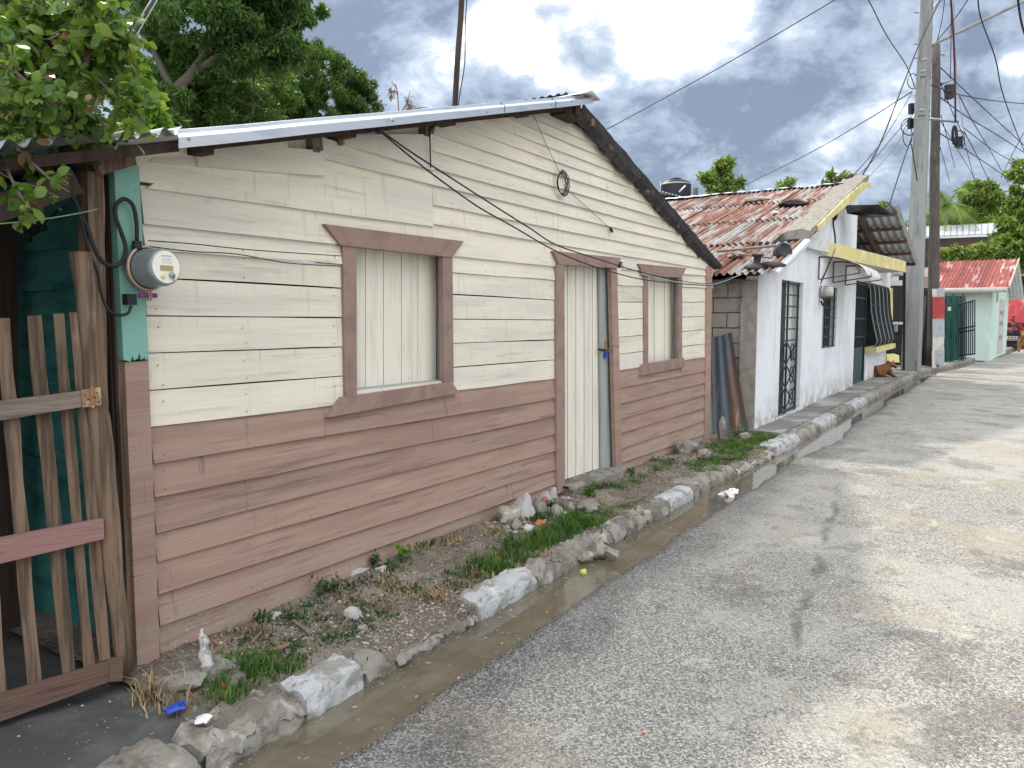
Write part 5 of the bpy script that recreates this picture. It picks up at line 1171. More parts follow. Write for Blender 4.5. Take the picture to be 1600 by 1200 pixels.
# barred gate and bellied window grille
ga = obj('gate', box(GO[0], GO[1], YWH+.06, YWH+.09, GO[2], .95), 'green_dark', wh)
for x in np.linspace(GO[0]+.03, GO[1]-.03, 12): obj('bar', box(x-.016, x+.016, YWH+.05, YWH+.075, .95, GO[3]), 'grill_dark', ga)
for z in (1.2, 1.62, 2.1, 2.42): obj('bar', box(GO[0], GO[1], YWH+.03, YWH+.049, z-.018, z+.018), 'grill_dark', ga)
obj('bar', box(GO[1]-.03, GO[1]+.03, YWH+.02, YWH+.08, .12, GO[3]), 'grill_dark', ga)
gr = obj('window_grille', box(RO[0], RO[1], 2.56, 2.82, .80, .93), 'yellow_paint', wh)
for i, x in enumerate(np.linspace(RO[0]+.08, RO[1]-.05, 20)):
    pts = [(x, 2.80, 2.48), (x, 2.76, 2.3), (x, 2.72, 1.8), (x, 2.63, 1.35), (x, 2.57, 1.1), (x, 2.60, .98), (x, 2.70, .93)]
    obj('bar', tube(spline(pts, 2), .014, 5), 'grill_dark' if i % 4 else 'steel_grey', gr)
for y, z in ((2.73, 1.95), (2.66, 1.5), (2.57, 1.08), (2.79, 2.46)): obj('bar', tube([(RO[0], y, z), (RO[1], y, z)], .012, 5), 'grill_dark', gr)
# dim rooms behind the openings
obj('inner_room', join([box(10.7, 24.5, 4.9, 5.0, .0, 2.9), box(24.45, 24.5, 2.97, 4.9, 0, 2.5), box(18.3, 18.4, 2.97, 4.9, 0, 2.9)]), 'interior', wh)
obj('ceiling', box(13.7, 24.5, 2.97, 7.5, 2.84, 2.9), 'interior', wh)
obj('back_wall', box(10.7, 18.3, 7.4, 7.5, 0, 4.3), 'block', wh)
for i, (x0, x1, z0, z1, m) in enumerate([(20.9, 21.6, 1.5, 2.4, 'white_old'), (19.0, 19.7, 1.6, 2.3, 'sheet_grey'), (22.3, 23.0, 1.1, 1.4, 'tarp_red'), (21.8, 22.5, 1.5, 2.1, 'sheet_grey')]):
    obj('hanging_cloth', wob(box(x0, x1, 3.5, 3.54, z0, z1), .05, 3), m, label=('white cloth hanging behind the barred window', 'pale cloth hanging behind the barred gate', 'red bundle behind the barred window', 'grey cloth hanging right of the white one behind the bars')[i], cat='cloth')
# awning over the small window
aw = root('awning', 'quarter-round white awning on rusty brackets over the small barred window', 'awning', (15.8, 2.6, 2.3))
a0 = onY(1280, 404, YWH-.02); a1 = onY(1281, 437, YWH-.02); xo = a0[0]+.02; YO = 2.12
zt_, zb_ = a0[2], a1[2]; zo = onY(1338, 425, YO)[2]
arc = [(YO+.66*(1-math.sin(t)), zo+.30*math.cos(t)) for t in np.linspace(0, math.pi/2, 8)][::-1]
for x in (xo, xo+1.35, xo+2.7):
    obj('bracket', join([tube([(x, YWH-.02, zt_), (x, YWH-.02, zb_)], .012, 6), tube([(x, YWH-.02, zb_), (x, YO, zo)], .012, 6), tube([(x, YWH-.02, zt_), (x, YO+.66, zo+.30)]+[(x, y, z) for y, z in reversed(arc)], .014, 6)]), 'pole_wood', aw)
V = []; F = []; nx = 24
for i in range(nx+1):
    x = xo+.7+(2.1)*i/nx
    for y, z in arc: V.append((x, y+.0, z+.018+.006*math.sin(i*1.6)))
m = len(arc)
for i in range(nx):
    for k in range(m-1): a = i*m+k; F.append((a, a+1, a+m+1, a+m))
obj('canopy_sheet', (V, F), 'awning_sheet', aw, smooth=True)
# small grey meter on the white wall
mw = onY(1281, 456, YWH-.0)
m2 = root('electric_meter', 'small grey electricity meter on the white wall left of the barred window', 'electric meter', tuple(mw))
obj('base', lathe([(.10, 0), (.11, .02), (.11, .07), (.09, .08)], mw, (0, -1, 0), 20), 'steel_grey', m2, smooth=True)
obj('glass_case', lathe([(.088, .08), (.085, .20), (.07, .22)], mw, (0, -1, 0), 20), 'sheet_white', m2, smooth=True)
obj('clamp', wob(tube(spline([mw+np.array([-.05, -.05, -.10]), mw+np.array([-.02, -.09, -.17]), mw+np.array([.0, -.06, -.24]), mw+np.array([-.03, -.03, -.16])], 4), .018, 7), .01, 20), 'grill_dark', m2)
# rusty sheet and stones at the foot of the block wall
def wave_sheet(c4, amp=.02, nw=4, nu=16, nv=10):
    c4 = [np.array(c) for c in c4]; V = []; F = []
    for i in range(nu+1):
        for j in range(nv+1):
            u, v = i/nu, j/nv; p = (c4[0]*(1-u)+c4[1]*u)*(1-v)+(c4[3]*(1-u)+c4[2]*u)*v
            p = p+np.array([-amp*math.cos(2*math.pi*nw*u)-.02*math.sin(3*v), 0, 0]); V.append(p)
    for i in range(nu):
        for j in range(nv): a = i*(nv+1)+j; F.append((a, a+1, a+nv+2, a+nv+1))
    V2 = V+[p+np.array([.006, 0, 0]) for p in V]; n0 = len(V); F2 = F+[tuple(reversed([i+n0 for i in f])) for f in F]
    return V2, F2
obj('corrugated_sheet', wave_sheet([onX(1112, 528, 10.42), onX(1143, 519, 10.42), onX(1170, 674, 10.15), onX(1113, 690, 10.05)], .008, 3), 'rust_sheet', smooth=True, label='rust streaked corrugated sheet leaning on the block wall between the houses', cat='metal sheet')
obj('corrugated_sheet', wave_sheet([onX(1106, 560, 9.95), onX(1113, 560, 9.95), onX(1121, 688, 9.9), onX(1106, 692, 9.9)], .01, 1), 'sheet_grey', smooth=True, label='narrow bluish strip of sheet metal behind the brown corner post', cat='metal sheet')
p = onZ(1149, 672, .12); obj('rock', rock((p[0], p[1], p[2]+.10), (.09, .09, .17), 91, 3), 'block', label='upright porous stone in front of the leaning rusty sheet', cat='rock')
p = onZ(1127, 686, .12); obj('rock', rock((p[0], p[1], p[2]+.12), (.05, .05, .19), 92, 2), 'rock', label='slender grey stone splinter leaning on the rusty sheet', cat='rock')
p = onZ(1162, 684, .12); obj('rock', rock((p[0], p[1], p[2]+.02), (.10, .07, .06), 93, 2), 'rock', label='low dark stone right of the porous one', cat='rock')

# ------------------------------------------------------------------ open shed roof past the white house
sh = root('lean_to', 'open lean-to with a steep dark corrugated roof between the white house and the concrete pole', 'shed', (23, 3, .12))
ta = onY(1343, 330, 2.8); tb = onY(1402, 406, 2.8); YO2 = 2.02
x_t, z_t = ta[0], ta[2]; pb = onY(1439, 411, 1.95); sl_ = (pb[2]-z_t)/(pb[0]-x_t)
zs = lambda x: z_t+sl_*(x-x_t)
x_e = pb[0]+.3
for j, y0 in enumerate(np.arange(YO2, 6.4, .8)):
    obj('roof_sheet', corr((x_t-.1, y0, zs(x_t-.1)+.03+.002*(j % 2)), (0, .84, 0), (x_e-x_t+.1, 0, zs(x_e)-zs(x_t-.1)), pitch=.16, amp=.02), 'galvanised', sh, smooth=True)
obj('rafter', beam((x_t, 2.84, zs(x_t)-.07), (x_e-.2, 2.84, zs(x_e-.2)-.07), .06, .12), 'rail_red', sh)
obj('rafter', beam((x_t, 4.6, zs(x_t)-.07), (x_e-.2, 4.6, zs(x_e-.2)-.07), .06, .12), 'dark_wood', sh)
for k, x in enumerate(np.linspace(x_t+.25, x_e-.35, 5)): obj('purlin', box(x-.04, x+.04, YO2+.06, 6.3, zs(x)-.075, zs(x)-.0), 'rail_red' if k < 4 else 'dark_wood', sh)
V = [onY(1341, 321, 2.4), onY(1372, 321, 2.2), onY(1391, 332, 2.05), onY(1392, 336, 2.05), onY(1366, 337, 2.2), onY(1343, 333, 2.5)]
obj('ridge_scrap', wob(prism(V, (.1, .25, .02)), .03, 4), 'tar_dark', sh)
obj('strut', beam(onY(1360, 350, 3.4), onY(1356, 396, 3.4), .07, .07), 'old_wood', sh)
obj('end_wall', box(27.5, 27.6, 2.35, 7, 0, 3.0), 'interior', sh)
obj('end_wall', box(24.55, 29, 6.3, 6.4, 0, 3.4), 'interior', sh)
obj('side_post', beam(onY(1413.5, 425, 2.35), onY(1412, 578, 2.35), .06, .06), 'grill_dark', sh)
def dpanel(name, px0, py0, px1, py1, Dp, mat, label=None, cat=None, parent=None, t=.05, am=.0):
    c = [atD(px0, py0, Dp), atD(px1, py0, Dp), atD(px1, py1, Dp), atD(px0, py1, Dp)]
    b = prism([c[0], c[3], c[2], c[1]], tuple(hv*t)); b = wob(b, am, 2) if am else b
    return obj(name, b, mat, parent, label=label, cat=cat)
dpanel('shelf', 1393, 503, 1411, 507, 24.2, 'sheet_white', 'pale shelf in the dark opening left of the concrete pole', 'shelf', t=.4)
dpanel('white_beam', 1391, 438, 1410, 446, 23.5, 'sheet_white', 'short white painted beam at the top of the dark opening', 'beam', t=.2)
dpanel('yellow_jamb', 1390.5, 450, 1395, 500, 24.0, 'yellow_paint', 'narrow yellow painted jamb in the dark opening', 'door jamb', t=.1)
dpanel('crate', 1386, 554, 1406, 566, 24.0, 'yellow_seal', 'yellow crate low in the dark opening behind the lying dog', 'crate', t=.4, am=.05)
dpanel('bucket', 1396, 508, 1404, 519, 24.6, 'sheet_grey', 'blue grey bucket in the middle of the dark opening', 'bucket', t=.3, am=.05)
dpanel('pipe_rack', 1391, 424, 1412, 428, 23.6, 'steel_grey', 'grey pipes stacked under the end of the yellow slab', 'pipes', t=.3, am=.04)
dpanel('tin_basin', 1393, 431, 1403, 437, 23.8, 'white_metal', 'pale tin basin above the short white beam', 'basin', t=.3, am=.08)
fn = root('fence', 'dark fence of leaning boards and pipes between the pole and the red and white sheets', 'fence', tuple(onZ(1447, 576, .12)))
for i, (a, b, w, m) in enumerate([((1439, 465), (1437, 575), .10, 'dark_wood'), ((1446, 462), (1438, 560), .05, 'steel_grey'), ((1446, 455), (1447, 578), .13, 'dark_wood'), ((1452, 458), (1450, 578), .10, 'green_dark'), ((1442, 480), (1443, 577), .08, 'interior'), ((1455, 449), (1453, 578), .05, 'steel_grey'), ((1434, 470), (1436, 575), .12, 'dark_wood')]):
    obj('board', longboard(atD(*a, 24.6+.02*i), atD(*b, 24.6+.02*i), w, .03, tuple(-hv), seed=i), m, fn)
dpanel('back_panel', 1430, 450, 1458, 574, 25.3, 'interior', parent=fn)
ps = root('patched_sheet', 'patched upright panel of white, red and grey painted metal sheets beside the dark fence', 'metal fence', tuple(onZ(1465, 574, .12)))
for i, (x0, y0, x1, y1, m) in enumerate([(1456.5, 451, 1465, 465, 'sheet_white'), (1465, 450, 1475.5, 465, 'sheet_grey'), (1457, 464, 1476, 499, 'sheet_red'), (1457, 498, 1476, 528, 'sheet_grey'), (1457, 527, 1475, 549, 'sheet_white'), (1456, 548, 1463, 575, 'sheet_white'), (1462.5, 546, 1475.5, 570, 'sheet_grey')]):
    dpanel('sheet', x0, y0, x1, y1, 24.0-.02*i, m, parent=ps, t=.015, am=.02)
nt_ = root('net_fence', 'dark green shade net hung on a fence left of the iron gate', 'fence', tuple(onZ(1487, 566, .12)))
V = []; F = []
for i in range(22):
    for j in range(14):
        px = 1474+ (1509-1474)*i/21; py = 462+(566-462-3*i/21)*j/13; dd_ = 26.6+2.2*i/21+.10*math.sin(i*1.3)+.06*math.sin(j*1.1+i)
        V.append(atD(px, py, dd_))
for i in range(21):
    for j in range(13): a = i*14+j; F.append((a, a+1, a+15, a+14))
obj('net', (V, F), 'net_green', nt_, smooth=True)
for x in (1476, 1490, 1505): obj('net_post', tube([atD(x, 460, 27.9), atD(x-1, 566, 27.9)], .04, 6), 'pole_wood', nt_)
obj('sign_board', prism([atD(x, y, 26.3) for x, y in ((1478, 475), (1478, 497), (1487, 497), (1487, 472))], tuple(hv*.02)), 'net_green', nt_)
obj('sign_board', prism([atD(x, y, 26.25) for x, y in ((1481, 480), (1481, 486), (1486, 485.5), (1486, 479))], tuple(hv*.02)), 'sheet_white', nt_)
ig = root('iron_gate', 'tall black iron bar gate standing open before the pale green house', 'gate', tuple(onZ(1510, 560, .12)))
gA, gB = atD(1498, 476, 27.5), atD(1523, 469, 26.4); gC, gD_ = atD(1498, 556, 27.5), atD(1523, 553, 26.4)
for t in np.linspace(0, 1, 9): obj('bar', tube([gA+(gB-gA)*t, gC+(gD_-gC)*t], .022, 5), 'grill_dark', ig)
for t in (0, .48, .55, 1): obj('bar', tube([gA+(gC-gA)*t, gB+(gD_-gB)*t], .025, 5), 'grill_dark', ig)

# ------------------------------------------------------------------ poles
def pole(name, label, base, w0, w1, H, mat, square, cat='utility pole'):
    t = root(name, label, cat, tuple(base)); b = np.array(base)
    if square:
        V = []; F = []; n = 14; c = .22
        for i in range(n+1):
            w = (w0+(w1-w0)*i/n)/2; z = b[2]+H*i/n
            for x, y in ((-1, -1+c), (-1+c, -1), (1-c, -1), (1, -1+c), (1, 1-c), (1-c, 1), (-1+c, 1), (-1, 1-c)): V.append((b[0]+x*w, b[1]+y*w, z))
        for i in range(n):
            for k in range(8): F.append((i*8+k, i*8+(k+1) % 8, i*8+8+(k+1) % 8, i*8+8+k))
        F.append(tuple(range(n*8, n*8+8)))
        obj('shaft', (V, F), mat, t)
    else: obj('shaft', wob(tube([b+np.array([0, 0, H*k/14]) for k in range(15)], w0, 14, rs=[(w0+(w1-w0)*k/14)/2 for k in range(15)]), .02, 1.2), mat, t, smooth=True)
    return t
pb1 = onZ(1423, 580, .10); D1 = float((pb1-CP)@FW)
pole1 = pole('concrete_pole', 'tall tapering concrete utility pole with cables and clamps', pb1, .50, .26, 12.5, 'pole_concrete', True)
pb2 = atD(1457, 574, D1+2.0); pb2[2] = .1; D2 = D1+2.0
zt2 = atD(1463, 70, D2)[2]
pole2 = root('wooden_pole', 'dark weathered pole standing just behind the concrete pole', 'utility pole', tuple(pb2))
p2t = atD(1463, 70, D2)
obj('shaft', wob(tube([pb2+(p2t-pb2)*k/14 for k in range(15)], .2, 14, rs=[(.36-.13*k/14)/2 for k in range(15)]), .02, 1.2), 'pole_wood', pole2, smooth=True)
for py in (105, 122, 130, 180, 188):
    p = atD(1437-.0, py, D1-.3); z = p[2]; w = .5-.24*(z/12.5)
    if py in (105, 122, 180): obj('band', lathe([(w*.56, 0), (w*.58, .02), (w*.56, .05)], (pb1[0], pb1[1], z), (0, 0, 1), 12, cap=False), 'steel_grey', pole1)
    else: obj('band', lathe([(w*.57, 0), (w*.575, .01), (w*.57, .02)], (pb1[0], pb1[1], z), (0, 0, 1), 12, cap=False), 'grill_dark', pole1)
for py in (20, 69, 91, 118, 150):
    p = atD(1436, py, D1-.2); obj('step_bolt', tube([p, p-RT*.14], .012, 5), 'grill_dark', pole1)
for (x0, y0, x1, y1, lb) in ((1423, 161, 1429, 177, 'upper'), (1421.5, 185, 1428, 200, 'lower')):
    o = dpanel('junction_box', x0, y0, x1, y1, D1-.3, 'black_plastic', parent=pole1, t=.15)
def tb(name, pts, r, mat, parent=None, label=None, cat=None, sm=True, k=4, group=None):
    q = [atD(*p) for p in pts]; q = spline(q, k) if len(q) > 2 and sm else q
    return obj(name, tube(q, r, 6), mat, parent, smooth=True, label=label, cat=cat, group=group)
tb('arm', [(1468, 133, D2), (1487, 124, D2-.2)], .035, 'steel_grey', pole2)
tb('arm', [(1452, 186, D1), (1498, 190, D1-.2)], .045, 'steel_grey', pole1)
tb('lamp_arm', [(1456, 72, D1), (1465, 66, D1), (1610, -3, D1-1.0)], .05, 'pole_concrete', pole1, sm=False)
tb('insulator_bracket', [(1469, 86, D2), (1474, 84, D2), (1476, 88, D2)], .03, 'steel_grey', pole2)
tb('bracket', [(1455, 18, D1), (1463, 6, D1), (1472, 0, D1), (1480, -10, D1)], .04, 'steel_grey', pole1)
def coil(px, py, rw, rh, turns, r, Dp, label):
    pts = []
    for k in range(turns): pts.append(tube([atD(px+(rw+.4*k)*math.cos(t), py+(rh+.6*k)*math.sin(t), Dp+.02*k) for t in np.linspace(0, 6.283, 20)], r, 6, cap=False))
    obj('cable_coil', join(pts), 'black_plastic', label=label, cat='cable coil')
coil(1491.5, 211, 2.6, 13, 3, .035, D1, 'long loop of black cable hanging from the lower arm')
dpanel('splice_closure', 1496, 213, 1504, 229, D1, 'black_plastic', 'black splice box hanging beside the long cable loop', 'splice box', t=.18, am=.03)
dpanel('splice_closure', 1481, 130, 1491, 154, D2-.2, 'black_plastic', 'black splice box hanging from the upper arm', 'splice box', t=.2, am=.06)
coil(1500, 218, 7, 14, 2, .010, D1-.1, 'thin loose wire loops round the splice box')
coil(1427, 127, 9, 12, 1, .012, D1-.4, 'single loose wire loop left of the upper clamps')
coil(1421, 198, 13, 13, 2, .010, D1-.4, 'tangle of thin wire loops left of the lower junction box')
coil(1418, 212, 7, 16, 2, .009, D1-.35, 'small wire tangle below the lower junction box')
W = [
 ([(930, 212, 30), (1120, 108, 26), (1304, 0, 22), (1420, -70, 20)], .016, 'wire', 'single cable rising from behind the clapboard gable to the upper right'),
 ([(1100, 320, 45), (1250, 247, 34), (1350, 190, 27), (1425, 143, 22)], .016, 'wire', 'cable descending left from the concrete pole over the rusty roof'),
 ([(1340, -20, 16), (1357, 0, 17), (1385, 55, 19), (1416, 102, 21), (1430, 138, 22)], .013, 'wire', 'cable dropping from the top edge to the clamps of the concrete pole'),
 ([(1470, -2, 21), (1440, 60, 20.5), (1408, 140, 19), (1375, 225, 17), (1340, 285, 16), (1305, 335, 14.4)], .018, 'wire', 'thick cable running down from the pole top to the yellow edged parapet'),
 ([(1425, 145, 22), (1395, 195, 20), (1370, 232, 18.5), (1335, 272, 17)], .010, 'wire', 'thin cable from the clamps down to the ridge with the dark stone'),
 ([(1420, 198, 22), (1390, 240, 24), (1355, 280, 26), (1335, 305, 27)], .010, 'wire_pale', 'faint pale wire from the junction box down behind the parapet'),
 ([(1427, 208, 21.6), (1412, 250, 21), (1387, 328, 19.5)], .018, 'wire', 'dark cable from the concrete pole down to the lean-to roof'),
 ([(1424, 225, 21.4), (1428, 250, 21.3), (1433, 282, 21.2)], .016, 'wire', 'loose cable end hanging on the face of the concrete pole'),
 ([(1455, 133, 22), (1500, 148, 25), (1550, 157, 28), (1610, 163, 32)], .016, 'wire', 'nearly level cable leaving the poles to the right'),
 ([(1470, 106, 23.6), (1490, 125, 26), (1540, 172, 30), (1612, 238, 38)], .018, 'wire', 'cable slanting down right from the top of the wooden pole'),
 ([(1469, 152, 23.6), (1510, 182, 28), (1560, 212, 33), (1612, 246, 40)], .018, 'wire', 'lower cable slanting down right from the wooden pole'),
 ([(1468, 208, 23.6), (1500, 228, 28), (1545, 258, 36), (1580, 282, 45)], .018, 'wire', 'lowest cable slanting right from the wooden pole towards the trees'),
 ([(1498, 148, 22), (1520, 190, 27), (1550, 240, 36), (1575, 285, 45)], .016, 'wire', 'cable falling from the upper splice box to the trees'),
 ([(1469, 128, 23.6), (1490, 180, 28), (1505, 215, 32), (1522, 280, 44)], .015, 'wire', 'steep cable from the wooden pole down to the mango tree'),
 ([(1470, 180, 23.6), (1480, 215, 28), (1492, 262, 40)], .013, 'wire', 'short steep cable between wooden pole and palm'),
 ([(1506, 205, 22), (1525, 240, 30), (1545, 282, 42)], .016, 'wire', 'cable from the lower splice box down to the mango crown'),
 ([(1486, -10, 20), (1486, 60, 21), (1485, 124, 22)], .010, 'wire', 'left of the three vertical cables in front of the lamp arm'),
 ([(1485, -10, 19), (1490, 60, 20), (1492, 120, 21), (1493, 190, 21.8)], .026, 'wire_red', 'thick reddish cable bundle hanging down to the lower arm'),
 ([(1490, -10, 19), (1493, 80, 20), (1497, 140, 21), (1505, 200, 21.8)], .009, 'wire_pale', 'right pale one of the three vertical cables in front of the lamp arm'),
 ([(1477, -10, 20), (1472, 30, 21), (1464, 66, 22)], .010, 'wire', 'thin cable from the top edge to the root of the lamp arm'),
 ([(1516, -6, 18), (1490, 32, 20), (1464, 64, 22)], .013, 'wire', 'cable from the upper right down to the root of the lamp arm'),
 ([(1527, -10, 14), (1533, 30, 16), (1555, 90, 18), (1565, 140, 20), (1582, 190, 23), (1602, 240, 27)], .014, 'wire', 'long slack cable curving down through the right of the sky'),
 ([(1590, -5, 14), (1594, 25, 14.5), (1600, 50, 15), (1612, 80, 16)], .020, 'wire', 'twisted dark cable at the upper right corner'),
 ([(1610, 190, 30), (1590, 225, 34), (1567, 270, 42)], .016, 'wire', 'cable crossing the others down to the left at the right edge'),
 ([(730, -12, 8.2), (727, 40, 8.2), (726, 100, 8.2), (718, 150, 8.2), (716, 172, 8.2)], .006, 'wire', 'thin wire hanging beside the black mast behind the roof'),
 ([(1305, 335, 14.4), (1302, 350, 14.3), (1305, 372, 14.2), (1303, 392, 14.0), (1290, 425, 13.8), (1280, 447, 13.7)], .016, 'wire', 'black cable from the parapet clamp down to the small meter'),
 ([(1470, 190, 23.6), (1500, 240, 32), (1530, 290, 45)], .013, 'wire', 'thin cable fanning right from the middle of the wooden pole'),
 ([(1469, 230, 23.6), (1478, 262, 32), (1484, 285, 42)], .012, 'wire', 'short thin cable beside the palm fronds'),
 ([(1506, 200, 22), (1560, 240, 32), (1612, 268, 42)], .013, 'wire', 'thin cable from the splice box to the right edge'),
 ([(1427, 178, 21.6), (1395, 214, 23), (1365, 250, 25), (1340, 275, 27)], .010, 'wire', 'thin cable left of the poles dropping behind the ridge stone'),
]
for pts, r, m, lb in W: tb('overhead_cable', pts, r, m, label=lb, cat='cable')
obj('cable_clamp', wob(lathe([(.03, -.08), (.05, -.04), (.05, .04), (.02, .09)], atD(1304.5, 337, 14.35), (.2, 0, 1), 8), .01, 20), 'black_plastic', label='black cable clamp in front of the white gable', cat='clamp')
# black mast behind the clapboard house
mb = atD(710, 180, 8.0); mt = atD(723, -30, 8.0); dv_ = (mt-mb)/np.linalg.norm(mt-mb)
base = mb-dv_*((mb[2]-.1)/dv_[2])
obj('mast', wob(tube([base+(mt-base)*t for t in np.linspace(0, 1.15, 16)], .03, 8), .02, 2), 'dark_wood', smooth=True, label='crooked black wooden mast standing behind the bright roof edge', cat='mast')

# ------------------------------------------------------------------ water tank and the house behind
tk = root('water_tank', 'black plastic water tank on the roof behind the clapboard gable', 'water tank', tuple(atD(1055, 312, 27)))
tcx = atD(1055.5, 300, 27)
obj('tank', lathe([(.52, -.5), (.535, -.45), (.535, .24), (.52, .30), (.40, .37), (.20, .40)], tcx, (0, 0, 1), 32), 'black_plastic', tk, smooth=True)
obj('lid', lathe([(.20, .40), (.20, .45), (.17, .47), (.05, .48)], tcx, (0, 0, 1), 20), 'black_plastic', tk, smooth=True)
obj('rim', lathe([(.54, .22), (.55, .24), (.53, .27)], tcx, (0, 0, 1), 32, cap=False), 'steel_grey', tk)
tb('pipe', [(1032, 284, 26.6), (1032, 310, 26.6)], .02, 'steel_grey', tk); tb('pipe', [(1061, 300, 26.3), (1071, 290, 26.3)], .03, 'white_metal', tk)
bh = root('block_house', 'grey block house with a corrugated roof edge under the black water tank', 'house', tuple(np.array([*atD(1050, 340, 26)[:2], 0])))
a = atD(1010, 308, 25.5); b = atD(1080, 318, 28); 
q0 = atD(1000, 304, 25.0); q1 = atD(1082, 320, 26.0); zt_ = q0[2]
obj('wall', prism([(q0[0], q0[1], 0), (q1[0], q1[1], 0), (q1[0], q1[1], q1[2]-.1), (q0[0], q0[1], q0[2]-.1)], tuple(hv*3)), 'block', bh)
obj('roof', corr(atD(1012, 293, 24.8), atD(1084, 312, 26)-atD(1012, 293, 24.8), tuple(hv*3.0+np.array([0, 0, .4])), pitch=.15, amp=.02), 'galvanised', bh, smooth=True)
tb('post', [(1087, 294, 26), (1087, 330, 26)], .09, 'pole_wood', bh)

# ------------------------------------------------------------------ pale green house with the red roof
gA_ = onZ(1545, 562, .05); gB_ = atD(1572, 545, 36); gB_[2] = .05
e = gB_-gA_; e[2] = 0; Lf = float(np.linalg.norm(e)); e /= Lf; nl = np.array([-e[1], e[0], 0])
gh = root('green_house', 'small pale green house with a red corrugated roof and a white gutter', 'house', tuple(gA_+e*Lf/2))
def GL(u, v, z): return tuple(gA_*np.array([1, 1, 0])+e*u+nl*v+np.array([0, 0, z]))
HE = atD(1544, 449, float((gA_-CP)@FW))[2]; HR = HE+1.25
obj('front_wall', prism([GL(0, 0, 0), GL(Lf, 0, 0), GL(Lf, 0, HE), GL(Lf/2, 0, HR), GL(0, 0, HE)], tuple(nl*.15)), 'mint', gh)
obj('side_wall', prism([GL(0, .15, 0), GL(0, 5.5, 0), GL(0, 5.5, HE), GL(0, .15, HE)], tuple(e*.15)), 'mint', gh)
obj('back_wall', prism([GL(0, 5.5, 0), GL(Lf, 5.5, 0), GL(Lf, 5.5, HE), GL(Lf/2, 5.5, HR), GL(0, 5.5, HE)], tuple(nl*.15)), 'mint', gh)
gdr = obj('door', prism([GL(Lf*.42, -.02, .15), GL(Lf*.72, -.02, .15), GL(Lf*.72, -.02, 2.45), GL(Lf*.42, -.02, 2.45)], tuple(nl*.03)), 'sheet_white', gh)
for z in (.75, 1.35, 1.8): obj('door_slot', prism([GL(Lf*.45, -.04, z), GL(Lf*.62, -.04, z), GL(Lf*.62, -.04, z+.16), GL(Lf*.45, -.04, z+.16)], tuple(nl*.02)), 'steel_grey', gdr)
obj('vent_strip', prism([GL(Lf*.22, -.02, 2.3), GL(Lf*.30, -.02, 2.3), GL(Lf*.30, -.02, HE+.25), GL(Lf*.22, -.02, HE+.1)], tuple(nl*.03)), 'steel_grey', gh)
grf = obj('roof', beam(GL(Lf/2, -.5, HR+.02), GL(Lf/2, 5.9, HR+.02), .12, .06), 'red_roof', gh)
for j in range(7):
    v0 = -.55+j*.93
    obj('roof_sheet', corr(GL(Lf/2, v0, HR+.05), tuple(nl*.97), tuple(e*(-Lf/2-.35)+np.array([0, 0, HE-HR-.12])), pitch=.14, amp=.022, nv=3), 'red_roof', grf, smooth=True)
    obj('roof_sheet', corr(GL(Lf/2, v0, HR+.05), tuple(nl*.97), tuple(e*(Lf/2+.9)+np.array([0, 0, HE-HR-.35])), pitch=.14, amp=.022, nv=3), 'white_metal', grf, smooth=True)
obj('gutter', tube([GL(-.45, -.5, HE-.12), GL(-.45, 5.4, HE-.10)], .10, 10), 'sheet_white', gh, smooth=True)
obj('verge_board', beam(GL(-.35, -.56, HE-.02), GL(Lf/2, -.56, HR+.03), .03, .12), 'sheet_white', gh)
for k in range(3): u = Lf/2+(Lf/2+.7)*(k+.6)/3; obj('purlin', beam(GL(u, -.5, HR-.08-(HR-HE+.3)*(k+.6)/3), GL(u, 5, HR-.08-(HR-HE+.3)*(k+.6)/3), .05, .08), 'sheet_white', gh)
# pink building with metal roof
pk_ = root('pink_building', 'dusky pink building with a pale standing seam roof behind the red roofed house', 'building', tuple(np.array([*atD(1500, 400, 55)[:2], 0])))
dpanel('wall', 1405, 362, 1590, 480, 55, 'pink_wall', parent=pk_, t=6)
c0, c1 = atD(1398, 371, 53.5), atD(1592, 363, 53.5); r0, r1 = atD(1398, 356, 56), atD(1592, 347, 57)
obj('roof', prism([c0, c1, c1+np.array([0, 0, -.2]), c0+np.array([0, 0, -.2])], tuple(hv*.1)), 'white_metal', pk_)
for i in range(20):
    a_ = c0+(c1-c0)*i/20; b_ = c0+(c1-c0)*(i+.96)/20; c_ = r0+(r1-r0)*(i+.96)/20; d_ = r0+(r1-r0)*i/20
    obj('roof_panel', prism([a_, b_, c_, d_], (0, 0, -.05)), 'white_metal', pk_)
    obj('roof_seam', beam(b_, c_, .06, .08), 'steel_grey', pk_)
wn_ = dpanel('window', 1466, 386, 1491, 406, 54.8, 'white_metal', parent=pk_, t=.1); dpanel('pane', 1469, 389, 1488, 404, 54.7, 'mint', parent=wn_, t=.05)
# dark shed roof glimpsed behind the poles
bk = root('back_shed', 'dark gabled shed glimpsed between the two utility poles', 'shed', tuple(np.array([*atD(1445, 450, 33)[:2], 0])))
dpanel('wall', 1438, 372, 1452, 560, 33, 'tar_dark', parent=bk, t=2); dpanel('white_panel', 1441, 418, 1453, 432, 29, 'sheet_white', parent=bk, t=.1)
dpanel('lower_wall', 1441, 432, 1450, 470, 30, 'pink_wall', parent=bk, t=.1)

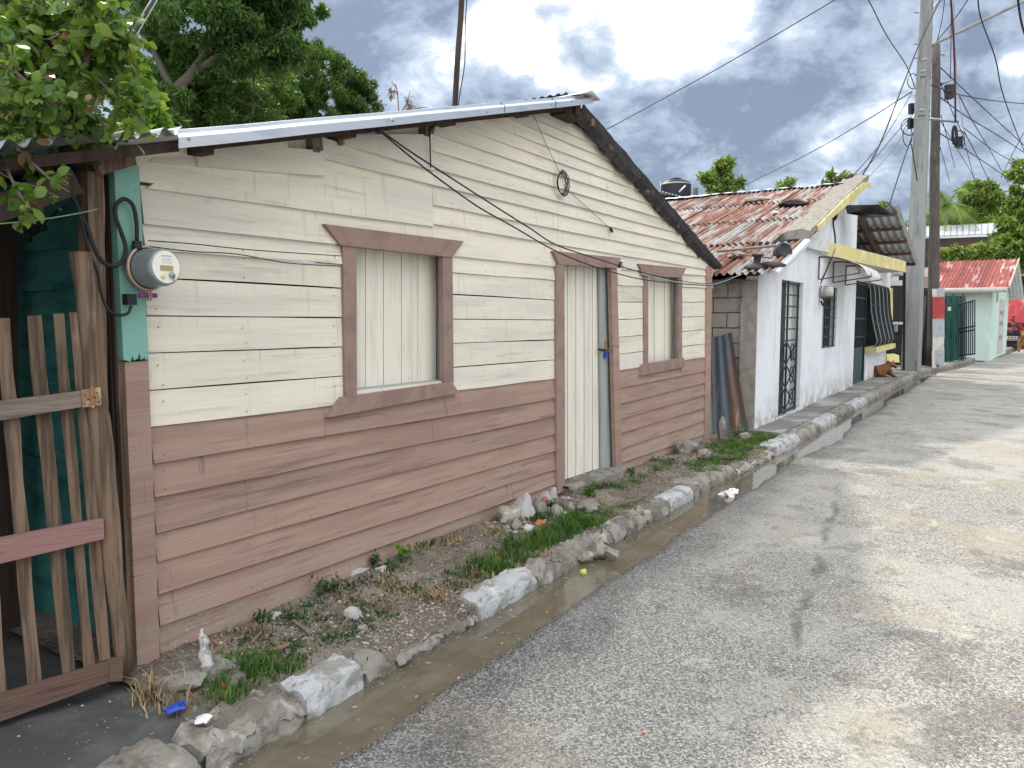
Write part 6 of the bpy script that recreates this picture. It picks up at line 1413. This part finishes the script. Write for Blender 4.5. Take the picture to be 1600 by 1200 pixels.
# ------------------------------------------------------------------ parked pickup under red tarp, seen from the front
DPK = 41.0
tr = root('parked_pickup', 'red pickup facing the street with a red tarpaulin thrown over its cab', 'pickup', tuple(np.array([*atD(1592, 545, DPK)[:2], 0])))
kc = np.array([*atD(1592, 545, DPK)[:2], 0.0])
Kd = kc/np.linalg.norm(kc); Kx = np.array([Kd[1], -Kd[0], 0])
def K(u, v, z): return tuple(kc+Kx*u+Kd*v+np.array([0, 0, z]))
def kbox(u0, u1, v0, v1, z0, z1): 
    P = [K(u0, v0, z0), K(u1, v0, z0), K(u1, v1, z0), K(u0, v1, z0), K(u0, v0, z1), K(u1, v0, z1), K(u1, v1, z1), K(u0, v1, z1)]; return P, BF
prof = [(0, .55), (0, 1.02), (.10, 1.12), (.95, 1.22), (1.0, 1.24), (4.6, 1.25), (4.6, .5)]
V = [K(-.88, v, z) for v, z in prof]; V2 = [K(.88, v, z) for v, z in prof]; n = len(prof)
obj('body', (V+V2, [tuple(range(n)), tuple(reversed(range(n, 2*n)))]+[((i+1) % n, i, i+n, (i+1) % n+n) for i in range(n)]), 'car_red', tr)
obj('grille', kbox(-.55, .55, -.03, .0, .72, .98), 'car_dark', tr); obj('bumper', kbox(-.9, .9, -.14, -.02, .45, .62), 'steel_grey', tr)
obj('number_plate', kbox(-.62, .35, -.17, -.145, .56, .69), 'plate', tr); obj('valance', kbox(-.8, .8, -.03, .1, .25, .45), 'car_dark', tr)
obj('plate_marks', join([kbox(-.50+i*.13, -.43+i*.13, -.176, -.171, .59, .66) for i in range(6)]), 'car_dark', tr)
for s in (-1, 1):
    obj('headlight', kbox(s*.72-.14, s*.72+.14, -.03, .0, .78, .95), 'steel_grey', tr)
    for v in (.75, 3.6):
        w_ = obj('wheel', lathe([(.20, -.1), (.34, -.1), (.35, 0), (.34, .1), (.2, .1)], K(s*.80, v, .35), tuple(Kx), 20), 'black_rubber', tr, smooth=True)
V = []; F = []; nu, nv = 26, 16
for i in range(nu+1):
    for j in range(nv+1):
        a = i/nu; t = j/nv
        u = (-1.0+2.0*a); v = .55+3.0*t; z = 1.30+1.25*min(1, max(0, (t)/.28))**.8*(1-.12*(2*a-1)**4)
        z += .16*mnoise.noise(Vector((u*3, v*3, 0)))+.07*abs(mnoise.noise(Vector((u*6, v*5, 8))))+.05*abs(mnoise.noise(Vector((u*1.3+5, v*2, 3))))*3
        V.append(K(u, v, z if 0 < i < nu else 1.0))
for i in range(nu):
    for j in range(nv): a = i*(nv+1)+j; F.append((a, a+1, a+nv+2, a+nv+1))
tp_ = obj('tarpaulin', (V, F), 'tarp_red', label='crumpled bright red tarpaulin draped over the pickup cab', cat='tarpaulin')
V = [atD(1578, 430, 45), atD(1620, 430, 45), atD(1620, 426, 49), atD(1578, 421, 49)]
cb = root('carport', 'rusty carport roof on posts above the tarpaulin', 'carport', tuple(np.array([*atD(1595, 540, 46)[:2], 0])))
obj('roof', prism(V, (0, 0, -.06)), 'hinge_rust', cb); tb('post', [(1584, 428, 45.5), (1584, 545, 45.5)], .10, 'pole_concrete', cb)
dpanel('back_wall', 1574, 432, 1640, 545, 50, 'interior', parent=cb, t=.2)

# ------------------------------------------------------------------ people and animals
def skin(name, nodes, edges, mat, parent=None, sub=2, label=None, cat=None, loc=None):
    """nodes: (point, radius or (rx, ry)); one continuous skinned surface"""
    me = bpy.data.meshes.new(name+'_s'); org = WL[parent] if parent else np.array(loc, float)
    me.from_pydata([tuple(np.array(p)-org) for p, r in nodes], edges, [])
    o = bpy.data.objects.new(name+'_s', me); COL.objects.link(o)
    md = o.modifiers.new('s', 'SKIN'); md.use_smooth_shade = True
    for i, (p, r) in enumerate(nodes): me.skin_vertices[0].data[i].radius = (r, r) if not isinstance(r, tuple) else r
    me.skin_vertices[0].data[0].use_root = True
    m2_ = o.modifiers.new('d', 'SUBSURF'); m2_.levels = sub; m2_.render_levels = sub
    dg = bpy.context.evaluated_depsgraph_get(); ev_ = o.evaluated_get(dg); nm = bpy.data.meshes.new_from_object(ev_)
    bpy.data.objects.remove(o); nm.materials.clear(); nm.materials.append(MT[mat])
    r = bpy.data.objects.new(name, nm); COL.objects.link(r); WL[r] = org
    if parent: r.parent = parent
    else: r.location = org
    if label: r['label'] = label
    if cat: r['category'] = cat
    return r
def frame_pts(c, fwd):
    f = np.array(fwd, float); f /= np.linalg.norm(f); s = np.array([-f[1], f[0], 0])
    return lambda a, b, z: np.array(c)+f*a+s*b+np.array([0, 0, z])
# bending person at the right edge, in profile facing left
pc = atD(1596, 547, 40.0); pc[2] = 0.0
Q = frame_pts(pc, (-pc[1]-.1*pc[0], pc[0]-.1*pc[1], 0))
pe = root('person', 'person in a dark red shirt stooping in front of the covered pickup', 'person', tuple(pc))
skin('body', [(Q(0, 0, .93), (.15, .13)), (Q(.06, 0, 1.10), (.15, .14)), (Q(.20, 0, 1.28), (.17, .14)), (Q(.33, 0, 1.42), (.16, .12)), (Q(.40, 0, 1.50), .06), (Q(.46, 0, 1.58), .095), (Q(.49, 0, 1.66), .10),
    (Q(.30, .17, 1.41), .065), (Q(.34, .21, 1.14), .05), (Q(.48, .17, .94), .038), (Q(.53, .15, .86), .042), (Q(.30, -.17, 1.41), .065), (Q(.36, -.22, 1.15), .05), (Q(.52, -.18, .98), .038), (Q(.58, -.16, .90), .042),
    (Q(0, .10, .84), .095), (Q(.05, .11, .48), .062), (Q(-.03, .11, .10), .045), (Q(.12, .12, .04), .04), (Q(0, -.10, .84), .095), (Q(.10, -.12, .48), .062), (Q(.03, -.12, .10), .045), (Q(.18, -.13, .04), .04)],
    [(0, 1), (1, 2), (2, 3), (3, 4), (4, 5), (5, 6), (3, 7), (7, 8), (8, 9), (9, 10), (3, 11), (11, 12), (12, 13), (13, 14), (0, 15), (15, 16), (16, 17), (17, 18), (0, 19), (19, 20), (20, 21), (21, 22)], 'skin', pe)
skin('shirt', [(Q(.01, 0, .92), (.175, .15)), (Q(.07, 0, 1.10), (.17, .155)), (Q(.20, 0, 1.28), (.19, .155)), (Q(.33, 0, 1.42), (.175, .135)), (Q(.30, .18, 1.40), .08), (Q(.33, .22, 1.22), .068), (Q(.30, -.18, 1.40), .08), (Q(.34, -.23, 1.22), .068)],
    [(0, 1), (1, 2), (2, 3), (3, 4), (4, 5), (3, 6), (6, 7)], 'shirt_red', pe)
skin('trousers', [(Q(0, 0, .88), (.155, .14)), (Q(0, .10, .80), .11), (Q(.05, .11, .48), .08), (Q(-.03, .11, .14), .066), (Q(0, -.10, .80), .11), (Q(.10, -.12, .48), .08), (Q(.03, -.12, .14), .066)], [(0, 1), (1, 2), (2, 3), (0, 4), (4, 5), (5, 6)], 'trousers', pe)
skin('hair', [(Q(.47, 0, 1.68), .085), (Q(.44, 0, 1.72), .07), (Q(.40, 0, 1.64), .05)], [(0, 1), (1, 2)], 'hair', pe)
# tan dog standing, facing the camera
dc = onZ(1597, 551, 0); dc[2] = 0.0; dD = float((dc-CP)@FW); 
Q = frame_pts(dc, (-dc[0], -dc[1]-.05*dc[0], 0)); s = 1.35
dg1 = root('standing_dog', 'tan dog standing on the far road facing the camera', 'dog', tuple(dc))
Qs = lambda a, b, z: Q(a*s, b*s, z*s)
skin('body', [(Qs(0, 0, .44), (.13*s, .12*s)), (Qs(.20, 0, .45), (.14*s, .13*s)), (Qs(.33, 0, .55), .085*s), (Qs(.40, 0, .64), .095*s), (Qs(.48, 0, .62), .055*s), (Qs(.56, 0, .60), .040*s), (Qs(-.25, 0, .45), (.11*s, .10*s)), (Qs(-.40, 0, .46), .10*s), (Qs(-.52, 0, .52), .028*s), (Qs(-.60, .02, .64), .020*s),
    (Qs(.22, .09, .30), .055*s), (Qs(.24, .10, .15), .034*s), (Qs(.25, .10, .02), .034*s), (Qs(.22, -.09, .30), .055*s), (Qs(.24, -.10, .15), .034*s), (Qs(.25, -.10, .02), .034*s),
    (Qs(-.34, .10, .32), .065*s), (Qs(-.46, .10, .17), .034*s), (Qs(-.42, .10, .02), .034*s), (Qs(-.34, -.10, .32), .065*s), (Qs(-.46, -.10, .17), .034*s), (Qs(-.42, -.10, .02), .034*s),
    (Qs(.40, .08, .73), .030*s), (Qs(.42, .11, .80), .010*s), (Qs(.40, -.08, .73), .030*s), (Qs(.42, -.11, .80), .010*s)],
    [(0, 1), (1, 2), (2, 3), (3, 4), (4, 5), (0, 6), (6, 7), (7, 8), (8, 9), (1, 10), (10, 11), (11, 12), (1, 13), (13, 14), (14, 15), (7, 16), (16, 17), (17, 18), (7, 19), (19, 20), (20, 21), (3, 22), (22, 23), (3, 24), (24, 25)], 'dog_tan', dg1)
obj('nose', rock(tuple(Qs(.605, 0, .61)), (.03, .03, .025), 1, 1), 'hair', dg1)
for b in (-.04, .04): obj('eye', rock(tuple(Qs(.475, b, .68)), (.014, .014, .014), 1, 1), 'hair', dg1)
# brown dog lying on the footpath
lc = onZ(1378, 588, .13); lD = float((lc-CP)@FW)
Q = frame_pts(lc, RT*.95-hv*.30); s = 1.0
dg2 = root('lying_dog', 'brown dog lying on the footpath in front of the low white wall', 'dog', tuple(lc))
k_ = lD/1200.0   # metres per photo pixel at the dog
def L_(px, py, off=0.0): return lc+RT*((px-1378)*k_)+np.array([0, 0, (588-py)*k_+.03])-hv*off
skin('body', [(L_(1378, 580), (.145, .16)), (L_(1373, 581.5), (.135, .16)), (L_(1369, 584), (.09, .12)), (L_(1383, 578.5), (.135, .14)), (L_(1387, 575.5), (.09, .10)), (L_(1389, 572.5), .075), (L_(1391, 570.5, .03), .088), (L_(1394, 573, .09), .05), (L_(1395, 575, .13), .034),
    (L_(1371, 586.5, .12), .055), (L_(1380, 588.5, .20), .030), (L_(1385, 583, .08), .05), (L_(1390, 588, .14), .030), (L_(1397, 590.5, .16), .026), (L_(1387, 584, .16), .042), (L_(1393, 590, .24), .026),
    (L_(1387.5, 567.5), .026), (L_(1386, 564.5), .009), (L_(1394, 568), .026), (L_(1396, 565), .009), (L_(1366, 587, .05), .025), (L_(1363, 589.5, .12), .016)],
    [(0, 1), (1, 2), (0, 3), (3, 4), (4, 5), (5, 6), (6, 7), (7, 8), (1, 9), (9, 10), (3, 11), (11, 12), (12, 13), (3, 14), (14, 15), (6, 16), (16, 17), (6, 18), (18, 19), (2, 20), (20, 21)], 'dog_fur', dg2)
obj('muzzle', rock(tuple(L_(1395, 575, .14)), (.034, .034, .034), 2, 1), 'hair', dg2)
for x in (1389.3, 1393.6): obj('eye', rock(tuple(L_(x, 571.5, .085)), (.012, .012, .012), 1, 1), 'hair', dg2)

# ------------------------------------------------------------------ trees
def tree(name, label, clumps, L, Wd, leaf, bark, base, limbs, tr_=.12, cat='tree', group=None, droop=.35, shell=(.45, 1.08), seed=1):
    rng = np.random.default_rng(seed)
    t = root(name, label, cat, tuple(base), group)
    b = np.array(base, float)
    for li, (pts, r0, r1) in enumerate(limbs):
        q = spline([np.array(p) for p in pts], 4); n_ = len(q)
        obj('trunk' if li == 0 else 'limb', wob(tube(q, r0, 8, rs=[r0+(r1-r0)*i/(n_-1) for i in range(n_)]), r0*.4, 2.0/max(.2, r0*8)), bark, t, smooth=True)
    C = []
    for c, r, n_, sub in clumps:
        c = np.array(c); r = np.array(r)
        # sub-clumps spread on the shell, leaves gathered round them
        d = rng.normal(0, 1, (sub, 3)); d /= np.linalg.norm(d, axis=1, keepdims=True)
        rad = rng.uniform(*shell, (sub, 1)); cc = c+d*r*rad
        idx = rng.integers(0, sub, n_); sp_ = np.mean(r)*.9/max(1.5, sub**.42)
        p = rng.normal(0, 1, (n_, 3)); p /= np.linalg.norm(p, axis=1, keepdims=True); p *= rng.uniform(.35, 1, (n_, 1))**.6
        p[:, 2] *= .7; C.append(cc[idx]+p*sp_*rng.uniform(.7, 1.4, (sub, 1))[idx])
    C = np.concatenate(C); V, F = leaf_quads(C, L, Wd, rng, droop, .7); obj('crown', (V, F), leaf, t, kind='stuff')
    return t
A_ = atD
def gnd(p, z=.0): return (p[0], p[1], z)
def cl(px, py, Dp, rx, ry, n_, sub, rd=None):
    k = Dp/1200.0; c = atD(px, py, Dp); return (c, ((rx*k+ry*k)/2 if rd is None else rd, rx*k, ry*k) if False else (rx*k, rx*k, ry*k), n_, sub)
# big tree with the leaning trunk behind the left roof
DT = 13.0
tb0 = atD(262, 240, DT)
tree('broad_tree', 'large dark leafy tree with a leaning pale limb behind the left end of the roof', [cl(330, 20, DT, 130, 75, 21000, 90), cl(425, 45, DT+.3, 55, 45, 9000, 50), cl(345, 130, DT+1.5, 110, 60, 9000, 60), cl(240, 150, DT-.5, 45, 40, 4500, 26), cl(430, -10, DT, 75, 45, 7000, 30), cl(250, -60, DT, 150, 90, 8000, 40), cl(290, 100, DT+.6, 80, 45, 6000, 30), cl(400, 80, DT, 70, 35, 4200, 26), cl(180, 130, DT, 60, 60, 3000, 24), cl(90, 60, DT, 90, 90, 4500, 30)],
    .13, .045, 'leaf_dark', 'bark_pale', gnd(tb0), [([gnd(tb0), A_(262, 230, DT), A_(275, 150, DT), A_(296, 118, DT), A_(330, 60, DT), A_(350, -10, DT)], .12, .05), ([A_(275, 150, DT), A_(240, 80, DT), A_(200, 20, DT)], .07, .03), ([A_(296, 118, DT), A_(380, 60, DT), A_(440, 0, DT)], .06, .02)], seed=2)
tree('mango_tree', 'round dark mango tree rising above the bright roof edge', [cl(500, 150, 18, 86, 80, 38000, 260), cl(445, 130, 18.5, 66, 56, 16000, 100), cl(560, 175, 18, 36, 62, 9000, 60), cl(430, 195, 17.5, 60, 45, 8500, 50)],
    .125, .028, 'leaf_mango', 'bark', gnd(atD(500, 260, 18)), [([gnd(atD(500, 260, 18)), atD(500, 260, 18), atD(495, 180, 18)], .22, .10), ([atD(498, 220, 18), atD(455, 150, 18), atD(430, 100, 18)], .08, .03)], seed=3, droop=.6, shell=(.55, .98))
tree('vine_tangle', 'shadowy undergrowth with pale hanging vines between the two big trees', [cl(370, 190, 15.5, 70, 40, 5000, 30), cl(300, 190, 14.5, 60, 35, 4500, 30), cl(250, 205, 12.5, 40, 25, 2000, 20), cl(340, 140, 17, 120, 60, 7000, 40)],
    .16, .06, 'leaf_dark', 'bark_pale', gnd(atD(390, 260, 15)), [([gnd(atD(390, 260, 15)), atD(392, 230, 15), atD(400, 150, 15)], .05, .03), ([atD(399, 75, 14), atD(402, 100, 14), atD(420, 118, 14), atD(440, 135, 14)], .018, .01), ([atD(400, 112, 14), atD(396, 130, 14), atD(404, 145, 14), atD(420, 148, 14)], .014, .01), ([atD(435, 95, 14), atD(460, 108, 14), atD(480, 125, 14)], .02, .012)], seed=4, cat='undergrowth')
tree('papaya_shrub', 'bright green lobed shrub sprouting over the left roof edge', [cl(228, 162, 5.6, 26, 22, 700, 14), cl(205, 192, 5.6, 24, 16, 420, 12), cl(245, 195, 5.6, 16, 12, 220, 8)], .10, .06, 'leaf_bright', 'bark_pale', gnd(atD(225, 240, 5.6)), [([gnd(atD(225, 240, 5.6)), atD(224, 215, 5.6), atD(215, 150, 5.6)], .015, .008), ([atD(130, 205, 5.6), atD(180, 198, 5.6), atD(232, 188, 5.6)], .012, .008)], seed=5, cat='shrub', droop=.7)
tree('flower_shrub', 'shrub with cream blossom just above the corrugated eave', [cl(240, 200, 6.4, 22, 9, 420, 14), cl(195, 210, 6.4, 20, 7, 200, 10), cl(160, 205, 6.4, 18, 8, 120, 8)], .05, .04, 'flower_white', 'bark', gnd(atD(230, 240, 6.4)), [([gnd(atD(230, 240, 6.4)), atD(228, 215, 6.4), atD(240, 200, 6.4)], .02, .01)], seed=6, cat='shrub')
tree('bright_shrub', 'sunlit light green bush behind the foreground leaves', [cl(60, 190, 9, 70, 55, 2600, 30), cl(0, 130, 9, 60, 60, 2000, 20), cl(130, 215, 7, 30, 20, 500, 12)], .11, .06, 'leaf_bright', 'bark', gnd(atD(60, 240, 9)), [([gnd(atD(60, 240, 9)), atD(60, 220, 9), atD(50, 160, 9)], .04, .02)], seed=16, cat='shrub')
tree('dead_twigs', 'dry brown plant tops sticking up behind the roof', [cl(613, 140, 12, 5, 12, 50, 6), cl(637, 160, 12, 7, 10, 60, 5), cl(655, 172, 12, 9, 5, 50, 5)], .10, .02, 'leaf_dry', 'leaf_dry', gnd(atD(625, 240, 12)), [([gnd(atD(625, 240, 12)), atD(624, 190, 12), atD(612, 128, 12)], .012, .006), ([atD(624, 180, 12), atD(635, 162, 12), atD(641, 142, 12)], .010, .005), ([atD(624, 190, 12), atD(650, 170, 12), atD(668, 168, 12)], .010, .004)], seed=7, cat='dead plant', droop=1.0)
# foreground branches at the upper left
rng = np.random.default_rng(21)
DF = 2.75
fb_base = atD(-420, 160, 3.2)
fg = root('overhanging_tree', 'leafy citrus-like tree reaching in from the upper left over the gate', 'tree', gnd(fb_base, .1))
obj('trunk', tube([gnd(fb_base, .1), fb_base, atD(-200, 60, 2.9)], .08, 8, rs=[.09, .07, .04]), 'bark', fg, smooth=True)
branches = [[(-200, 60, 2.9), (0, 62, 2.8), (60, 78, 2.75), (130, 108, 2.7), (180, 150, 2.7), (215, 178, 2.7)], [(-150, 90, 2.9), (0, 120, 2.8), (40, 150, 2.75), (90, 190, 2.7)], [(-100, 150, 2.9), (0, 215, 2.75), (50, 255, 2.65), (85, 285, 2.6), (108, 300, 2.6)], [(0, 62, 2.8), (60, 40, 2.75), (120, 10, 2.7), (160, -20, 2.7)],
    [(-50, 190, 2.85), (0, 245, 2.7), (18, 280, 2.6), (35, 310, 2.55), (50, 328, 2.55)], [(130, 108, 2.7), (150, 60, 2.7), (190, 70, 2.7)], [(-100, 20, 2.9), (20, 0, 2.8), (110, 30, 2.75), (168, 45, 2.7), (192, 75, 2.7)], [(-80, 120, 2.8), (40, 195, 2.9), (100, 195, 2.9), (165, 190, 2.9)], [(-60, 60, 2.5), (30, 120, 2.5), (80, 170, 2.5)], [(0, 62, 2.9), (40, 110, 2.95), (110, 160, 2.95), (125, 190, 2.9)]]
C = []
for bi, br in enumerate(branches):
    q = spline([atD(*p) for p in br], 8); obj('branch', tube(q, .01, 6, rs=[(.009 if bi in (2, 4) else .016)*(1-.75*i/(len(q)-1)) for i in range(len(q))]), 'bark', fg, smooth=True)
    tw = []
    for i in range(3, len(q)):
        for k in range(2 if i < len(q)*.5 else 3):
            if rng.uniform() < (.84 if bi in (2, 4) else (.55 if bi == 0 and i > len(q)*.6 else .25)): continue
            d = rng.normal(0, 1, 3); d[2] = d[2]*.5-.15; d /= np.linalg.norm(d); L_t = rng.uniform(.07, .20) if i < len(q)-4 else rng.uniform(.03, .07); e_ = q[i]+d*L_t
            tw.append(tube([q[i], (q[i]+e_)/2+np.array([0, 0, .01]), e_], .0022, 4))
            for m_ in range(9 if i < len(q)-4 else 5): C.append(q[i]+(e_-q[i])*rng.uniform(.2, 1.05)+rng.normal(0, .010, 3))
    obj('twigs', join(tw), 'bark', fg, kind='stuff')
C = np.array(C)
def round_leaves(C, L, rng):
    n = len(C); d = rng.normal(0, 1, (n, 3)); d[:, 2] -= .35; d /= np.linalg.norm(d, axis=1, keepdims=True); u = rng.normal(0, .8, (n, 3)); u[:, 2] += 1
    s_ = np.cross(d, u); s_ /= np.linalg.norm(s_, axis=1, keepdims=True); nn = np.cross(s_, d); l = L*rng.uniform(.55, 1.2, (n, 1)); w = l*rng.uniform(.28, .36, (n, 1))
    ks = [(0, 0), (.25, .8), (.55, 1.0), (.82, .62), (1, 0)]
    V = np.empty((n, 8, 3)); V[:, 0] = C; V[:, 4] = C+d*l-nn*l*.08
    for k in (1, 2, 3): V[:, k] = C+d*l*ks[k][0]+s_*w*ks[k][1]+nn*w*.35; V[:, 8-k] = C+d*l*ks[k][0]-s_*w*ks[k][1]+nn*w*.35
    F = np.empty((n, 6, 3), np.int64); b_ = (np.arange(n)*8)[:, None]
    for i, f in enumerate([(0, 1, 7), (1, 2, 6), (1, 6, 7), (2, 3, 5), (2, 5, 6), (3, 4, 5)]): F[:, i] = b_+np.array([f])
    return V.reshape(-1, 3), F.reshape(-1, 3)
obj('leaves', round_leaves(C, .052, rng), 'leaf_near', fg, kind='stuff')
ex = []
for px, py, r_, n_ in ((60, 30, 62, 700), (115, 70, 38, 330), (20, 120, 50, 420), (85, 140, 34, 200), (15, 180, 30, 90)):
    p = rng.normal(0, 1, (n_, 3)); p /= np.linalg.norm(p, axis=1, keepdims=True); p *= rng.uniform(.1, 1, (n_, 1))**.5
    ex.append(atD(px, py, 2.95)+p*r_*2.95/1200*np.array([1.3, 1.3, 1]))
obj('inner_leaves', round_leaves(np.concatenate(ex), .050, rng), 'leaf_near', fg, kind='stuff')
dl = np.array([atD(px, py, 2.6) for px, py in ((137, 165), (57, 212), (20, 165), (157, 155), (33, 236), (47, 318), (62, 120), (90, 60))])
obj('dry_leaves', round_leaves(np.repeat(dl, 3, 0)+rng.normal(0, .008, (24, 3)), .045, rng), 'leaf_dry', fg, kind='stuff')
p = atD(37, 326, 2.55); obj('small_fruit', lathe([(.001, -.014), (.010, -.010), (.014, 0), (.010, .010), (.001, .014)], p, (0, 0, 1), 10), 'leaf_bright', fg, smooth=True)
# trees further along
def simple_tree(name, label, cx, cy, Dp, rx, ry, n_, sub, L, Wd, leaf, seed, extra=(), cat='tree', **k):
    cls = [cl(cx, cy, Dp, rx, ry, n_, sub)]+[cl(*e_) for e_ in extra]; g = gnd(atD(cx, cy, Dp))
    return tree(name, label, cls, L, Wd, leaf, 'bark', g, [([g, tuple(np.array(g)*.5+np.array(atD(cx, cy+ry, Dp))*.5), atD(cx, cy+ry*.3, Dp), atD(cx+rx*.2, cy-ry*.5, Dp)], .16, .05), ([atD(cx, cy+ry*.7, Dp), atD(cx-rx*.5, cy-ry*.1, Dp)], .06, .03), ([atD(cx, cy+ry*.7, Dp), atD(cx+rx*.6, cy, Dp)], .06, .03)], seed=seed, cat=cat, **k)
simple_tree('almond_tree', 'small bright green tree standing alone above the rusty roof', 1127, 289, 34, 28, 22, 2600, 26, .30, .15, 'leaf_right', 31, [(1131, 262, 34, 13, 12, 700, 10)])
simple_tree('treetop', 'low green treetop at the middle of the rusty ridge', 1228, 290, 30, 16, 7, 420, 8, .28, .12, 'leaf_right', 32)
simple_tree('treetop', 'wider green treetop behind the ridge with the dark stone', 1307, 284, 30, 24, 10, 800, 12, .28, .12, 'leaf_right', 33)
simple_tree('treetop', 'tiny green tuft above the dark lean-to roof', 1384, 322, 30, 7, 4, 120, 4, .2, .1, 'leaf_right', 34)
simple_tree('mango_tree', 'yellow-green mango tree behind the pink building', 1530, 318, 62, 38, 32, 9000, 50, .50, .14, 'leaf_right', 35, [(1500, 345, 61, 30, 16, 2600, 20), (1545, 352, 60, 22, 12, 1800, 14), (1485, 345, 61, 22, 18, 1600, 14), (1560, 330, 62, 22, 35, 3000, 20), (1455, 350, 62, 14, 16, 900, 10)])
simple_tree('street_tree', 'big leafy tree hanging over the red roofed house at the right edge', 1590, 400, 48, 48, 62, 9500, 60, .36, .20, 'leaf_right', 36, [(1600, 325, 48, 34, 38, 4200, 30), (1555, 400, 47, 32, 22, 3000, 24), (1500, 398, 46, 18, 10, 900, 10), (1530, 392, 46.5, 22, 14, 1500, 14), (1598, 270, 47, 24, 18, 900, 16), (1480, 399, 46, 12, 7, 300, 6), (1610, 450, 52, 30, 26, 1600, 16)])
simple_tree('far_tree', 'distant tree between the lean-to and the concrete pole', 1425, 358, 70, 14, 12, 700, 10, .5, .2, 'leaf_right', 37)
simple_tree('far_trees', 'dense dark trees closing the street at the far right', 1640, 440, 75, 90, 110, 7000, 40, .6, .3, 'leaf_dark', 38)
# coconut palms
def palm(label, px, py, Dp, R_, n_, seed, a0=0):
    rng = np.random.default_rng(seed); c = atD(px, py, Dp); g = gnd(c)
    t = root('coconut_palm', label, 'palm', g)
    obj('trunk', tube(spline([g, (c[0]-.3, c[1], c[2]*.5), c], 6), .16, 8), 'bark_pale', t, smooth=True)
    for i in range(n_):
        az = 2*math.pi*i/n_+rng.uniform(-.2, .2)+a0; el = rng.uniform(-.2, 1.25); V = []; F = []
        d = np.array([math.cos(az), math.sin(az), 0]); pts = []
        for k in range(14):
            s_ = k/13; pts.append(c+d*R_*s_*math.cos(el)*(1-.1*s_)+np.array([0, 0, R_*(s_*math.sin(el)-.75*s_**2.2)]))
        for k in range(1, 14):
            tdir = pts[k]-pts[k-1]; tdir /= np.linalg.norm(tdir); sd_ = np.cross(tdir, (0, 0, 1)); sd_ /= np.linalg.norm(sd_)+1e-6
            for m_ in range(2):
                o = pts[k-1]+(pts[k]-pts[k-1])*m_/2; ll = R_*.30*math.sin(math.pi*min(.95, .15+.85*k/13))
                for sg in (-1, 1):
                    tip = o+sd_*sg*ll*.8+tdir*ll*.45+np.array([0, 0, -ll*.45]); b_ = len(V)
                    V += [o-tdir*.035, o+tdir*.035, tip]; F.append((b_, b_+1, b_+2))
        q = tube(pts, .02, 4); b_ = len(V); V += list(q[0]); F += [tuple(i_+b_ for i_ in f) for f in q[1]]
        obj('frond', (V, F), 'leaf_right', t)
palm('coconut palm behind the wooden pole left of the mango tree', 1479, 322, 57, 4.0, 18, 5)
palm('coconut palm peeping out left of the concrete pole', 1436, 372, 72, 2.8, 12, 6)
